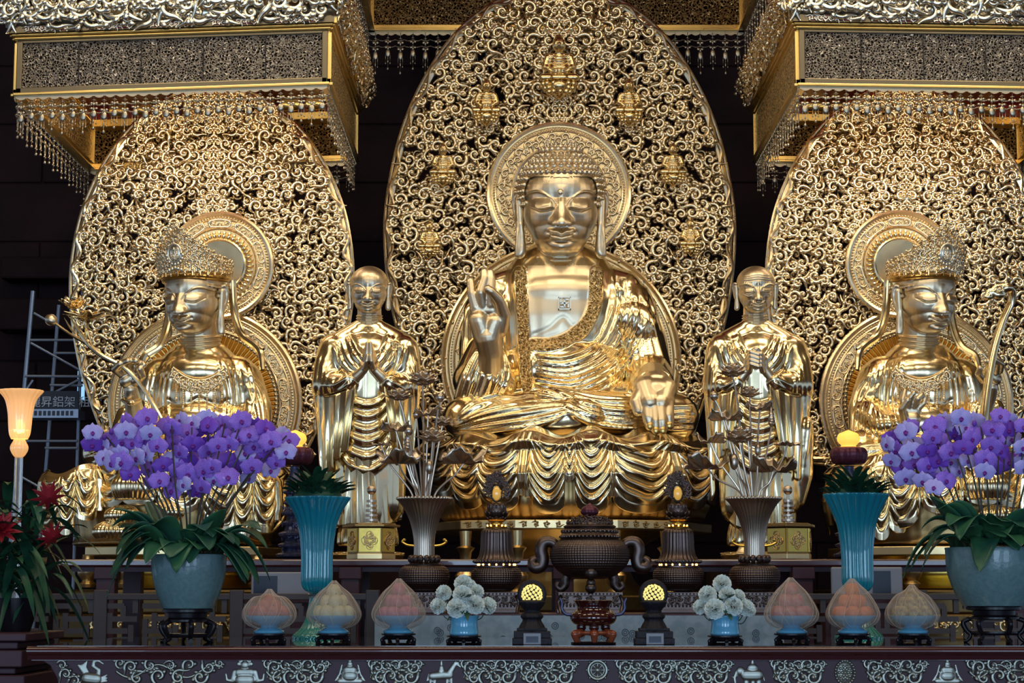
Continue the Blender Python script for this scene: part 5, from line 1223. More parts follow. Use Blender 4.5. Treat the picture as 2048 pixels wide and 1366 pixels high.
for a, b in zip(edges[::2], edges[1::2]):
    m = max(1, round((b - a) / 150))
    for q in range(m): vine(a + (b - a) * q / m, a + (b - a) * (q + 1) / m, 'scroll_relief')
g = G()
for (x, y, s_, r_, kd) in ((124, 1330, 10, .4, 2), (132, 1348, 12, 1.2, 0), (150, 1362, 12, 2.0, 3)): a, c = tp(x, y); g.merge(SCROLLS[kd], placed(a, YA - .004, c, s_ * sT, r_, 1, .8))
g.obj('scroll_relief', 'relief', tb, sharp=0)
def relief(nm, blobs, vox=.0035, ysc=.45):
    """flattened figure from (px,py,r) chains"""
    g = G()
    for chn in blobs:
        pts = [(*tp(c[0], c[1]), c[2] * sT) for c in chn]
        if len(pts) == 1: sphere(g, (pts[0][0], 0, pts[0][1]), pts[0][2], 14, 10)
        for p0, p1 in zip(pts[:-1], pts[1:]): capsule(g, (p0[0], 0, p0[1]), p0[2], (p1[0], 0, p1[1]), p1[2], 10)
    V, N, fs = remesh(g, vox, 2); V[:, 1] = YA - .002 + V[:, 1] * ysc; o = G(); o.add(V, fs); return o.obj(nm, 'relief', tb, sharp=0)
e = 885
relief('horse_relief', [[(e - 20, 1352, 8), (e + 2, 1350, 9), (e + 14, 1350, 8)], [(e + 14, 1346, 7), (e + 24, 1330, 5), (e + 30, 1326, 4)], [(e + 26, 1326, 4.4), (e + 36, 1334, 2.6)], [(e + 26, 1324, 2), (e + 28, 1319, 1)],
    [(e - 22, 1352, 5), (e - 24, 1366, 3)], [(e - 15, 1356, 4), (e - 16, 1370, 3)], [(e + 10, 1356, 4), (e + 9, 1370, 3)], [(e + 17, 1354, 4), (e + 18, 1370, 3)], [(e - 27, 1348, 2.6), (e - 31, 1362, 1.6)], [(e - 2, 1342, 7), (e - 2, 1335, 5)], [(e - 2, 1332, 3), (e - 2, 1322, 1.6)]])
e = 1505
relief('elephant_relief', [[(e - 12, 1350, 12), (e + 10, 1350, 12)], [(e - 24, 1342, 9)], [(e - 31, 1344, 4.4), (e - 36, 1356, 3.2), (e - 34, 1368, 2.6)], [(e - 17, 1344, 5), (e - 17, 1352, 4)], [(e - 12, 1356, 6), (e - 12, 1372, 5)], [(e + 12, 1356, 6), (e + 13, 1372, 5)], [(e + 1, 1358, 5), (e + 1, 1372, 4)], [(e + 20, 1348, 2.4), (e + 24, 1362, 1.6)], [(e - 2, 1336, 9), (e + 2, 1336, 9)], [(e, 1328, 4), (e, 1318, 2)], [(e - 30, 1352, 2), (e - 42, 1354, 1)]])
e = 1690
g = G(); a, c = tp(e, 1345)
for k in range(24): q = k * 2 * pi / 24; sphere(g, (a + 19 * sT * cos(q), YA - .005, c + 23 * sT * sin(q)), 3 * sT, 8, 6)
for rr_, n_ in ((0, 1), (6, 6), (11.5, 10)):
    for k in range(n_): q = k * 2 * pi / n_; sphere(g, (a + rr_ * sT * cos(q), YA - .008, c + rr_ * 1.1 * sT * sin(q)), 3.4 * sT, 10, 8)
sphere(g, (a, YA + .004, c), (17 * sT, .012, 21 * sT), 20, 12); sphere(g, (a, YA - .004, c + 25 * sT), (3 * sT, .01, 6 * sT), 8, 6); g.obj('jewel_relief', 'relief', tb, sharp=0)
e = 1195
g = G(); a, c = tp(e, 1340)
torus_y(g, (a, YA - .005, c), 18 * sT, .010, 48); torus_y(g, (a, YA - .005, c), 13 * sT, .004, 48); sphere(g, (a, YA - .006, c), (6 * sT, .014, 6 * sT), 14, 10)
for k in range(8):
    q = k * pi / 4; tube(g, [(a, YA - .004, c), (a + 21 * sT * cos(q), YA - .004, c + 21 * sT * sin(q))], .0045, 6); sphere(g, (a + 22 * sT * cos(q), YA - .005, c + 22 * sT * sin(q)), 2.6 * sT, 8, 6)
g.obj('wheel_relief', 'relief', tb, sharp=0)
for e in (700, 1895):
    relief('seated_figure_relief', [[(e, 1328, 6)], [(e, 1322, 4), (e, 1317, 1.8)], [(e - 6, 1340, 8), (e + 6, 1340, 8)], [(e - 4, 1352, 11), (e + 4, 1352, 11)], [(e - 16, 1330, 2), (e - 19, 1342, 2), (e - 22, 1352, 2)], [(e + 16, 1330, 2), (e + 19, 1342, 2), (e + 22, 1352, 2)], [(e - 12, 1345, 4), (e - 14, 1356, 4)], [(e + 12, 1345, 4), (e + 14, 1356, 4)], [(e - 20, 1362, 6), (e + 20, 1362, 6)], [(e - 22, 1350, 2), (e - 30, 1362, 1.6)], [(e + 22, 1350, 2), (e + 30, 1362, 1.6)]])
e = 490
relief('guardian_relief', [[(e, 1330, 9)], [(e, 1320, 4)], [(e - 12, 1328, 5)], [(e + 12, 1328, 5)], [(e - 9, 1320, 4)], [(e + 9, 1320, 4)], [(e - 12, 1345, 9), (e + 12, 1345, 9)], [(e - 8, 1360, 12), (e + 8, 1360, 12)], [(e - 20, 1344, 6), (e - 24, 1358, 5), (e - 12, 1362, 5)], [(e + 20, 1344, 6), (e + 24, 1358, 5), (e + 12, 1362, 5)], [(e - 24, 1362, 4), (e - 36, 1360, 3), (e - 38, 1348, 2)], [(e + 24, 1362, 4), (e + 36, 1360, 3), (e + 38, 1348, 2)]])
e = 190
relief('swan_relief', [[(e - 16, 1356, 12), (e + 2, 1358, 12)], [(e + 6, 1352, 6), (e + 8, 1340, 4.5), (e - 4, 1332, 4), (e - 2, 1323, 4), (e + 6, 1321, 4)], [(e + 8, 1322, 3), (e + 17, 1328, 1.8)]] + [[(e - 12 - q * 2, 1352 - q, 6), (e - 20 - q * 4, 1334 - q * 1, 3.6), (e - 16 - q * 4, 1322 + q * 3, 1.6)] for q in range(4)] + [[(e + 8, 1358 + q * 3, 4), (e + 24, 1350 + q * 6, 1.8)] for q in range(3)])
# side table on the left, dark stacked mouldings
g = G(); D = 12.4
for (ya, yb, o) in ((1266, 1284, 0), (1284, 1300, .05), (1300, 1336, .02), (1336, 1350, .06), (1350, 1480, .0)):
    z1, z0 = ZW(ya, D), ZW(yb, D); box(g, -4.6, XW(66, D) - o * 1.2, CAMY + D - .05 + o, CAMY + D + 1.0, z0 + .004, z1)
box(g, -4.5, XW(60, D), CAMY + D + .1, CAMY + D + .9, 0, ZW(1470, D))
g.obj('side_table', 'wood', smooth=False, bevel=.008, label='dark red-brown side table at the left end of the altar table, under the red-flowered plant', cat='table')

# ---------------------------------------------------------------- marble-faced altar, railings, rear shelf
DM = 13.95; ZM = ZW(1228, DM); xm0, xm1 = XW(752, DM), XW(1562, DM)
t = thing('marble_altar', ((xm0 + xm1) / 2, CAMY + DM + .6, 0), 'low altar with pale blue marble front carrying the bronze burner, vases and lanterns', 'altar')
g = G(); box(g, xm0, xm1, CAMY + DM, CAMY + DM + .04, .8, ZM - .01); g.obj('marble_front', 'stone', t, smooth=False)
g = G(); rg = np.random.RandomState(2)
for k in range(26):
    x = rg.uniform(xm0 + .1, xm1 - .1); z = rg.uniform(ZM - .22, ZM - .04); torus_y(g, (x, CAMY + DM - .001, z), .022, .003, 20, 5); torus_y(g, (x, CAMY + DM - .001, z), .010, .003, 14, 5)
g.obj('marble_figure', mat('blue_grey_inlay', (0.09, 0.12, 0.16), 0, .5), t)
g = G(); box(g, xm0, xm1, CAMY + DM + .02, CAMY + DM + 1.5, ZM - .02, ZM); box(g, xm0 + .02, xm1 - .02, CAMY + DM + .05, CAMY + DM + 1.45, 0, ZM - .02); g.obj('altar_body', 'wood', t, smooth=False)
DL = 14.9
def railing(x0, x1, label):
    X0, X1 = XW(x0, DL), XW(x1, DL); y = CAMY + DL; s = DL / F
    t = thing('lattice_railing', ((X0 + X1) / 2, y, 0), label, 'railing')
    g = G(); box(g, X0, X1, y - .03, y + .03, ZW(1200, DL), ZW(1187, DL)); g.obj('top_rail', 'woodgrey', t, smooth=False, bevel=.006)
    g = G(); box(g, X0, X1, y - .02, y + .02, 0.6, ZW(1300, DL)); g.obj('bottom_board', 'woodgrey', t, smooth=False)
    n = max(1, round((x1 - x0) / 260))
    for k in range(n + 1): xx = X0 + (X1 - X0) * k / n; g = G(); box(g, xx - .05, xx + .05, y - .04, y + .04, 0, ZW(1180, DL)); g.obj('post', 'woodgrey', t, smooth=False, bevel=.006)
    g = G(); b = .020
    def H(xa, xb, py): z = ZW(py, DL); box(g, XW(xa, DL), XW(xb, DL), y - .018, y + .018, z - b, z + b)
    def Vv(px, ya, yb): xx = XW(px, DL); box(g, xx - b, xx + b, y - .0175, y + .0175, ZW(yb, DL), ZW(ya, DL))
    c = x0
    while c < x1 - 8:
        for a in (0,):
            H(c, min(c + 52, x1), 1212); Vv(min(c + 50, x1), 1212, 1238); H(c + 24, min(c + 78, x1), 1238); Vv(c + 24, 1226, 1262); H(c, min(c + 60, x1), 1262); Vv(min(c + 66, x1), 1250, 1290); Vv(c + 6, 1238, 1290); H(c + 40, min(c + 88, x1), 1284); Vv(min(c + 74, x1), 1200, 1226)
        c += 88
    g.obj('meander_lattice', 'woodgrey', t, smooth=False)
railing(-60, 748, 'grey-brown meander lattice railing behind the left orchid pot')
railing(1566, 2100, 'grey-brown meander lattice railing behind the right orchid pot')
DR = 16.0; ZR = ZW(1118, DR)
t = thing('offering_shelf', (0, CAMY + DR + .6, 0), 'long narrow red-brown lacquered shelf carrying the two gold boxes and lamp towers', 'shelf')
g = G(); x0, x1 = XW(120, DR), XW(2120, DR); box(g, x0, x1, CAMY + DR, CAMY + DR + 1.35, ZR - .062, ZR); g.obj('shelf_board', 'woodred', t, smooth=False, bevel=.015)
g = G(); box(g, x0 + .1, x1 - .1, CAMY + DR + .06, CAMY + DR + .10, ZR - .10, ZR - .062); g.obj('apron', 'wood', t, smooth=False)
for px in (215, 702, 1128, 1604, 2030):
    xx = XW(px, DR); g = G(); box(g, xx - .075, xx + .075, CAMY + DR + .03, CAMY + DR + .18, 0, ZR - .062); box(g, xx - .09, xx + .09, CAMY + DR + .01, CAMY + DR + .2, ZR - .16, ZR - .062); g.obj('leg', 'wood', t, smooth=False, bevel=.008)
    g = G(); box(g, xx - .075, xx + .075, CAMY + DR + 1.15, CAMY + DR + 1.3, 0, ZR - .062); g.obj('leg', 'wood', t, smooth=False)
# wooden plinths under the monks
for St, w in ((S1, 'young'), (S2, 'old')):
    c = St.t.location; z = St.p(0, 1126, 0)[2] - .065
    g = G(); box(g, c[0] - .42, c[0] + .42, c[1] - .40, c[1] + .45, 0, z); g.obj('wooden_plinth', 'wall', smooth=False, bevel=.01, label='dark wooden plinth under the %s standing monk' % w, cat='plinth')
# boards leaning behind the railing
for (x0, x1, y0, y1, nx0, nx1, lb) in ((506, 622, 1144, 1192, 511, 558, 'pale grey board with navy panel on the left behind the teal vase'), (1658, 1800, 1134, 1194, 1740, 1776, 'pale grey board with navy panel on the right behind the teal vase')):
    D = 15.4; g = G(); z0, z1 = ZW(y1, D) - .02, ZW(y0, D); t = thing('leaning_board', (XW((x0 + x1) / 2, D), CAMY + D, z0), lb, 'board')
    box(g, XW(x0, D), XW(x1, D), CAMY + D, CAMY + D + .03, z0, z1); bd = g.obj('board', 'paper', t, smooth=False, bevel=.012)
    g = G(); box(g, XW(nx0, D), XW(nx1, D), CAMY + D - .006, CAMY + D + .01, z0 + .03, z1 - .03); g.obj('navy_panel', 'navy', bd, smooth=False)
    g = G(); box(g, XW(x0, D) - .1, XW(x1, D) + .1, CAMY + D - .06, CAMY + D + .3, z0 - .03, z0 - .002); box(g, XW(x0, D) - .05, XW(x1, D) + .05, CAMY + D, CAMY + D + .25, 0, z0 - .03)
    g.obj('low_bench', 'wood', smooth=False, label='dark bench carrying the %s board' % lb.split('on the ')[1].split(' ')[0], cat='bench')
# ---------------------------------------------------------------- bronze altar set
class At:
    """build something at pixel column cx at distance D: local coordinates in photo px (x right, z up from a base pixel row)"""
    def __init__(s, cx, by, D): s.D = D; s.s = D / F; s.c = PX(cx, by, D); s.cx = cx; s.by = by
    def z(s, py): return ZW(py, s.D)
    def prof(s, pts, n=40): return [(r * s.s, s.z(y) - s.c[2]) for r, y in (catmull(np.array(pts, float), n) if n else pts)]
    def lathe(s, g, pts, n=48, rib=None, smooth=40, dx=0, twist=0, cap=True): return lathe(g, s.prof(pts, smooth), n, tuple(s.c + (dx * s.s, 0, 0)), rib=rib, twist=twist, cap=cap)
    def p(s, px, py, dy=0): return np.array((s.c[0] + (px - s.cx) * s.s, s.c[1] + dy * s.s, s.z(py)))
SCALE_RIB = lambda th, r, z, t: 1 + .020 * np.sin(th * 30 + t * 60) * np.sin(th * 30 - t * 60) * (t > .10) * (t < .92)
def ornate_stand(cx, x0, x1, y0, y1, D, label):
    A = At(cx, y1, D); t = thing('bronze_stand', A.c, label, 'stand'); w = (x1 - x0) / 2 * A.s
    g = G(); box(g, A.c[0] - w, A.c[0] + w, A.c[1] - w * .55, A.c[1] + w * .55, A.z(y0 + 8), A.z(y0)); g.obj('top_plate', 'bronze', t, smooth=False, bevel=.004)
    g = G(); box(g, A.c[0] - w * .92, A.c[0] + w * .92, A.c[1] - w * .5, A.c[1] + w * .5, A.z(y1 - 6), A.z(y0 + 8)); g.obj('waist', 'bronze', t, smooth=False)
    g = G(); box(g, A.c[0] - w * 1.04, A.c[0] + w * 1.04, A.c[1] - w * .6, A.c[1] + w * .6, A.z(y1), A.z(y1 - 7)); g.obj('foot_plate', 'bronze', t, smooth=False, bevel=.004)
    g = G(); n = int(2 * w / .028)
    for k in range(n):
        x = A.c[0] - w * .9 + 2 * w * .9 * (k + .5) / n
        sphere(g, (x, A.c[1] - w * .56, A.z(y0 + 4)), .007, 6, 5); sphere(g, (x, A.c[1] - w * .52, A.z((y0 + y1) / 2 + 5)), (.008, .008, .016), 6, 5)
    for k in range(5): g.merge(SCROLLS[k % 3], placed(A.c[0] - w * .8 + 2 * w * .8 * k / 4, A.c[1] - w * .52, A.z((y0 + y1) / 2 - 5), .026, k, 1))
    for q in (-1, 1): tube(g, [(A.c[0] + q * w * .9, A.c[1] - w * .55, A.z(y0 + 6)), (A.c[0] + q * w * 1.0, A.c[1] - w * .6, A.z((y0 + y1) / 2)), (A.c[0] + q * w * .92, A.c[1] - w * .6, A.z(y1))], .012, 6)
    g.obj('carved_relief', 'bronze', t, sharp=0); return t
DB = 14.45
def lotus_flower(A, g, c, r, lean=0, open_=1.0):
    for k, (n, L, tl, w) in enumerate(((5, 1.0, 20, .55), (7, 1.1, 48, .55), (8, 1.15, 72, .5))):
        petals_ring(g, tuple(c), r * .12, n, L * r, w * r, R(tl * open_), -.35, k * .4, 2 * pi + k * .4, nseg=6)
    sphere(g, tuple(c + (0, 0, r * .25)), (r * .25, r * .25, r * .2), 10, 6)
def bronze_vase(cx, side):
    A = At(cx, 1184, DB)
    ornate_stand(cx, cx - 46, cx + 46, 1184, 1226, DB, 'low ornate bronze stand under the %s bronze trumpet vase' % side)
    t = thing('trumpet_vase', A.c, 'tall ribbed bronze trumpet vase of metal lotus flowers, %s of the big incense burner' % side, 'vase')
    g = G(); A.lathe(g, [(30, 1182), (34, 1178), (46, 1166), (50, 1152), (47, 1138), (36, 1131), (28, 1130)], 300, SCALE_RIB, smooth=110); g.obj('bowl', 'bronze', t, sharp=0)
    g = G(); A.lathe(g, [(37, 1132), (38, 1129), (30, 1127), (26, 1124)], 48, smooth=0)
    for k in range(14): a = k * 2 * pi / 14; sphere(g, A.c + (27 * A.s * cos(a), 27 * A.s * sin(a), A.z(1118) - A.c[2]), (6 * A.s, 6 * A.s, 8 * A.s), 8, 6)
    g.obj('collar', 'bronze', t)
    g = G(); A.lathe(g, [(21, 1126), (20, 1100), (21, 1075), (26, 1050), (34, 1028), (46, 1008), (54, 999), (51, 998), (44, 1008), (30, 1030), (19, 1060)], 192, rib=lambda th, r, z, t: 1 + .035 * np.abs(np.cos(th * 18)), cap=False); g.obj('trumpet', 'bronzelight', t, sharp=0)
    g = G()
    for k in range(44): a = k * 2 * pi / 44; sphere(g, A.c + (54 * A.s * cos(a), 54 * A.s * sin(a), A.z(997) - A.c[2]), 3.2 * A.s, 6, 5)
    g.obj('beaded_rim', 'bronzelight', t)
    for q in (-1, 1):
        g = G(); pts = [A.p(cx + q * 20, 1085), A.p(cx + q * 38, 1083), A.p(cx + q * 42, 1090)] if 0 else [A.p(cx + q * 20, 1092), A.p(cx + q * 34, 1090), A.p(cx + q * 44, 1084), A.p(cx + q * 40, 1080)]
        tube(g, catmull(pts, 12), 2.6 * A.s, 6); sphere(g, pts[-1], 3.5 * A.s, 8, 6); g.obj('handle', 'boxgold', t)
    # lotus stems: (tip dx, tip y, kind, size, depth)
    L_ = [(-6, 768, 'flower', 26, 20), (-52, 800, 'flower', 22, 5), (30, 800, 'bud', 8, 0), (-58, 862, 'leaf', 22, 0), (16, 885, 'flower', 26, -14), (-88, 890, 'leafflat', 18, 5), (-52, 928, 'leaf', 32, -12),
          (78, 928, 'leaf', 34, -12), (-32, 868, 'bud', 8, -8), (-34, 905, 'cone', 14, 0), (6, 830, 'leaf', 20, 10), (34, 850, 'flower', 17, 14), (10, 940, 'bud', 7, -20), (-18, 832, 'bud', 7, 20)]
    if side == 'right':
        L_ = [(-38, 752, 'flower', 24, 10), (-4, 793, 'flower', 19, 8), (-76, 797, 'bud', 8, 0), (-54, 840, 'leaf', 24, 0), (16, 820, 'leaf', 20, 8), (-28, 886, 'flower', 28, -14), (38, 855, 'cone', 12, 0), (70, 890, 'leafflat', 24, 5),
              (-92, 938, 'leaf', 34, -12), (38, 944, 'leaf', 34, -14), (-10, 864, 'bud', 7, 0), (-84, 885, 'leaf', 22, 4), (-40, 930, 'bud', 8, -20), (8, 905, 'bud', 6, -16)]
    for k, (dx, y, kd, sz, dd) in enumerate(L_):
        b = A.p(cx + dx * .18, 1030, dd * .4); m1 = A.p(cx + dx * .30, 985 - 0, dd * .6); m2 = A.p(cx + dx * .78, y + (40 if y < 920 else 22), dd); e = A.p(cx + dx, y, dd)
        nm = {'flower': 'open bloom', 'bud': 'bud', 'leaf': 'curled leaf', 'leafflat': 'flat leaf', 'cone': 'furled cone leaf'}[kd]
        o = thing('metal_lotus', b, 'slender metal lotus stem with %s standing in the %s bronze vase' % (nm, side), 'flower', 'metal lotus stems with %s in the %s vase' % (nm, side))
        g = G(); tube(g, catmull([b, m1, m2, e], 24), np.linspace(2.4, 1.7, 24) * A.s, 7); g.obj('stem', 'bronzelight', o)
        g = G(); s = sz * A.s * (1.35 if kd in ('flower', 'leaf') else 1.1)
        if kd == 'flower': lotus_flower(A, g, e, s, 0, 1.0); g.obj('bloom', 'bronzelight', o, solid=.004)
        elif kd == 'bud': sphere(g, e + (0, 0, s * .6), (s, s, s * (1.1 if y < 890 else 1.9)), 14, 10); g.obj('bud', 'bronzelight', o)
        elif kd == 'cone': lathe(g, lprof([(s * .1, 0), (s * .5, s * .8), (s * .42, s * 1.8), (s * .05, s * 3.2)], 20), 24, tuple(e), rib=lambda th, r, z, t: 1 + .12 * np.sin(t * 40 + th)); g.obj('furled_leaf', 'bronzelight', o)
        else:
            f_ = .35 if kd == 'leaf' else .12
            def fn(u, v): a = u * 2 * pi; r = s * v * (1 + .10 * np.sin(a * 7)); return e[0] + r * np.cos(a), e[1] + r * np.sin(a) * .8, e[2] + s * f_ * v ** 2 * (1 + .9 * np.sin(a * 3 + k)) + s * .08 * np.sin(a * 14) * v
            grid_surf(g, fn, 60, 10); g.obj('leaf', 'bronzelight', o, solid=.004)
bronze_vase(848, 'left'); bronze_vase(1510, 'right')
def lantern(cx, side):
    A = At(cx, 1184, DB)
    ornate_stand(cx, cx - 44, cx + 44, 1184, 1226, DB, 'low ornate bronze stand under the %s bell-shaped bronze lantern' % side)
    t = thing('bronze_lantern', A.c, 'bell-shaped ribbed bronze lantern crowned with an amber egg, %s of the big incense burner' % side, 'lantern')
    g = G(); A.lathe(g, [(30, 1182), (34, 1178), (46, 1166), (50, 1152), (47, 1140), (38, 1134), (30, 1133)], 300, SCALE_RIB, smooth=110); g.obj('bowl', 'bronze', t, sharp=0)
    g = G(); A.lathe(g, [(40, 1137), (42, 1135), (42, 1132), (30, 1130)], 48, smooth=0); A.lathe(g, [(44, 1127), (45, 1124), (45, 1121), (36, 1119)], 48, smooth=0)
    for k in range(40): a = k * 2 * pi / 40; sphere(g, A.c + (45 * A.s * cos(a), 45 * A.s * sin(a), A.z(1123) - A.c[2]), 3 * A.s, 6, 5)
    g.obj('gallery', 'bronze', t)
    g = G(); A.lathe(g, [(40, 1122), (34, 1112), (31, 1098), (30, 1075), (29, 1064), (24, 1058), (14, 1056)], 200, rib=lambda th, r, z, t: 1 + .05 * np.abs(np.cos(th * 13))); g.obj('ribbed_bell', 'bronze', t, sharp=0)
    g = G(); A.lathe(g, [(20, 1058), (22, 1054), (14, 1050), (12, 1044), (20, 1040), (12, 1036)], 32, smooth=0); g.obj('neck', 'boxgold', t)
    g = G()
    for k, (n, r, y, tl, L) in enumerate(((10, 12, 1044, 55, 20), (10, 16, 1036, 40, 21), (10, 16, 1026, 22, 22))): petals_ring(g, tuple(A.p(cx, y)), r * A.s, n, L * A.s, 10 * A.s, R(tl), -.5, k * .31, 2 * pi + k * .31, nseg=6)
    g.obj('lotus_cup', 'bronze', t, solid=.006)
    g = G(); A.lathe(g, [(14, 1040), (20, 1028), (18, 1012), (8, 1006)], 24); g.obj('cup_core', 'bronze', t)
    g = G(); c = A.p(cx, 975); L = [(19, 11)]; rg = np.random.RandomState(3)
    for k in range(46):
        a = rg.uniform(0, 2 * pi); r = rg.uniform(.5, 1); x = 26 * r * cos(a); z = 26 * r * sin(a)
        if z > 0: x *= 1 - z / 60; z *= 1.15
        if (x / 11) ** 2 + ((z + 12) / 17) ** 2 < 1: continue
        g.merge(SCROLLS[k % 4], placed(c[0] + x * A.s, c[1], c[2] + z * A.s, 6 * A.s, a * 3, 1 if x > 0 else -1))
    g.obj('flame_screen', 'bronze', t, sharp=0)
    g = G(); c = A.p(cx, 987, -6); sphere(g, c, (8.5 * A.s, 6 * A.s, 14 * A.s), 20, 14); g.obj('amber_egg', 'gloweye', t)
    g = G()
    for k in range(30): a = k * 2 * pi / 30; sphere(g, c + (11 * A.s * cos(a), -.004, 17 * A.s * sin(a)), 1.7 * A.s, 6, 5)
    g.obj('bead_ring', 'ebony', t)
    g = G()
    for k in range(9): a = -pi + k * pi / 8; sphere(g, A.c + (37 * A.s * cos(a), 37 * A.s * sin(a), A.z(1129.5) - A.c[2]), 1.9 * A.s, 8, 6)
    for k in range(5): a = -pi + (k + .5) * pi / 5; sphere(g, A.c + (19 * A.s * cos(a), 19 * A.s * sin(a), A.z(1051) - A.c[2]), 1.6 * A.s, 8, 6)
    g.obj('small_bulbs', 'point', t)
lantern(993, 'left'); lantern(1357, 'right')
# great incense burner
cx = 1180; A = At(cx, 1184, 14.15)
ornate_stand(cx, cx - 64, cx + 64, 1184, 1226, 14.15, 'wide ornate bronze stand under the big scaly incense burner')
t = thing('incense_burner', A.c, 'biggest bronze incense burner, scaly round body with two curled handles and lotus knob', 'burner')
g = G(); A.lathe(g, [(30, 1158), (52, 1150), (72, 1132), (79, 1112), (76, 1094), (64, 1083), (57, 1080)], 400, lambda th, r, z, t: 1 + .013 * np.sin(th * 42 + t * 75) * np.sin(th * 42 - t * 75) * (t > .05) * (t < .93), smooth=140); g.obj('body', 'bronze', t, sharp=0)
g = G(); A.lathe(g, [(58, 1082), (60, 1079), (56, 1076), (60, 1072), (55, 1066), (57, 1062), (50, 1057), (53, 1053), (48, 1050)], 64, smooth=0)
for k in range(48): a = k * 2 * pi / 48; sphere(g, A.c + (59 * A.s * cos(a), 59 * A.s * sin(a), A.z(1074) - A.c[2]), 2.6 * A.s, 6, 5)
for k in range(36): a = k * 2 * pi / 36; sphere(g, A.c + (55 * A.s * cos(a), 55 * A.s * sin(a), A.z(1063) - A.c[2]), (3 * A.s, 3 * A.s, 4 * A.s), 6, 5)
g.obj('shoulder', 'bronze', t)
g = G(); A.lathe(g, [(46, 1054), (44, 1048), (32, 1042), (16, 1039), (8, 1037)], 64)
for r, y, n in ((44, 1048, 22), (34, 1043, 16), (22, 1040, 10)):
    for k in range(n): a = k * 2 * pi / n; c = A.c + (r * A.s * cos(a), r * A.s * sin(a), A.z(y - 2) - A.c[2]); g.merge(SCROLLS[k % 3], np.array(Matrix.Translation(Vector(c)) @ Matrix.Rotation(a + pi / 2, 4, 'Z')) @ placed(0, 0, 0, 5.5 * A.s, k, 1))
g.obj('lid', 'bronze', t, sharp=0)
g = G(); A.lathe(g, [(9, 1040), (12, 1036), (9, 1033), (16, 1028), (17.5, 1022), (14, 1015), (6, 1010), (1, 1006)], 60, rib=lambda th, r, z, t: 1 + .03 * np.cos(th * 12)); g.obj('lotus_knob', 'maroonbr', t, sharp=0)
for q in (-1, 1):
    g = G(); tube(g, catmull([A.p(cx + q * x, y) for x, y in ((66, 1092), (78, 1084), (92, 1086), (97, 1100), (94, 1118), (98, 1132), (110, 1134), (114, 1124), (108, 1118), (103, 1124))], 60), np.interp(np.linspace(0, 1, 60), [0, .3, .65, 1], [10, 13, 13, 4]) * A.s, 20)
    V = g.arr(); g.obj('curled_handle', 'bronze', t)
for x, dy in ((-46, 10), (0, -40), (46, 10)):
    g = G()
    if x == 0: sphere(g, A.p(cx, 1146, -56), 13 * A.s, 16, 12); sphere(g, A.p(cx, 1166, -48), 9 * A.s, 16, 12); sphere(g, A.p(cx, 1176, -46), 14 * A.s * .8, 16, 12)
    else:
        q = np.sign(x); tube(g, catmull([A.p(cx + a, b, dy) for a, b in ((x * .95, 1146), (x * 1.05, 1158), (x * 1.08, 1170), (x * 1.25, 1178), (x * 1.42, 1172), (x * 1.36, 1164))], 40), np.linspace(12, 4, 40) * A.s, 14)
    g.obj('foot', 'bronze', t)
# oxblood burner on rosewood stand
cx = 1187; A = At(cx, 1288, 11.75); base = ZT
t = thing('carved_stand', (A.c[0], A.c[1], ZT), 'carved orange-brown rosewood stand under the oxblood glazed burner', 'stand')
g = G(); q_ = G()
for a in (-2.6, -pi / 2, -.55, .6, 2.5):
    d = np.array((cos(a), sin(a), 0)); c = np.array((A.c[0], A.c[1], 0)); chain(q_, [(*(c + d * 30 * A.s + (0, 0, A.z(1266))), 9 * A.s), (*(c + d * 44 * A.s + (0, 0, A.z(1268))), 8 * A.s), (*(c + d * 40 * A.s + (0, 0, A.z(1280))), 6 * A.s), (*(c + d * 36 * A.s + (0, 0, ZT + .012)), 5 * A.s)])
lathe(q_, [(36 * A.s, A.z(1270)), (40 * A.s, A.z(1266)), (38 * A.s, A.z(1262)), (20 * A.s, A.z(1262))], 32, (A.c[0], A.c[1], 0))
V, N, fs = remesh(q_, .005, 2); g.add(V, fs); g.obj('stand_body', 'redwood', t, sharp=0)
g = G(); lathe(g, [(44 * A.s, ZT), (45 * A.s, ZT + .008), (38 * A.s, ZT + .012)], 40, (A.c[0], A.c[1], 0)); g.obj('stand_foot', 'ebony', t)
t = thing('glazed_burner', A.p(cx, 1262), 'glossy oxblood red tripod burner with tall curved grey handles', 'burner')
g = G(); A.lathe(g, [(20, 1252), (38, 1248), (46, 1238), (44, 1228), (36, 1222), (32, 1214), (38, 1204), (40, 1201), (36, 1201), (30, 1210)], 64, cap=True); g.obj('bowl', 'redglaze', t, sharp=0)
for x, dy in ((-24, 0), (0, -30), (24, 0)): g = G(); sphere(g, A.p(cx + x, 1254, dy), (10 * A.s, 10 * A.s, 9 * A.s), 14, 10); g.obj('foot', 'redglaze', t)
for q in (-1, 1): g = G(); tube(g, catmull([A.p(cx + q * x, y) for x, y in ((40, 1229), (54, 1228), (62, 1218), (62, 1206), (66, 1196))], 30), np.linspace(4, 2.5, 30) * A.s, 10); g.obj('handle', 'bluebronze', t)
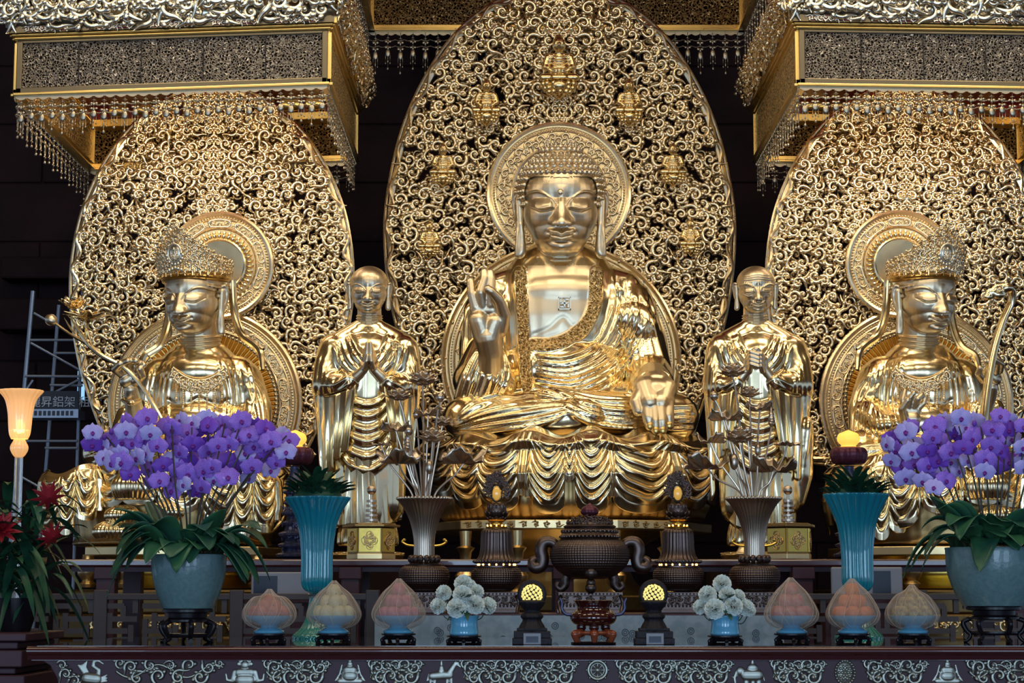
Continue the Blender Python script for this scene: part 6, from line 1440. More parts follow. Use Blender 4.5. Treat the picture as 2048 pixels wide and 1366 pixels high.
# two small dark lamps with lit stone globes
for cx, side in ((1064, 'left'), (1308, 'right')):
    A = At(cx, 1290, 11.62); s = A.s; t = thing('stone_globe_lamp', (A.c[0], A.c[1], ZT), 'small dark carved lamp with a lit yellow mosaic globe, %s of the oxblood burner' % side, 'lamp')
    g = G()
    for (w, y0, y1) in ((39, 1290, 1276), (36, 1276, 1262), (30, 1262, 1256)): box(g, A.c[0] - w * s, A.c[0] + w * s, A.c[1] - w * s * .7, A.c[1] + w * s * .7, max(ZT, A.z(y0)), A.z(y1))
    g.obj('stepped_foot', 'darkcarved', t, smooth=False, bevel=.004)
    g = G(); A.lathe(g, [(27, 1258), (22, 1248), (18, 1240), (22, 1234), (20, 1228), (15, 1222), (22, 1212), (26, 1204), (20, 1200)], 48, rib=lambda th, r, z, t: 1 + .03 * np.cos(th * 12)); g.obj('body', 'darkcarved', t)
    g = G(); torus_y(g, A.p(cx, 1188, 4), 24 * s, 5 * s, 40, 10); g.obj('hood', 'darkcarved', t)
    g = G(); sphere(g, A.p(cx, 1190, 0), 19 * s, 20, 14); g.obj('globe_core', 'ebony', t)
    g = G(); c = A.p(cx, 1190, 0); N_ = 90
    for k in range(N_):
        ph = math.acos(1 - 2 * (k + .5) / N_); th = pi * (1 + 5 ** .5) * k; d = np.array((sin(ph) * cos(th), sin(ph) * sin(th), cos(ph)))
        if d[1] < .3: sphere(g, c + d * 18.5 * s, 3.3 * s, 6, 5)
    g.obj('globe_stones', 'mesh', t)
    g = G(); box(g, A.c[0] - 17 * s, A.c[0] + 17 * s, A.c[1] - 31 * s, A.c[1] - 28 * s, ZT + .002, A.z(1266)); pc = g.obj('placard', 'paper', t, smooth=False)
    g = G(); box(g, A.c[0] - 12 * s, A.c[0] + 12 * s, A.c[1] - 31.6 * s, A.c[1] - 30.8 * s, A.z(1284), A.z(1272)); g.obj('placard_field', 'navy', pc, smooth=False)
# ---------------------------------------------------------------- lamp towers and hexagonal boxes on the rear shelf
def lamp_tower(cx, side):
    A = At(cx, 1119, 16.45); s = A.s; t = thing('lamp_tower', (A.c[0], A.c[1], ZR), 'tall dark patinated lamp tower with glowing amber globe, %s side, beside the orchids' % side, 'lamp')
    g = G(); A.lathe(g, [(16, 896), (15, 893), (15, 890), (21, 884), (22.5, 877), (19, 868), (8, 863), (1, 860)], 40, rib=lambda th, r, z, t: 1 + .02 * np.cos(th * 12)); g.obj('globe', 'glow', t)
    g = G(); A.lathe(g, [(10, 930), (30, 927), (36, 915), (36, 904), (30, 896), (12, 894)], 80, rib=lambda th, r, z, t: 1 + .04 * np.cos(th * 14)); g.obj('lotus_dish', 'maroonbr', t, sharp=0)
    g = G(); A.lathe(g, [(11, 932), (9, 934), (10, 948), (16, 962), (20, 968), (14, 972)], 40, smooth=0); g.obj('neck', 'bluebronze', t)
    prof = [];
    for y0, w in ((972, 22), (994, 20), (1014, 24), (1034, 22), (1056, 30), (1078, 30), (1098, 34)):
        prof += [(w * .55, y0), (w * .62, y0 + 6), (w, y0 + 11), (w * .96, y0 + 15), (w * .7, y0 + 18)]
    prof += [(20, 1116), (38, 1119.5)]
    g = G(); A.lathe(g, prof, 72, smooth=0, rib=lambda th, r, z, t: 1 + .06 * np.cos(th * 9)); gcol = g
    g = G()
    for k in range(8): a = k * pi / 4; sphere(g, A.c + (16 * s * cos(a), 16 * s * sin(a), A.z(1024) - A.c[2]), 5 * s, 8, 6)
    g.obj('knob_ring', 'maroonbr', t)
    g = gcol; rg = np.random.RandomState(1)
    for k in range(30): a = -rg.uniform(0, pi); y = rg.uniform(975, 1112); g.merge(SCROLLS[2], np.array(Matrix.Translation(Vector(A.c + (22 * s * cos(a), 22 * s * sin(a), A.z(y) - A.c[2]))) @ Matrix.Rotation(a + pi / 2, 4, 'Z')) @ placed(0, 0, 0, 5 * s, k, 1))
    g.obj('stacked_column', 'bluebronze', t, sharp=50)
lamp_tower(587, 'left'); lamp_tower(1702, 'right')
def hexbox(cx, side, rot):
    A = At(cx, 1119, 16.5); s = A.s; t = thing('hexagonal_offering_box', (A.c[0], A.c[1], ZR), 'hexagonal brass box with ringed ball finial in front of the %s monk' % side, 'box')
    hx = lambda r: [(r * cos(rot + k * pi / 3), r * sin(rot + k * pi / 3)) for k in range(6)]
    g = G(); slab(g, hx(47 * s), A.z(1112), A.z(1056), A.c[:2]); g.obj('box_body', 'boxdark', t, smooth=False, bevel=.006)
    g = G(); slab(g, hx(49 * s), A.z(1119), A.z(1108), A.c[:2]); g.obj('base_band', 'halo', t, smooth=False, bevel=.004)
    g = G(); slab(g, hx(58 * s), A.z(1055), A.z(1050), A.c[:2]); slab(g, hx(48 * s), A.z(1050), A.z(1047), A.c[:2]); g.obj('lid', 'boxdark', t, smooth=False, bevel=.004)
    for k in range(6):
        a = rot + (k + .5) * pi / 3; r = 47 * s * cos(pi / 6) + .003; c = A.c + (r * cos(a), r * sin(a), 0); T = np.array(Matrix.Translation((c[0], c[1], A.z(1082))) @ Matrix.Rotation(a + pi / 2, 4, 'Z'))
        if sin(a) > .2: continue
        g = G(); q = G(); box(q, -21 * s, 21 * s, -.004, .004, -22 * s, 24 * s); g.merge(q, T); sp = g.obj('side_plate', 'boxgold', t, smooth=False)
        g = G(); q = G(); P = [((9 + 6 * abs(cos(2 * u))) * s * 1.05 * cos(u), -.008, (9 + 6 * abs(cos(2 * u))) * s * 1.2 * sin(u)) for u in np.linspace(0, 2 * pi, 50)]; tube(q, P, .0035, 6)
        for m_ in range(5): q.merge(SCROLLS[m_ % 3], placed(7 * s * cos(m_ * 1.25), -.006, 8 * s * sin(m_ * 1.25), 5 * s, m_, 1, .6))
        g.merge(q, T); g.obj('quatrefoil', 'halo', sp, sharp=0)
    g = G(); A.lathe(g, [(2.4, 1048), (2.4, 985)], 12, smooth=0)
    fr_ = g.obj('finial_rod', 'bronzelight', t)
    for k in range(5):
        g = G(); y = 1002 + k * 9.6; w = 10 + k * .9; A.lathe(g, [(w - 3, y + 2.5), (w, y + 2.2), (w, y - 2.2), (w - 3, y - 2.5)], 32, smooth=0); g.obj('finial_ring', 'bronzelight', fr_)
    g = G(); sphere(g, A.p(cx, 980), 9.5 * s, 20, 14); g.obj('finial_ball', 'bronzelight', t)
hexbox(742, 'young', pi / 6 * 0 - .52 + .52); hexbox(1578, 'old', .30)
# ---------------------------------------------------------------- porcelain bowls of fruit under gauze
def ebony_stand(cx, w, y0, y1, D, label, group=None):
    A = At(cx, y1, D); s = A.s; t = thing('ebony_stand', (A.c[0], A.c[1], ZT), label, 'stand', group)
    g = G(); A.lathe(g, [(w * .80, y0 + 5), (w, y0 + 4), (w, y0 + 1), (w * .9, y0)], 40, smooth=0); g.obj('stand_top', 'ebony', t)
    g = G(); A.lathe(g, [(w * .72, y0 + 5), (w * .80, y0 + 10), (w * .7, y0 + 13)], 40, smooth=0, rib=lambda th, r, z, tt: 1 + .05 * np.cos(th * 10)); g.obj('waist', 'ebony', t)
    h = A.z(y0 + 8)
    for k in range(5):
        a = -pi / 2 + k * 2 * pi / 5; d = np.array((cos(a), sin(a), 0)); c = np.array((A.c[0], A.c[1], 0))
        g = G(); tube(g, catmull([c + d * w * .75 * s + (0, 0, h), c + d * w * 1.0 * s + (0, 0, h * .6 + ZT * .4), c + d * w * .85 * s + (0, 0, h * .25 + ZT * .75), c + d * w * 1.05 * s + (0, 0, ZT + .006)], 16), np.linspace(.12, .09, 16) * w * s, 8); g.obj('leg', 'ebony', t)
    g = G(); lathe(g, [(w * .80 * s, ZT), (w * .84 * s, ZT + .005), (w * .7 * s, ZT + .008)], 40, (A.c[0], A.c[1], 0)); g.obj('floor_ring', 'ebony', t)
    return A
def fruit(nm, c, r, m, lab, cat, grp, sy=1.0, squash=1.0, seed=0):
    t = thing(nm, c - (0, 0, r * squash), lab, cat, grp)
    g = G(); prof = [(r * math.sin(u) * (1 + .05 * cos(u)), -r * squash * cos(u) * (1 - .10 * math.exp(-((pi - u) / .35) ** 2))) for u in np.linspace(.02, pi - .02, 14)]
    lathe(g, prof, 18, tuple(c)); g.obj('flesh', m, t)
    g = G(); tube(g, [c + (0, 0, r * squash * .80), c + (r * .1, 0, r * squash * 1.12)], r * .05, 5); g.obj('fruit_stem', 'stem', t)
def col(nm, c, c2=None, rough=.45): M[nm] = mat(nm, c, 0, rough, c2=c2, vs=30); return nm
bowls = [(538, 1183, 'pink', col('pink_red_fruit_skin', (.42, .09, .08), (.30, .05, .06)), 'peach', 'leftmost'),
         (667, 1166, 'pale yellow', col('pale_yellow_fruit_skin', (.46, .42, .22), (.52, .48, .30)), 'pear', 'second from the left'),
         (797, 1162, 'magenta', col('magenta_fruit_skin', (.36, .05, .12), (.44, .12, .18)), 'apple', 'third from the left'),
         (1583, 1160, 'crimson', col('crimson_fruit_skin', (.34, .035, .06), (.40, .14, .14)), 'apple', 'third from the right'),
         (1706, 1162, 'orange', col('orange_skin', (.62, .13, .02), (.55, .10, .02)), 'orange', 'second from the right'),
         (1826, 1174, 'brown-spotted', col('spotted_yellow_skin', (.42, .33, .12), (.14, .09, .04)), 'pear', 'rightmost')]
for bi, (cx, ytop, cn, mt, kind, pos) in enumerate(bowls):
    D = 11.62
    ebony_stand(cx, 34, 1266, 1290, D, 'small black wooden stand under the bowl of %s fruit' % cn)
    A = At(cx, 1266, D); s = A.s
    g = G(); t = thing('footed_bowl', A.c, 'pale blue porcelain bowl of %s fruit, %s of the six' % (cn, pos), 'bowl')
    A.lathe(g, [(29, 1266), (30, 1262), (22, 1257), (17, 1252), (30, 1246), (42, 1239), (48, 1232), (47, 1232), (40, 1238), (26, 1245), (4, 1248)], 56, cap=False); g.obj('bowl_body', 'bluebowl', t)
    lab = '%s %s piled in the %s porcelain bowl under gauze' % (cn, kind, pos); grp = '%s fruit in the %s bowl' % (cn, pos)
    H = 1236 - ytop; rf = {0: 15, 1: 14.5, 2: 14, 3: 15, 4: 14.5, 5: 14}[bi] ; lv = 3 if H > 62 else (3 if H > 50 else 2); dz = (H - rf * 1.9) / max(lv - 1, 1) if lv > 1 else 0
    for k in range(lv):
        n = (7, 5 if lv == 3 else 4, 1)[k] if lv == 3 else (7, 3)[k]
        rad = (27, 15, 0)[k] if lv == 3 else (25, 9)[k]
        if lv == 3 and k == 1: n = 4; rad = 14
        for q in range(n):
            a = q * 2 * pi / n + k * .5 + bi - 1.2; rr = rf * (.95 + .1 * ((q * 7 + k) % 3) / 3)
            fruit(kind, A.p(cx + rad * cos(a), 1226 - k * dz, rad * sin(a)), rr * s * (1.05 if k < 2 else 1), mt, lab, kind, grp, squash=1.0 if kind != 'pear' else 1.12)
        if k == 0 and n == 7: fruit(kind, A.p(cx, 1222, 0), rf * s, mt, lab, kind, grp)
    # onion-shaped gauze net gathered at the top
    t = thing('gauze_cover', A.p(cx, 1262), 'translucent gauze net cover over the %s fruit bowl' % cn, 'cover')
    W = 53; prof = [(26, 1257), (44, 1248), (W, 1232), (W - 4, 1214), (W - 20, 1194 - (1180 - ytop) * .4), (16, ytop + 8), (4, ytop - 5)]
    g = G(); A.lathe(g, prof, 72, rib=lambda th, r, z, tt: 1 + .03 * np.sin(th * 9 + bi) + .015 * np.sin(th * 23), cap=False); nt_ = g.obj('net', 'net', t)
    g = G(); rg = np.random.RandomState(bi)
    pr = np.array(A.prof(prof, 24))
    for k in range(20):
        a = rg.uniform(0, 2 * pi); P = [(A.c[0] + r * 1.01 * cos(a + .25 * math.sin(i * .2 + k)), A.c[1] + r * 1.01 * sin(a + .25 * math.sin(i * .2 + k)), A.c[2] + z) for i, (r, z) in enumerate(pr)]; tube(g, P, .0011, 4)
    g.obj('net_crease', 'netrib', nt_)
# ---------------------------------------------------------------- white flowers in blue porcelain pots
def ball_flower(r, seed):
    g = G(); rg = np.random.RandomState(seed)
    for k in range(70):
        ph = math.acos(1 - 1.7 * (k + .5) / 70); th = 2.4 * k; d = np.array((sin(ph) * cos(th), sin(ph) * sin(th), cos(ph)))
        T = Vector(d).to_track_quat('Z', 'Y').to_matrix().to_4x4(); T.translation = Vector(d * r * .45)
        u = np.linspace(-1, 1, 5)[:, None] * np.ones((1, 4)); v = np.ones((5, 1)) * np.linspace(0, 1, 4)[None]; w = r * .50 * (v * .8 + .25)
        V = np.stack((u * w, r * .12 * v * np.sin(u * 6 + k) + r * .1 * v * v, v * r * .62 - .08 * r * np.abs(u) * v + r * .05 * v * np.sin(u * 11)), -1).reshape(-1, 3)
        V = V @ np.array(T)[:3, :3].T + np.array(T)[:3, 3]; g.add(V, gridf(5, 4))
    return g
BFM = {}
def leafg(g, base, d, L, w, droop=.5, rise=.5, n=12, curl=.2, twist=0.0):
    """strap leaf from base, horizontal direction d (angle), rising then drooping"""
    dx, dy = cos(d), sin(d); t = np.linspace(0, 1, n); h = L * (rise * t - droop * t ** 2.2) ; r = L * (t * .95)
    C = np.stack((base[0] + r * dx, base[1] + r * dy, base[2] + h), -1); nx, ny = -dy, dx
    wd = w * np.sin(np.clip(t * .93 + .07, 0, 1) * pi) ** .55 * np.interp(t, [0, .15, 1], [.45, 1, .9])
    u = np.array([-1, -.55, 0, .55, 1.0]); tw = twist * t
    V = np.stack([C + wd[:, None] * uu * (np.stack((nx * np.cos(tw), ny * np.cos(tw), np.sin(tw)), -1)) + np.array((0, 0, 1.0)) * (wd * curl * abs(uu) ** 1.5)[:, None] for uu in u]).reshape(-1, 3)
    g.add(V, gridf(5, n)); return g
for cx, side in ((928, 'left'), (1450, 'right')):
    D = 11.66; ebony_stand(cx, 34, 1270, 1291, D, 'small black wooden stand under the %s blue flower pot' % side)
    A = At(cx, 1270, D); s = A.s; t = thing('flower_pot', A.c, 'pale blue porcelain pot holding white flowers, %s of the small lamps' % side, 'pot')
    g = G(); A.lathe(g, [(27, 1270), (29, 1266), (27, 1250), (28, 1238), (31, 1232), (29, 1232), (25, 1240), (24, 1262)], 48, cap=True); g.obj('pot_body', 'bluebowl', t)
    fl = [(-2, 1168, 24, 10), (-40, 1186, 21, 0), (-3, 1190, 25, -18), (-50, 1212, 22, -6), (-14, 1216, 26, -26), (24, 1184, 20, 4), (22, 1210, 25, -24), (47, 1212, 23, -4), (10, 1172, 18, 14)] if side == 'left' else [(-4, 1168, 24, 6), (-34, 1190, 24, -8), (-48, 1214, 20, -4), (-22, 1218, 27, -26), (14, 1213, 25, -26), (4, 1190, 22, -10), (26, 1194, 20, 0), (40, 1216, 23, -10), (48, 1222, 16, -14)]
    for k, (dx, y, r, dy) in enumerate(fl):
        c = A.p(cx + dx, y, dy); rk = r * .70 * s
        if k not in BFM: BFM[k] = ball_flower(1.0, k).mesh('blossom', 'white', True, 0)
        o = thing('carnation', A.p(cx + dx * .2, 1240, 0), 'ruffled white flower in the %s blue pot' % side, 'flower', 'white flowers in the %s blue pot' % side)
        b = bpy.data.objects.new('blossom', BFM[k]); COL.objects.link(b); b.parent = o; b.location = Vector(tuple(c)) - o.location; b.scale = (rk,) * 3; b.rotation_euler = (R(50), 0, R(dx))
        g = G(); tube(g, catmull([A.p(cx + dx * .2, 1240, 0), A.p(cx + dx * .7, y + 25, dy * .5), c], 10), .003, 5); g.obj('stem', 'leafdark', o)
    o = thing('leaf_sprays', A.p(cx, 1236), 'dark green leaf sprays among the white flowers in the %s blue pot' % side, 'leaves'); rg = np.random.RandomState(7)
    for k in range(26): g = G(); leafg(g, A.p(cx, 1226 - rg.uniform(0, 30), 0), rg.uniform(0, 6.28), rg.uniform(34, 66) * s, rg.uniform(4, 8) * s, rg.uniform(.2, .8), rg.uniform(.1, .7)); g.obj('leaf', 'leafdark', o)
# ---------------------------------------------------------------- teal glass vases
for cx, side, top in ((632, 'left', 998), (1718, 'right', 992)):
    D = 13.1; A = At(cx, 1279, D); s = A.s; t = thing('teal_glass_vase', (A.c[0], A.c[1], ZT), 'tall ribbed teal glass trumpet vase with leafy bouquet, %s side' % side, 'vase')
    rb = lambda th, r, z, tt: 1 + .09 * np.abs(np.cos(th * 11))
    g = G(); A.lathe(g, [(12, 1186), (24, 1178), (29, 1160), (29, 1120), (31, 1085), (36, 1050), (46, 1022), (60, top), (57, top - 1), (43, 1023), (33, 1052), (27, 1090), (25, 1130), (24, 1160), (8, 1174)], 176, rib=rb, smooth=60); g.obj('vase_body', 'teal', t, sharp=0)
    g = G(); A.lathe(g, [(16, 1196), (15, 1192), (18, 1189), (12, 1186)], 32, smooth=0); g.obj('knop', 'clear', t)
    g = G(); A.lathe(g, [(13, 1194), (15, 1210), (20, 1235), (30, 1256), (44, 1270), (46, 1278.5)], 132, rib=lambda th, r, z, tt: 1 + .05 * np.abs(np.cos(th * 11)), twist=-.6); g.obj('foot', 'tealdeep', t, sharp=0)
    o = thing('leafy_bouquet', A.p(cx, 1010), 'dense bunch of short dark green leaves in the %s teal vase' % side, 'leaves'); rg = np.random.RandomState(3)
    for k in range(95):
        a = rg.uniform(0, 2 * pi); q = rg.uniform(0, 1) ** .5; L = rg.uniform(22, 38) * s; g = G(); b = A.p(cx + 52 * q * cos(a), 990 - 34 * (1 - q ** 2) * rg.uniform(.4, 1.0), 52 * q * sin(a))
        leafg(g, b, a + rg.uniform(-.7, .7), L, rg.uniform(7, 11) * s, .3 * q, 1.15 - .6 * q, n=7, curl=.35); g.obj('leaf', 'leafdark', o)
    g = G(); lathe(g, lprof([(40 * s, A.z(1006)), (48 * s, A.z(992)), (34 * s, A.z(974)), (2 * s, A.z(966))], 12), 20, (A.c[0], A.c[1], 0)); g.obj('leafy_core', 'leafdark', o)
    if 0: pass
# ---------------------------------------------------------------- orchids
def petal_g(g, ang, L, w, cup, mi=0, y0=0.0, rnd=.6):
    u = np.linspace(-1, 1, 7)[:, None] * np.ones((1, 6)); v = np.ones((7, 1)) * np.linspace(0, 1, 6)[None]
    wd = w * np.sin(np.clip(v * .88 + .10, 0, 1) * pi) ** rnd; X = u * wd; Z = L * v * (1 - .10 * u ** 2 * v); Y = y0 - cup * v * (1 - v) * L + .10 * L * v ** 2 * 1 + .06 * L * u ** 2 + .02 * np.sin(u * 5) * v
    c, s = cos(ang), sin(ang); V = np.stack((X * c - Z * s, Y, X * s + Z * c), -1).reshape(-1, 3); g.add(V, gridf(7, 6), mi)
def orchid_mesh(kind):
    g = G()
    for a in (0, 2.35, -2.35): petal_g(g, a, .92, .34, .25, 0, .03, .7)
    for a in (1.38, -1.38): petal_g(g, a, 1.0, .62, .3, 0, -.03, .5)
    return g.mesh('orchid_blossom', kind, True, 0)
def lip_mesh():
    g = G(); petal_g(g, pi, .38, .14, .9, 0, -.14, .8); petal_g(g, 2.2, .24, .10, .6, 0, -.12); petal_g(g, -2.2, .24, .10, .6, 0, -.12); sphere(g, (0, -.12, .02), (.09, .10, .09), 8, 6)
    return g.mesh('blossom_lip', 'lip', True, 0)
OM = [orchid_mesh('petal'), orchid_mesh('petalpale'), orchid_mesh('petaldeep')]; LM = lip_mesh()
def orchid(cx, ybase, rimy, rx, ry0, side, hull, seed, stand_y):
    D = 12.05; A = At(cx, stand_y, D); s = A.s
    t = thing('potted_orchid', A.c, 'violet orchids in bloom planted in a large grey-green pot, %s side' % side, 'potted plant')
    g = G(); A.lathe(g, [(rx * .66, stand_y), (rx * .70, stand_y - 6), (rx * .86, stand_y - 34), (rx * .98, stand_y - 72), (rx, rimy + 6), (rx * 1.01, rimy), (rx * .95, rimy), (rx * .93, rimy + 12), (rx * .8, rimy + 30)], 96, smooth=50, rib=lambda th, r, z, tt: 1 + .005 * np.cos(th * 40 + tt * 60)); g.obj('pot', 'celadon', t, sharp=0)
    g = G(); lathe(g, [(rx * .93 * s, A.z(rimy + 10)), (rx * .5 * s, A.z(rimy + 2)), (.01, A.z(rimy - 2))], 32, (A.c[0], A.c[1], 0)); g.obj('potting_moss', 'soil', t)
    rg = np.random.RandomState(seed)
    for k in range(44):          # leaves
        a = rg.uniform(-pi * 1.05, .05) if k < 24 else rg.uniform(0, 2 * pi); rr = rg.uniform(.45, .85) * rx * s; L = rg.uniform(72, 108) * s
        if abs(cos(a)) > .6: L *= 1.12
        else: L *= .85
        g = G(); b = A.p(cx, rimy - 2 - rg.uniform(0, 14)) + (rr * cos(a), rr * sin(a), 0)
        leafg(g, b, a + rg.uniform(-.3, .3), L, rg.uniform(25, 34) * s, rg.uniform(.2, 1.5), rg.uniform(.5, 1.6), n=16, curl=.22, twist=rg.uniform(-.5, .5)); g.obj('leaf', 'leaf', t, solid=.004)
    hull = np.array(hull, float); top = hull[0]; bot = hull[1]
    def ins(x, y): return (y > np.interp(x, top[:, 0], top[:, 1])) & (y < np.interp(x, bot[:, 0], bot[:, 1])) & (x > top[0, 0]) & (x < top[-1, 0])
    pts = poisson(ins, top[0, 0], top[-1, 0], 800, 1000, 20.6, seed)[:100]
    for i, (x, y) in enumerate(pts):
        k = rg.choice(3, p=[.5, .27, .23]); d = rg.uniform(-70, 70); pz = A.p(x, y) ; pz[1] += d * s; pz[2] += 0
        o = bpy.data.objects.new('orchid_blossom', OM[k]); COL.objects.link(o); o.parent = t; o.location = Vector(tuple(pz)) - t.location
        sc = rg.uniform(21, 26.5) * s; o.scale = (sc,) * 3; o.rotation_euler = (R(rg.uniform(-8, 28)), R(rg.uniform(-16, 16)), R(rg.uniform(-38, 38) + (x - cx) * .10))
        l = bpy.data.objects.new('blossom_lip', LM); COL.objects.link(l); l.parent = o
    bx = np.linspace(cx - 125, cx + 135, 17)
    for k, x in enumerate(bx):
        x += rg.uniform(-8, 8); yb = np.interp(x, bot[:, 0], bot[:, 1]) - 14; yt = np.interp(x, top[:, 0], top[:, 1]) + 18; d = rg.uniform(-35, 35); f = (x - cx) / (bx[-1] - bx[0])
        b = A.p(cx + f * rx * 1.1, rimy - 4, d * .6); q = A.p(cx + f * rx * 1.9, (rimy + yb) / 2, d); e = A.p(x, yb, d); e2 = A.p(x + f * 110, yt, d + 10)
        g = G(); tube(g, catmull([b, q, e, e2], 26), np.linspace(2.3, 1.4, 26) * s, 6); g.obj('flower_stem', 'stem', t)
        for w in (.3, .6): 
            pass
    # buds and pedicels fill between blossoms
    for k in range(10):
        x = rg.uniform(top[0, 0], top[-1, 0]); y = np.interp(x, top[:, 0], top[:, 1]) + rg.uniform(2, 14); g = G(); sphere(g, A.p(x, y, rg.uniform(-40, 40)), (5 * s, 5 * s, 7 * s), 8, 6); g.obj('flower_bud', 'petaldeep', t)
    return A
def big_stand(cx, w, y0, side):
    A = At(cx, 1288, 12.05); s = A.s; t = thing('carved_ebony_stand', (A.c[0], A.c[1], ZT), 'carved black wooden stand with curved legs under the %s orchid pot' % side, 'stand')
    g = G(); A.lathe(g, [(w * .9, y0 + 9), (w, y0 + 7), (w, y0 + 2), (w * .92, y0)], 56, smooth=0); g.obj('stand_top', 'ebony', t)
    g = G(); A.lathe(g, [(w * .78, y0 + 9), (w * .76, y0 + 18), (w * .92, y0 + 22), (w * .92, y0 + 26), (w * .8, y0 + 28)], 56, smooth=0); g.obj('waist', 'ebony', t)
    for k in range(6):
        a = -pi / 2 + k * pi / 3 + .3; d = np.array((cos(a), sin(a), 0)); c = np.array((A.c[0], A.c[1], 0)); f = lambda r, y: c + d * r * w * s + (0, 0, max(A.z(y), ZT + .012))
        g = G(); tube(g, catmull([f(.8, y0 + 24), f(1.12, y0 + 32), f(1.02, y0 + 48), f(.86, y0 + 58), f(1.0, y0 + 70), f(1.1, 1288)], 26), np.interp(np.linspace(0, 1, 26), [0, .3, .8, 1], [5, 5.5, 3.6, 4.5]) * s, 10); g.obj('leg', 'ebony', t)
    g = G(); lathe(g, [(w * .80 * s, A.z(y0 + 58)), (w * .86 * s, A.z(y0 + 54)), (w * .86 * s, A.z(y0 + 50)), (w * .70 * s, A.z(y0 + 50))], 48, (A.c[0], A.c[1], 0)); g.obj('stretcher_ring', 'ebony', t)
big_stand(374, 50, 1217, 'left'); big_stand(1990, 54, 1212, 'right')
orchid(376, 1217, 1110, 74, 0, 'left', [[(168, 866), (200, 862), (240, 838), (300, 832), (370, 836), (430, 830), (500, 850), (560, 866), (578, 880)], [(168, 892), (210, 926), (270, 955), (330, 982), (400, 985), (450, 958), (520, 946), (560, 922), (578, 900)]], 5, 1217)
orchid(1990, 1212, 1096, 94, 0, 'right', [[(1766, 880), (1800, 865), (1830, 848), (1900, 832), (1960, 838), (2010, 828), (2080, 840), (2130, 850), (2180, 870)], [(1766, 902), (1800, 930), (1840, 976), (1880, 980), (1910, 945), (1960, 950), (2010, 940), (2100, 950), (2180, 900)]], 8, 1212)
# ---------------------------------------------------------------- left edge: glass torch lamp, red-flowered plant, scaffold
A = At(25, 1330, 14.2); s = A.s; t = thing('torch_floor_lamp', (A.c[0], A.c[1], 0), 'lit amber ribbed glass torch lamp on a clear stem at the left edge', 'lamp')
g = G(); A.lathe(g, [(16, 878), (20, 868), (22, 850), (24, 825), (30, 800), (42, 784), (41, 782), (27, 800), (20, 830), (18, 860)], 120, rib=lambda th, r, z, tt: 1 + .05 * np.abs(np.cos(th * 9)), cap=False); g.obj('glass_shade', 'torch', t, sharp=0)
g = G(); sphere(g, A.p(25, 852), (9 * s, 9 * s, 14 * s), 14, 10); g.obj('bulb', 'glowhot', t)
g = G(); A.lathe(g, [(6, 916), (12, 910), (17, 900), (17, 892), (12, 882), (10, 878)], 60, rib=lambda th, r, z, tt: 1 + .05 * np.cos(th * 16)); g.obj('amber_knop', 'torch', t, sharp=0)
g = G(); lathe(g, [(.028, 1.0), (.028, A.z(914))], 24, (A.c[0], A.c[1], 0), rib=lambda th, r, z, tt: 1 + .08 * np.cos(th * 8)); g.obj('glass_stem', 'clear', t)
g = G(); lathe(g, [(.20, 0), (.20, .03), (.05, .06), (.04, 1.0)], 32, (A.c[0], A.c[1], 0)); g.obj('lamp_base', 'bronze', t)
A = At(30, 1268, 12.9); s = A.s; t = thing('bromeliad_plant', (A.c[0], A.c[1], ZW(1266, 12.4)), 'bushy plant of dark strap leaves with red star flowers at the left edge', 'potted plant')
g = G(); lathe(g, [(30 * s, 0), (38 * s, 30 * s), (42 * s, 66 * s), (38 * s, 66 * s)], 40, (A.c[0], A.c[1], ZW(1266, 12.4))); g.obj('pot', 'ebony', t)
rg = np.random.RandomState(12)
for k in range(98):
    a = rg.uniform(0, 2 * pi); L = rg.uniform(80, 170) * s; b = A.p(20 + rg.uniform(-30, 60), rg.uniform(1010, 1195), rg.uniform(-30, 30)); g = G(); leafg(g, b, a, L * (.75 if b[2] > A.z(1060) else 1), rg.uniform(7, 14) * s, rg.uniform(.5, 1.6), rg.uniform(.5, 1.3), n=14, curl=.25); g.obj('leaf', 'leafdark' if k % 3 else 'leaf', t)
for (x, y, r, dd) in ((14, 1062, 34, -70), (106, 1000, 30, -70), (118, 1078, 28, -75), (60, 1120, 0, 0)):
    if not r: continue
    g = G(); q = G()
    for (n, L, tl) in ((6, .8, R(15)), (8, 1.1, R(42)), (9, 1.3, R(70))): petals_ring(q, (0, 0, 0), .06 * r * s, n, L * r * s, .20 * r * s, tl, .0, tl, 2 * pi + tl, nseg=6, ribs=False)
    g.merge(q, xf(A.p(x, y, dd), (R(55), 0, R(x * 2)), 1)); g.obj('red_star_flower', 'bromred', t)
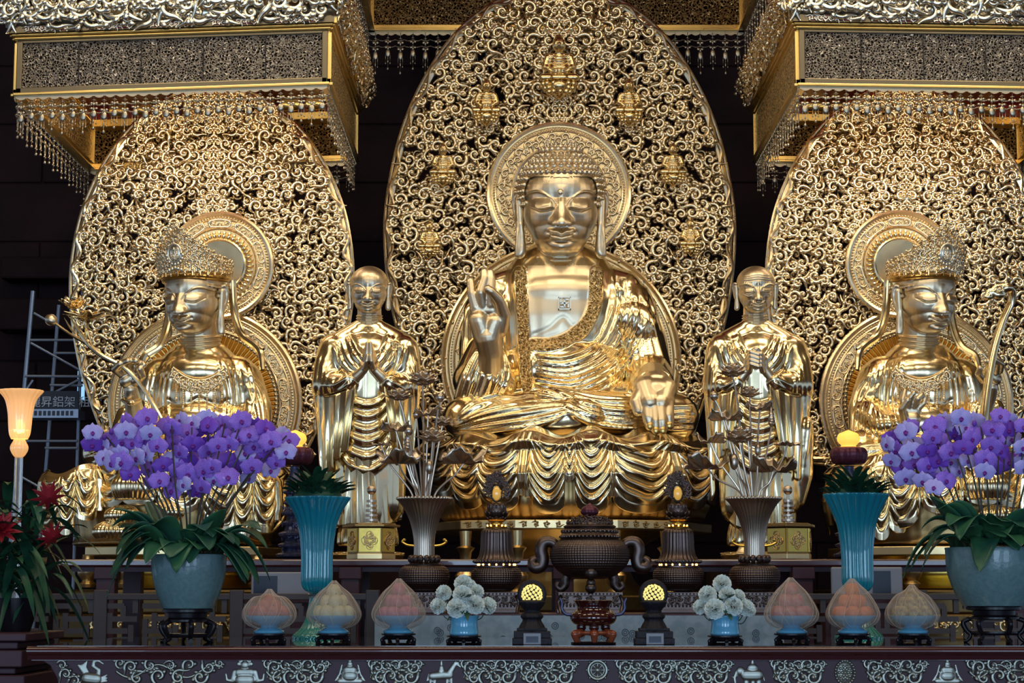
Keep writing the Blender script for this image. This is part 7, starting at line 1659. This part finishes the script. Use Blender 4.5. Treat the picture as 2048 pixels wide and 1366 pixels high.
# scaffold with banner in the dark aisle
D = 21.3; s = D / F; t = thing('scaffold_tower', (XW(100, D), CAMY + D, 0), 'grey steel scaffold tower with lettered banner in the dark behind at the left', 'scaffold')
fr = lambda x, y, d=0: PX(x, y, D + d)
for (a, b, r_) in (((66, 582, 0), (28, 1010, 0), 4.5), ((118, 610, .8), (82, 1060, .8), 4), ((166, 560, 0), (150, 1060, 0), 3.5)):
    pa, pb = fr(*a), fr(*b); pf = pb + (pb - pa) * (pb[2] / (pa[2] - pb[2])); pf[2] = 0
    g = G(); tube(g, [pa, pb, pf], r_ * s, 8); g.obj('upright', 'steel', t)
for (a, b) in (((60, 680), (150, 680)), ((110, 706), (160, 706)), ((50, 752), (165, 753)), ((100, 770), (165, 771)), ((40, 882), (155, 882)), ((90, 896), (155, 896)), ((60, 1016), (90, 1016))):
    g = G(); tube(g, [fr(*a, -.1), fr(*b, -.1)], 2.6 * s, 8); g.obj('ledger', 'steel', t)
for (a, b) in (((68, 626), (110, 650)), ((62, 686), (160, 740)), ((50, 816), (160, 758)), ((66, 760), (52, 780)), ((36, 950), (90, 980))):
    g = G(); tube(g, [fr(*a, -.15), fr(*b, -.15)], 2.4 * s, 8); g.obj('brace', 'steel', t)
g = G(); p0 = fr(50, 818, -.3); p1 = fr(158, 782, -.3); box(g, p0[0], p1[0], p0[1], p0[1] + .02, p0[2], p1[2]); g.obj('banner', 'banner', t, smooth=False)
g = G(); p0 = fr(52, 836, -.3); p1 = fr(158, 818, -.3); box(g, p0[0], p1[0], p0[1] - .03, p0[1] + .3, p0[2], p1[2] - .004); g.obj('deck_board', 'steel', t, smooth=False)
def lettering(txt, px, py, h, par, nm='banner_lettering'):
    c = bpy.data.curves.new(nm, 'FONT'); c.body = txt; c.size = h; c.extrude = .002; c.materials.append(M['signwhite'])
    o = bpy.data.objects.new(nm, c); COL.objects.link(o); dg = bpy.context.evaluated_depsgraph_get(); me = bpy.data.meshes.new_from_object(o.evaluated_get(dg)); bpy.data.objects.remove(o)
    o = bpy.data.objects.new(nm, me); COL.objects.link(o); o.parent = par; o.rotation_euler = (pi / 2, 0, 0); o.location = Vector(tuple(fr(px, py, -.31))) - par.location
lettering('麗昇鋁架 租借', 58, 812, 23 * s, t)
g = G(); 
for k in range(9): p0 = fr(68 + k * 9, 831, -.34); box(g, p0[0], p0[0] + .03, p0[1], p0[1] + .01, p0[2], p0[2] + .05)
g.obj('deck_marking', 'navy', t, smooth=False)
for i, (xa, xb, ya, yb) in enumerate(((155, 168, 742, 762), (154, 168, 768, 800))):
    g = G(); p0 = PX(xa, yb, 23.6); p1 = PX(xb, ya, 23.6); box(g, p0[0], p1[0], p0[1], p0[1] + .05, p0[2], p1[2]); g.obj('window_%d' % (i + 1), mat('daylit_pane_%d' % i, (.5, .7, .9), 0, .4, emit=(.3, .6, .9), estr=.9), smooth=False, kind='structure')
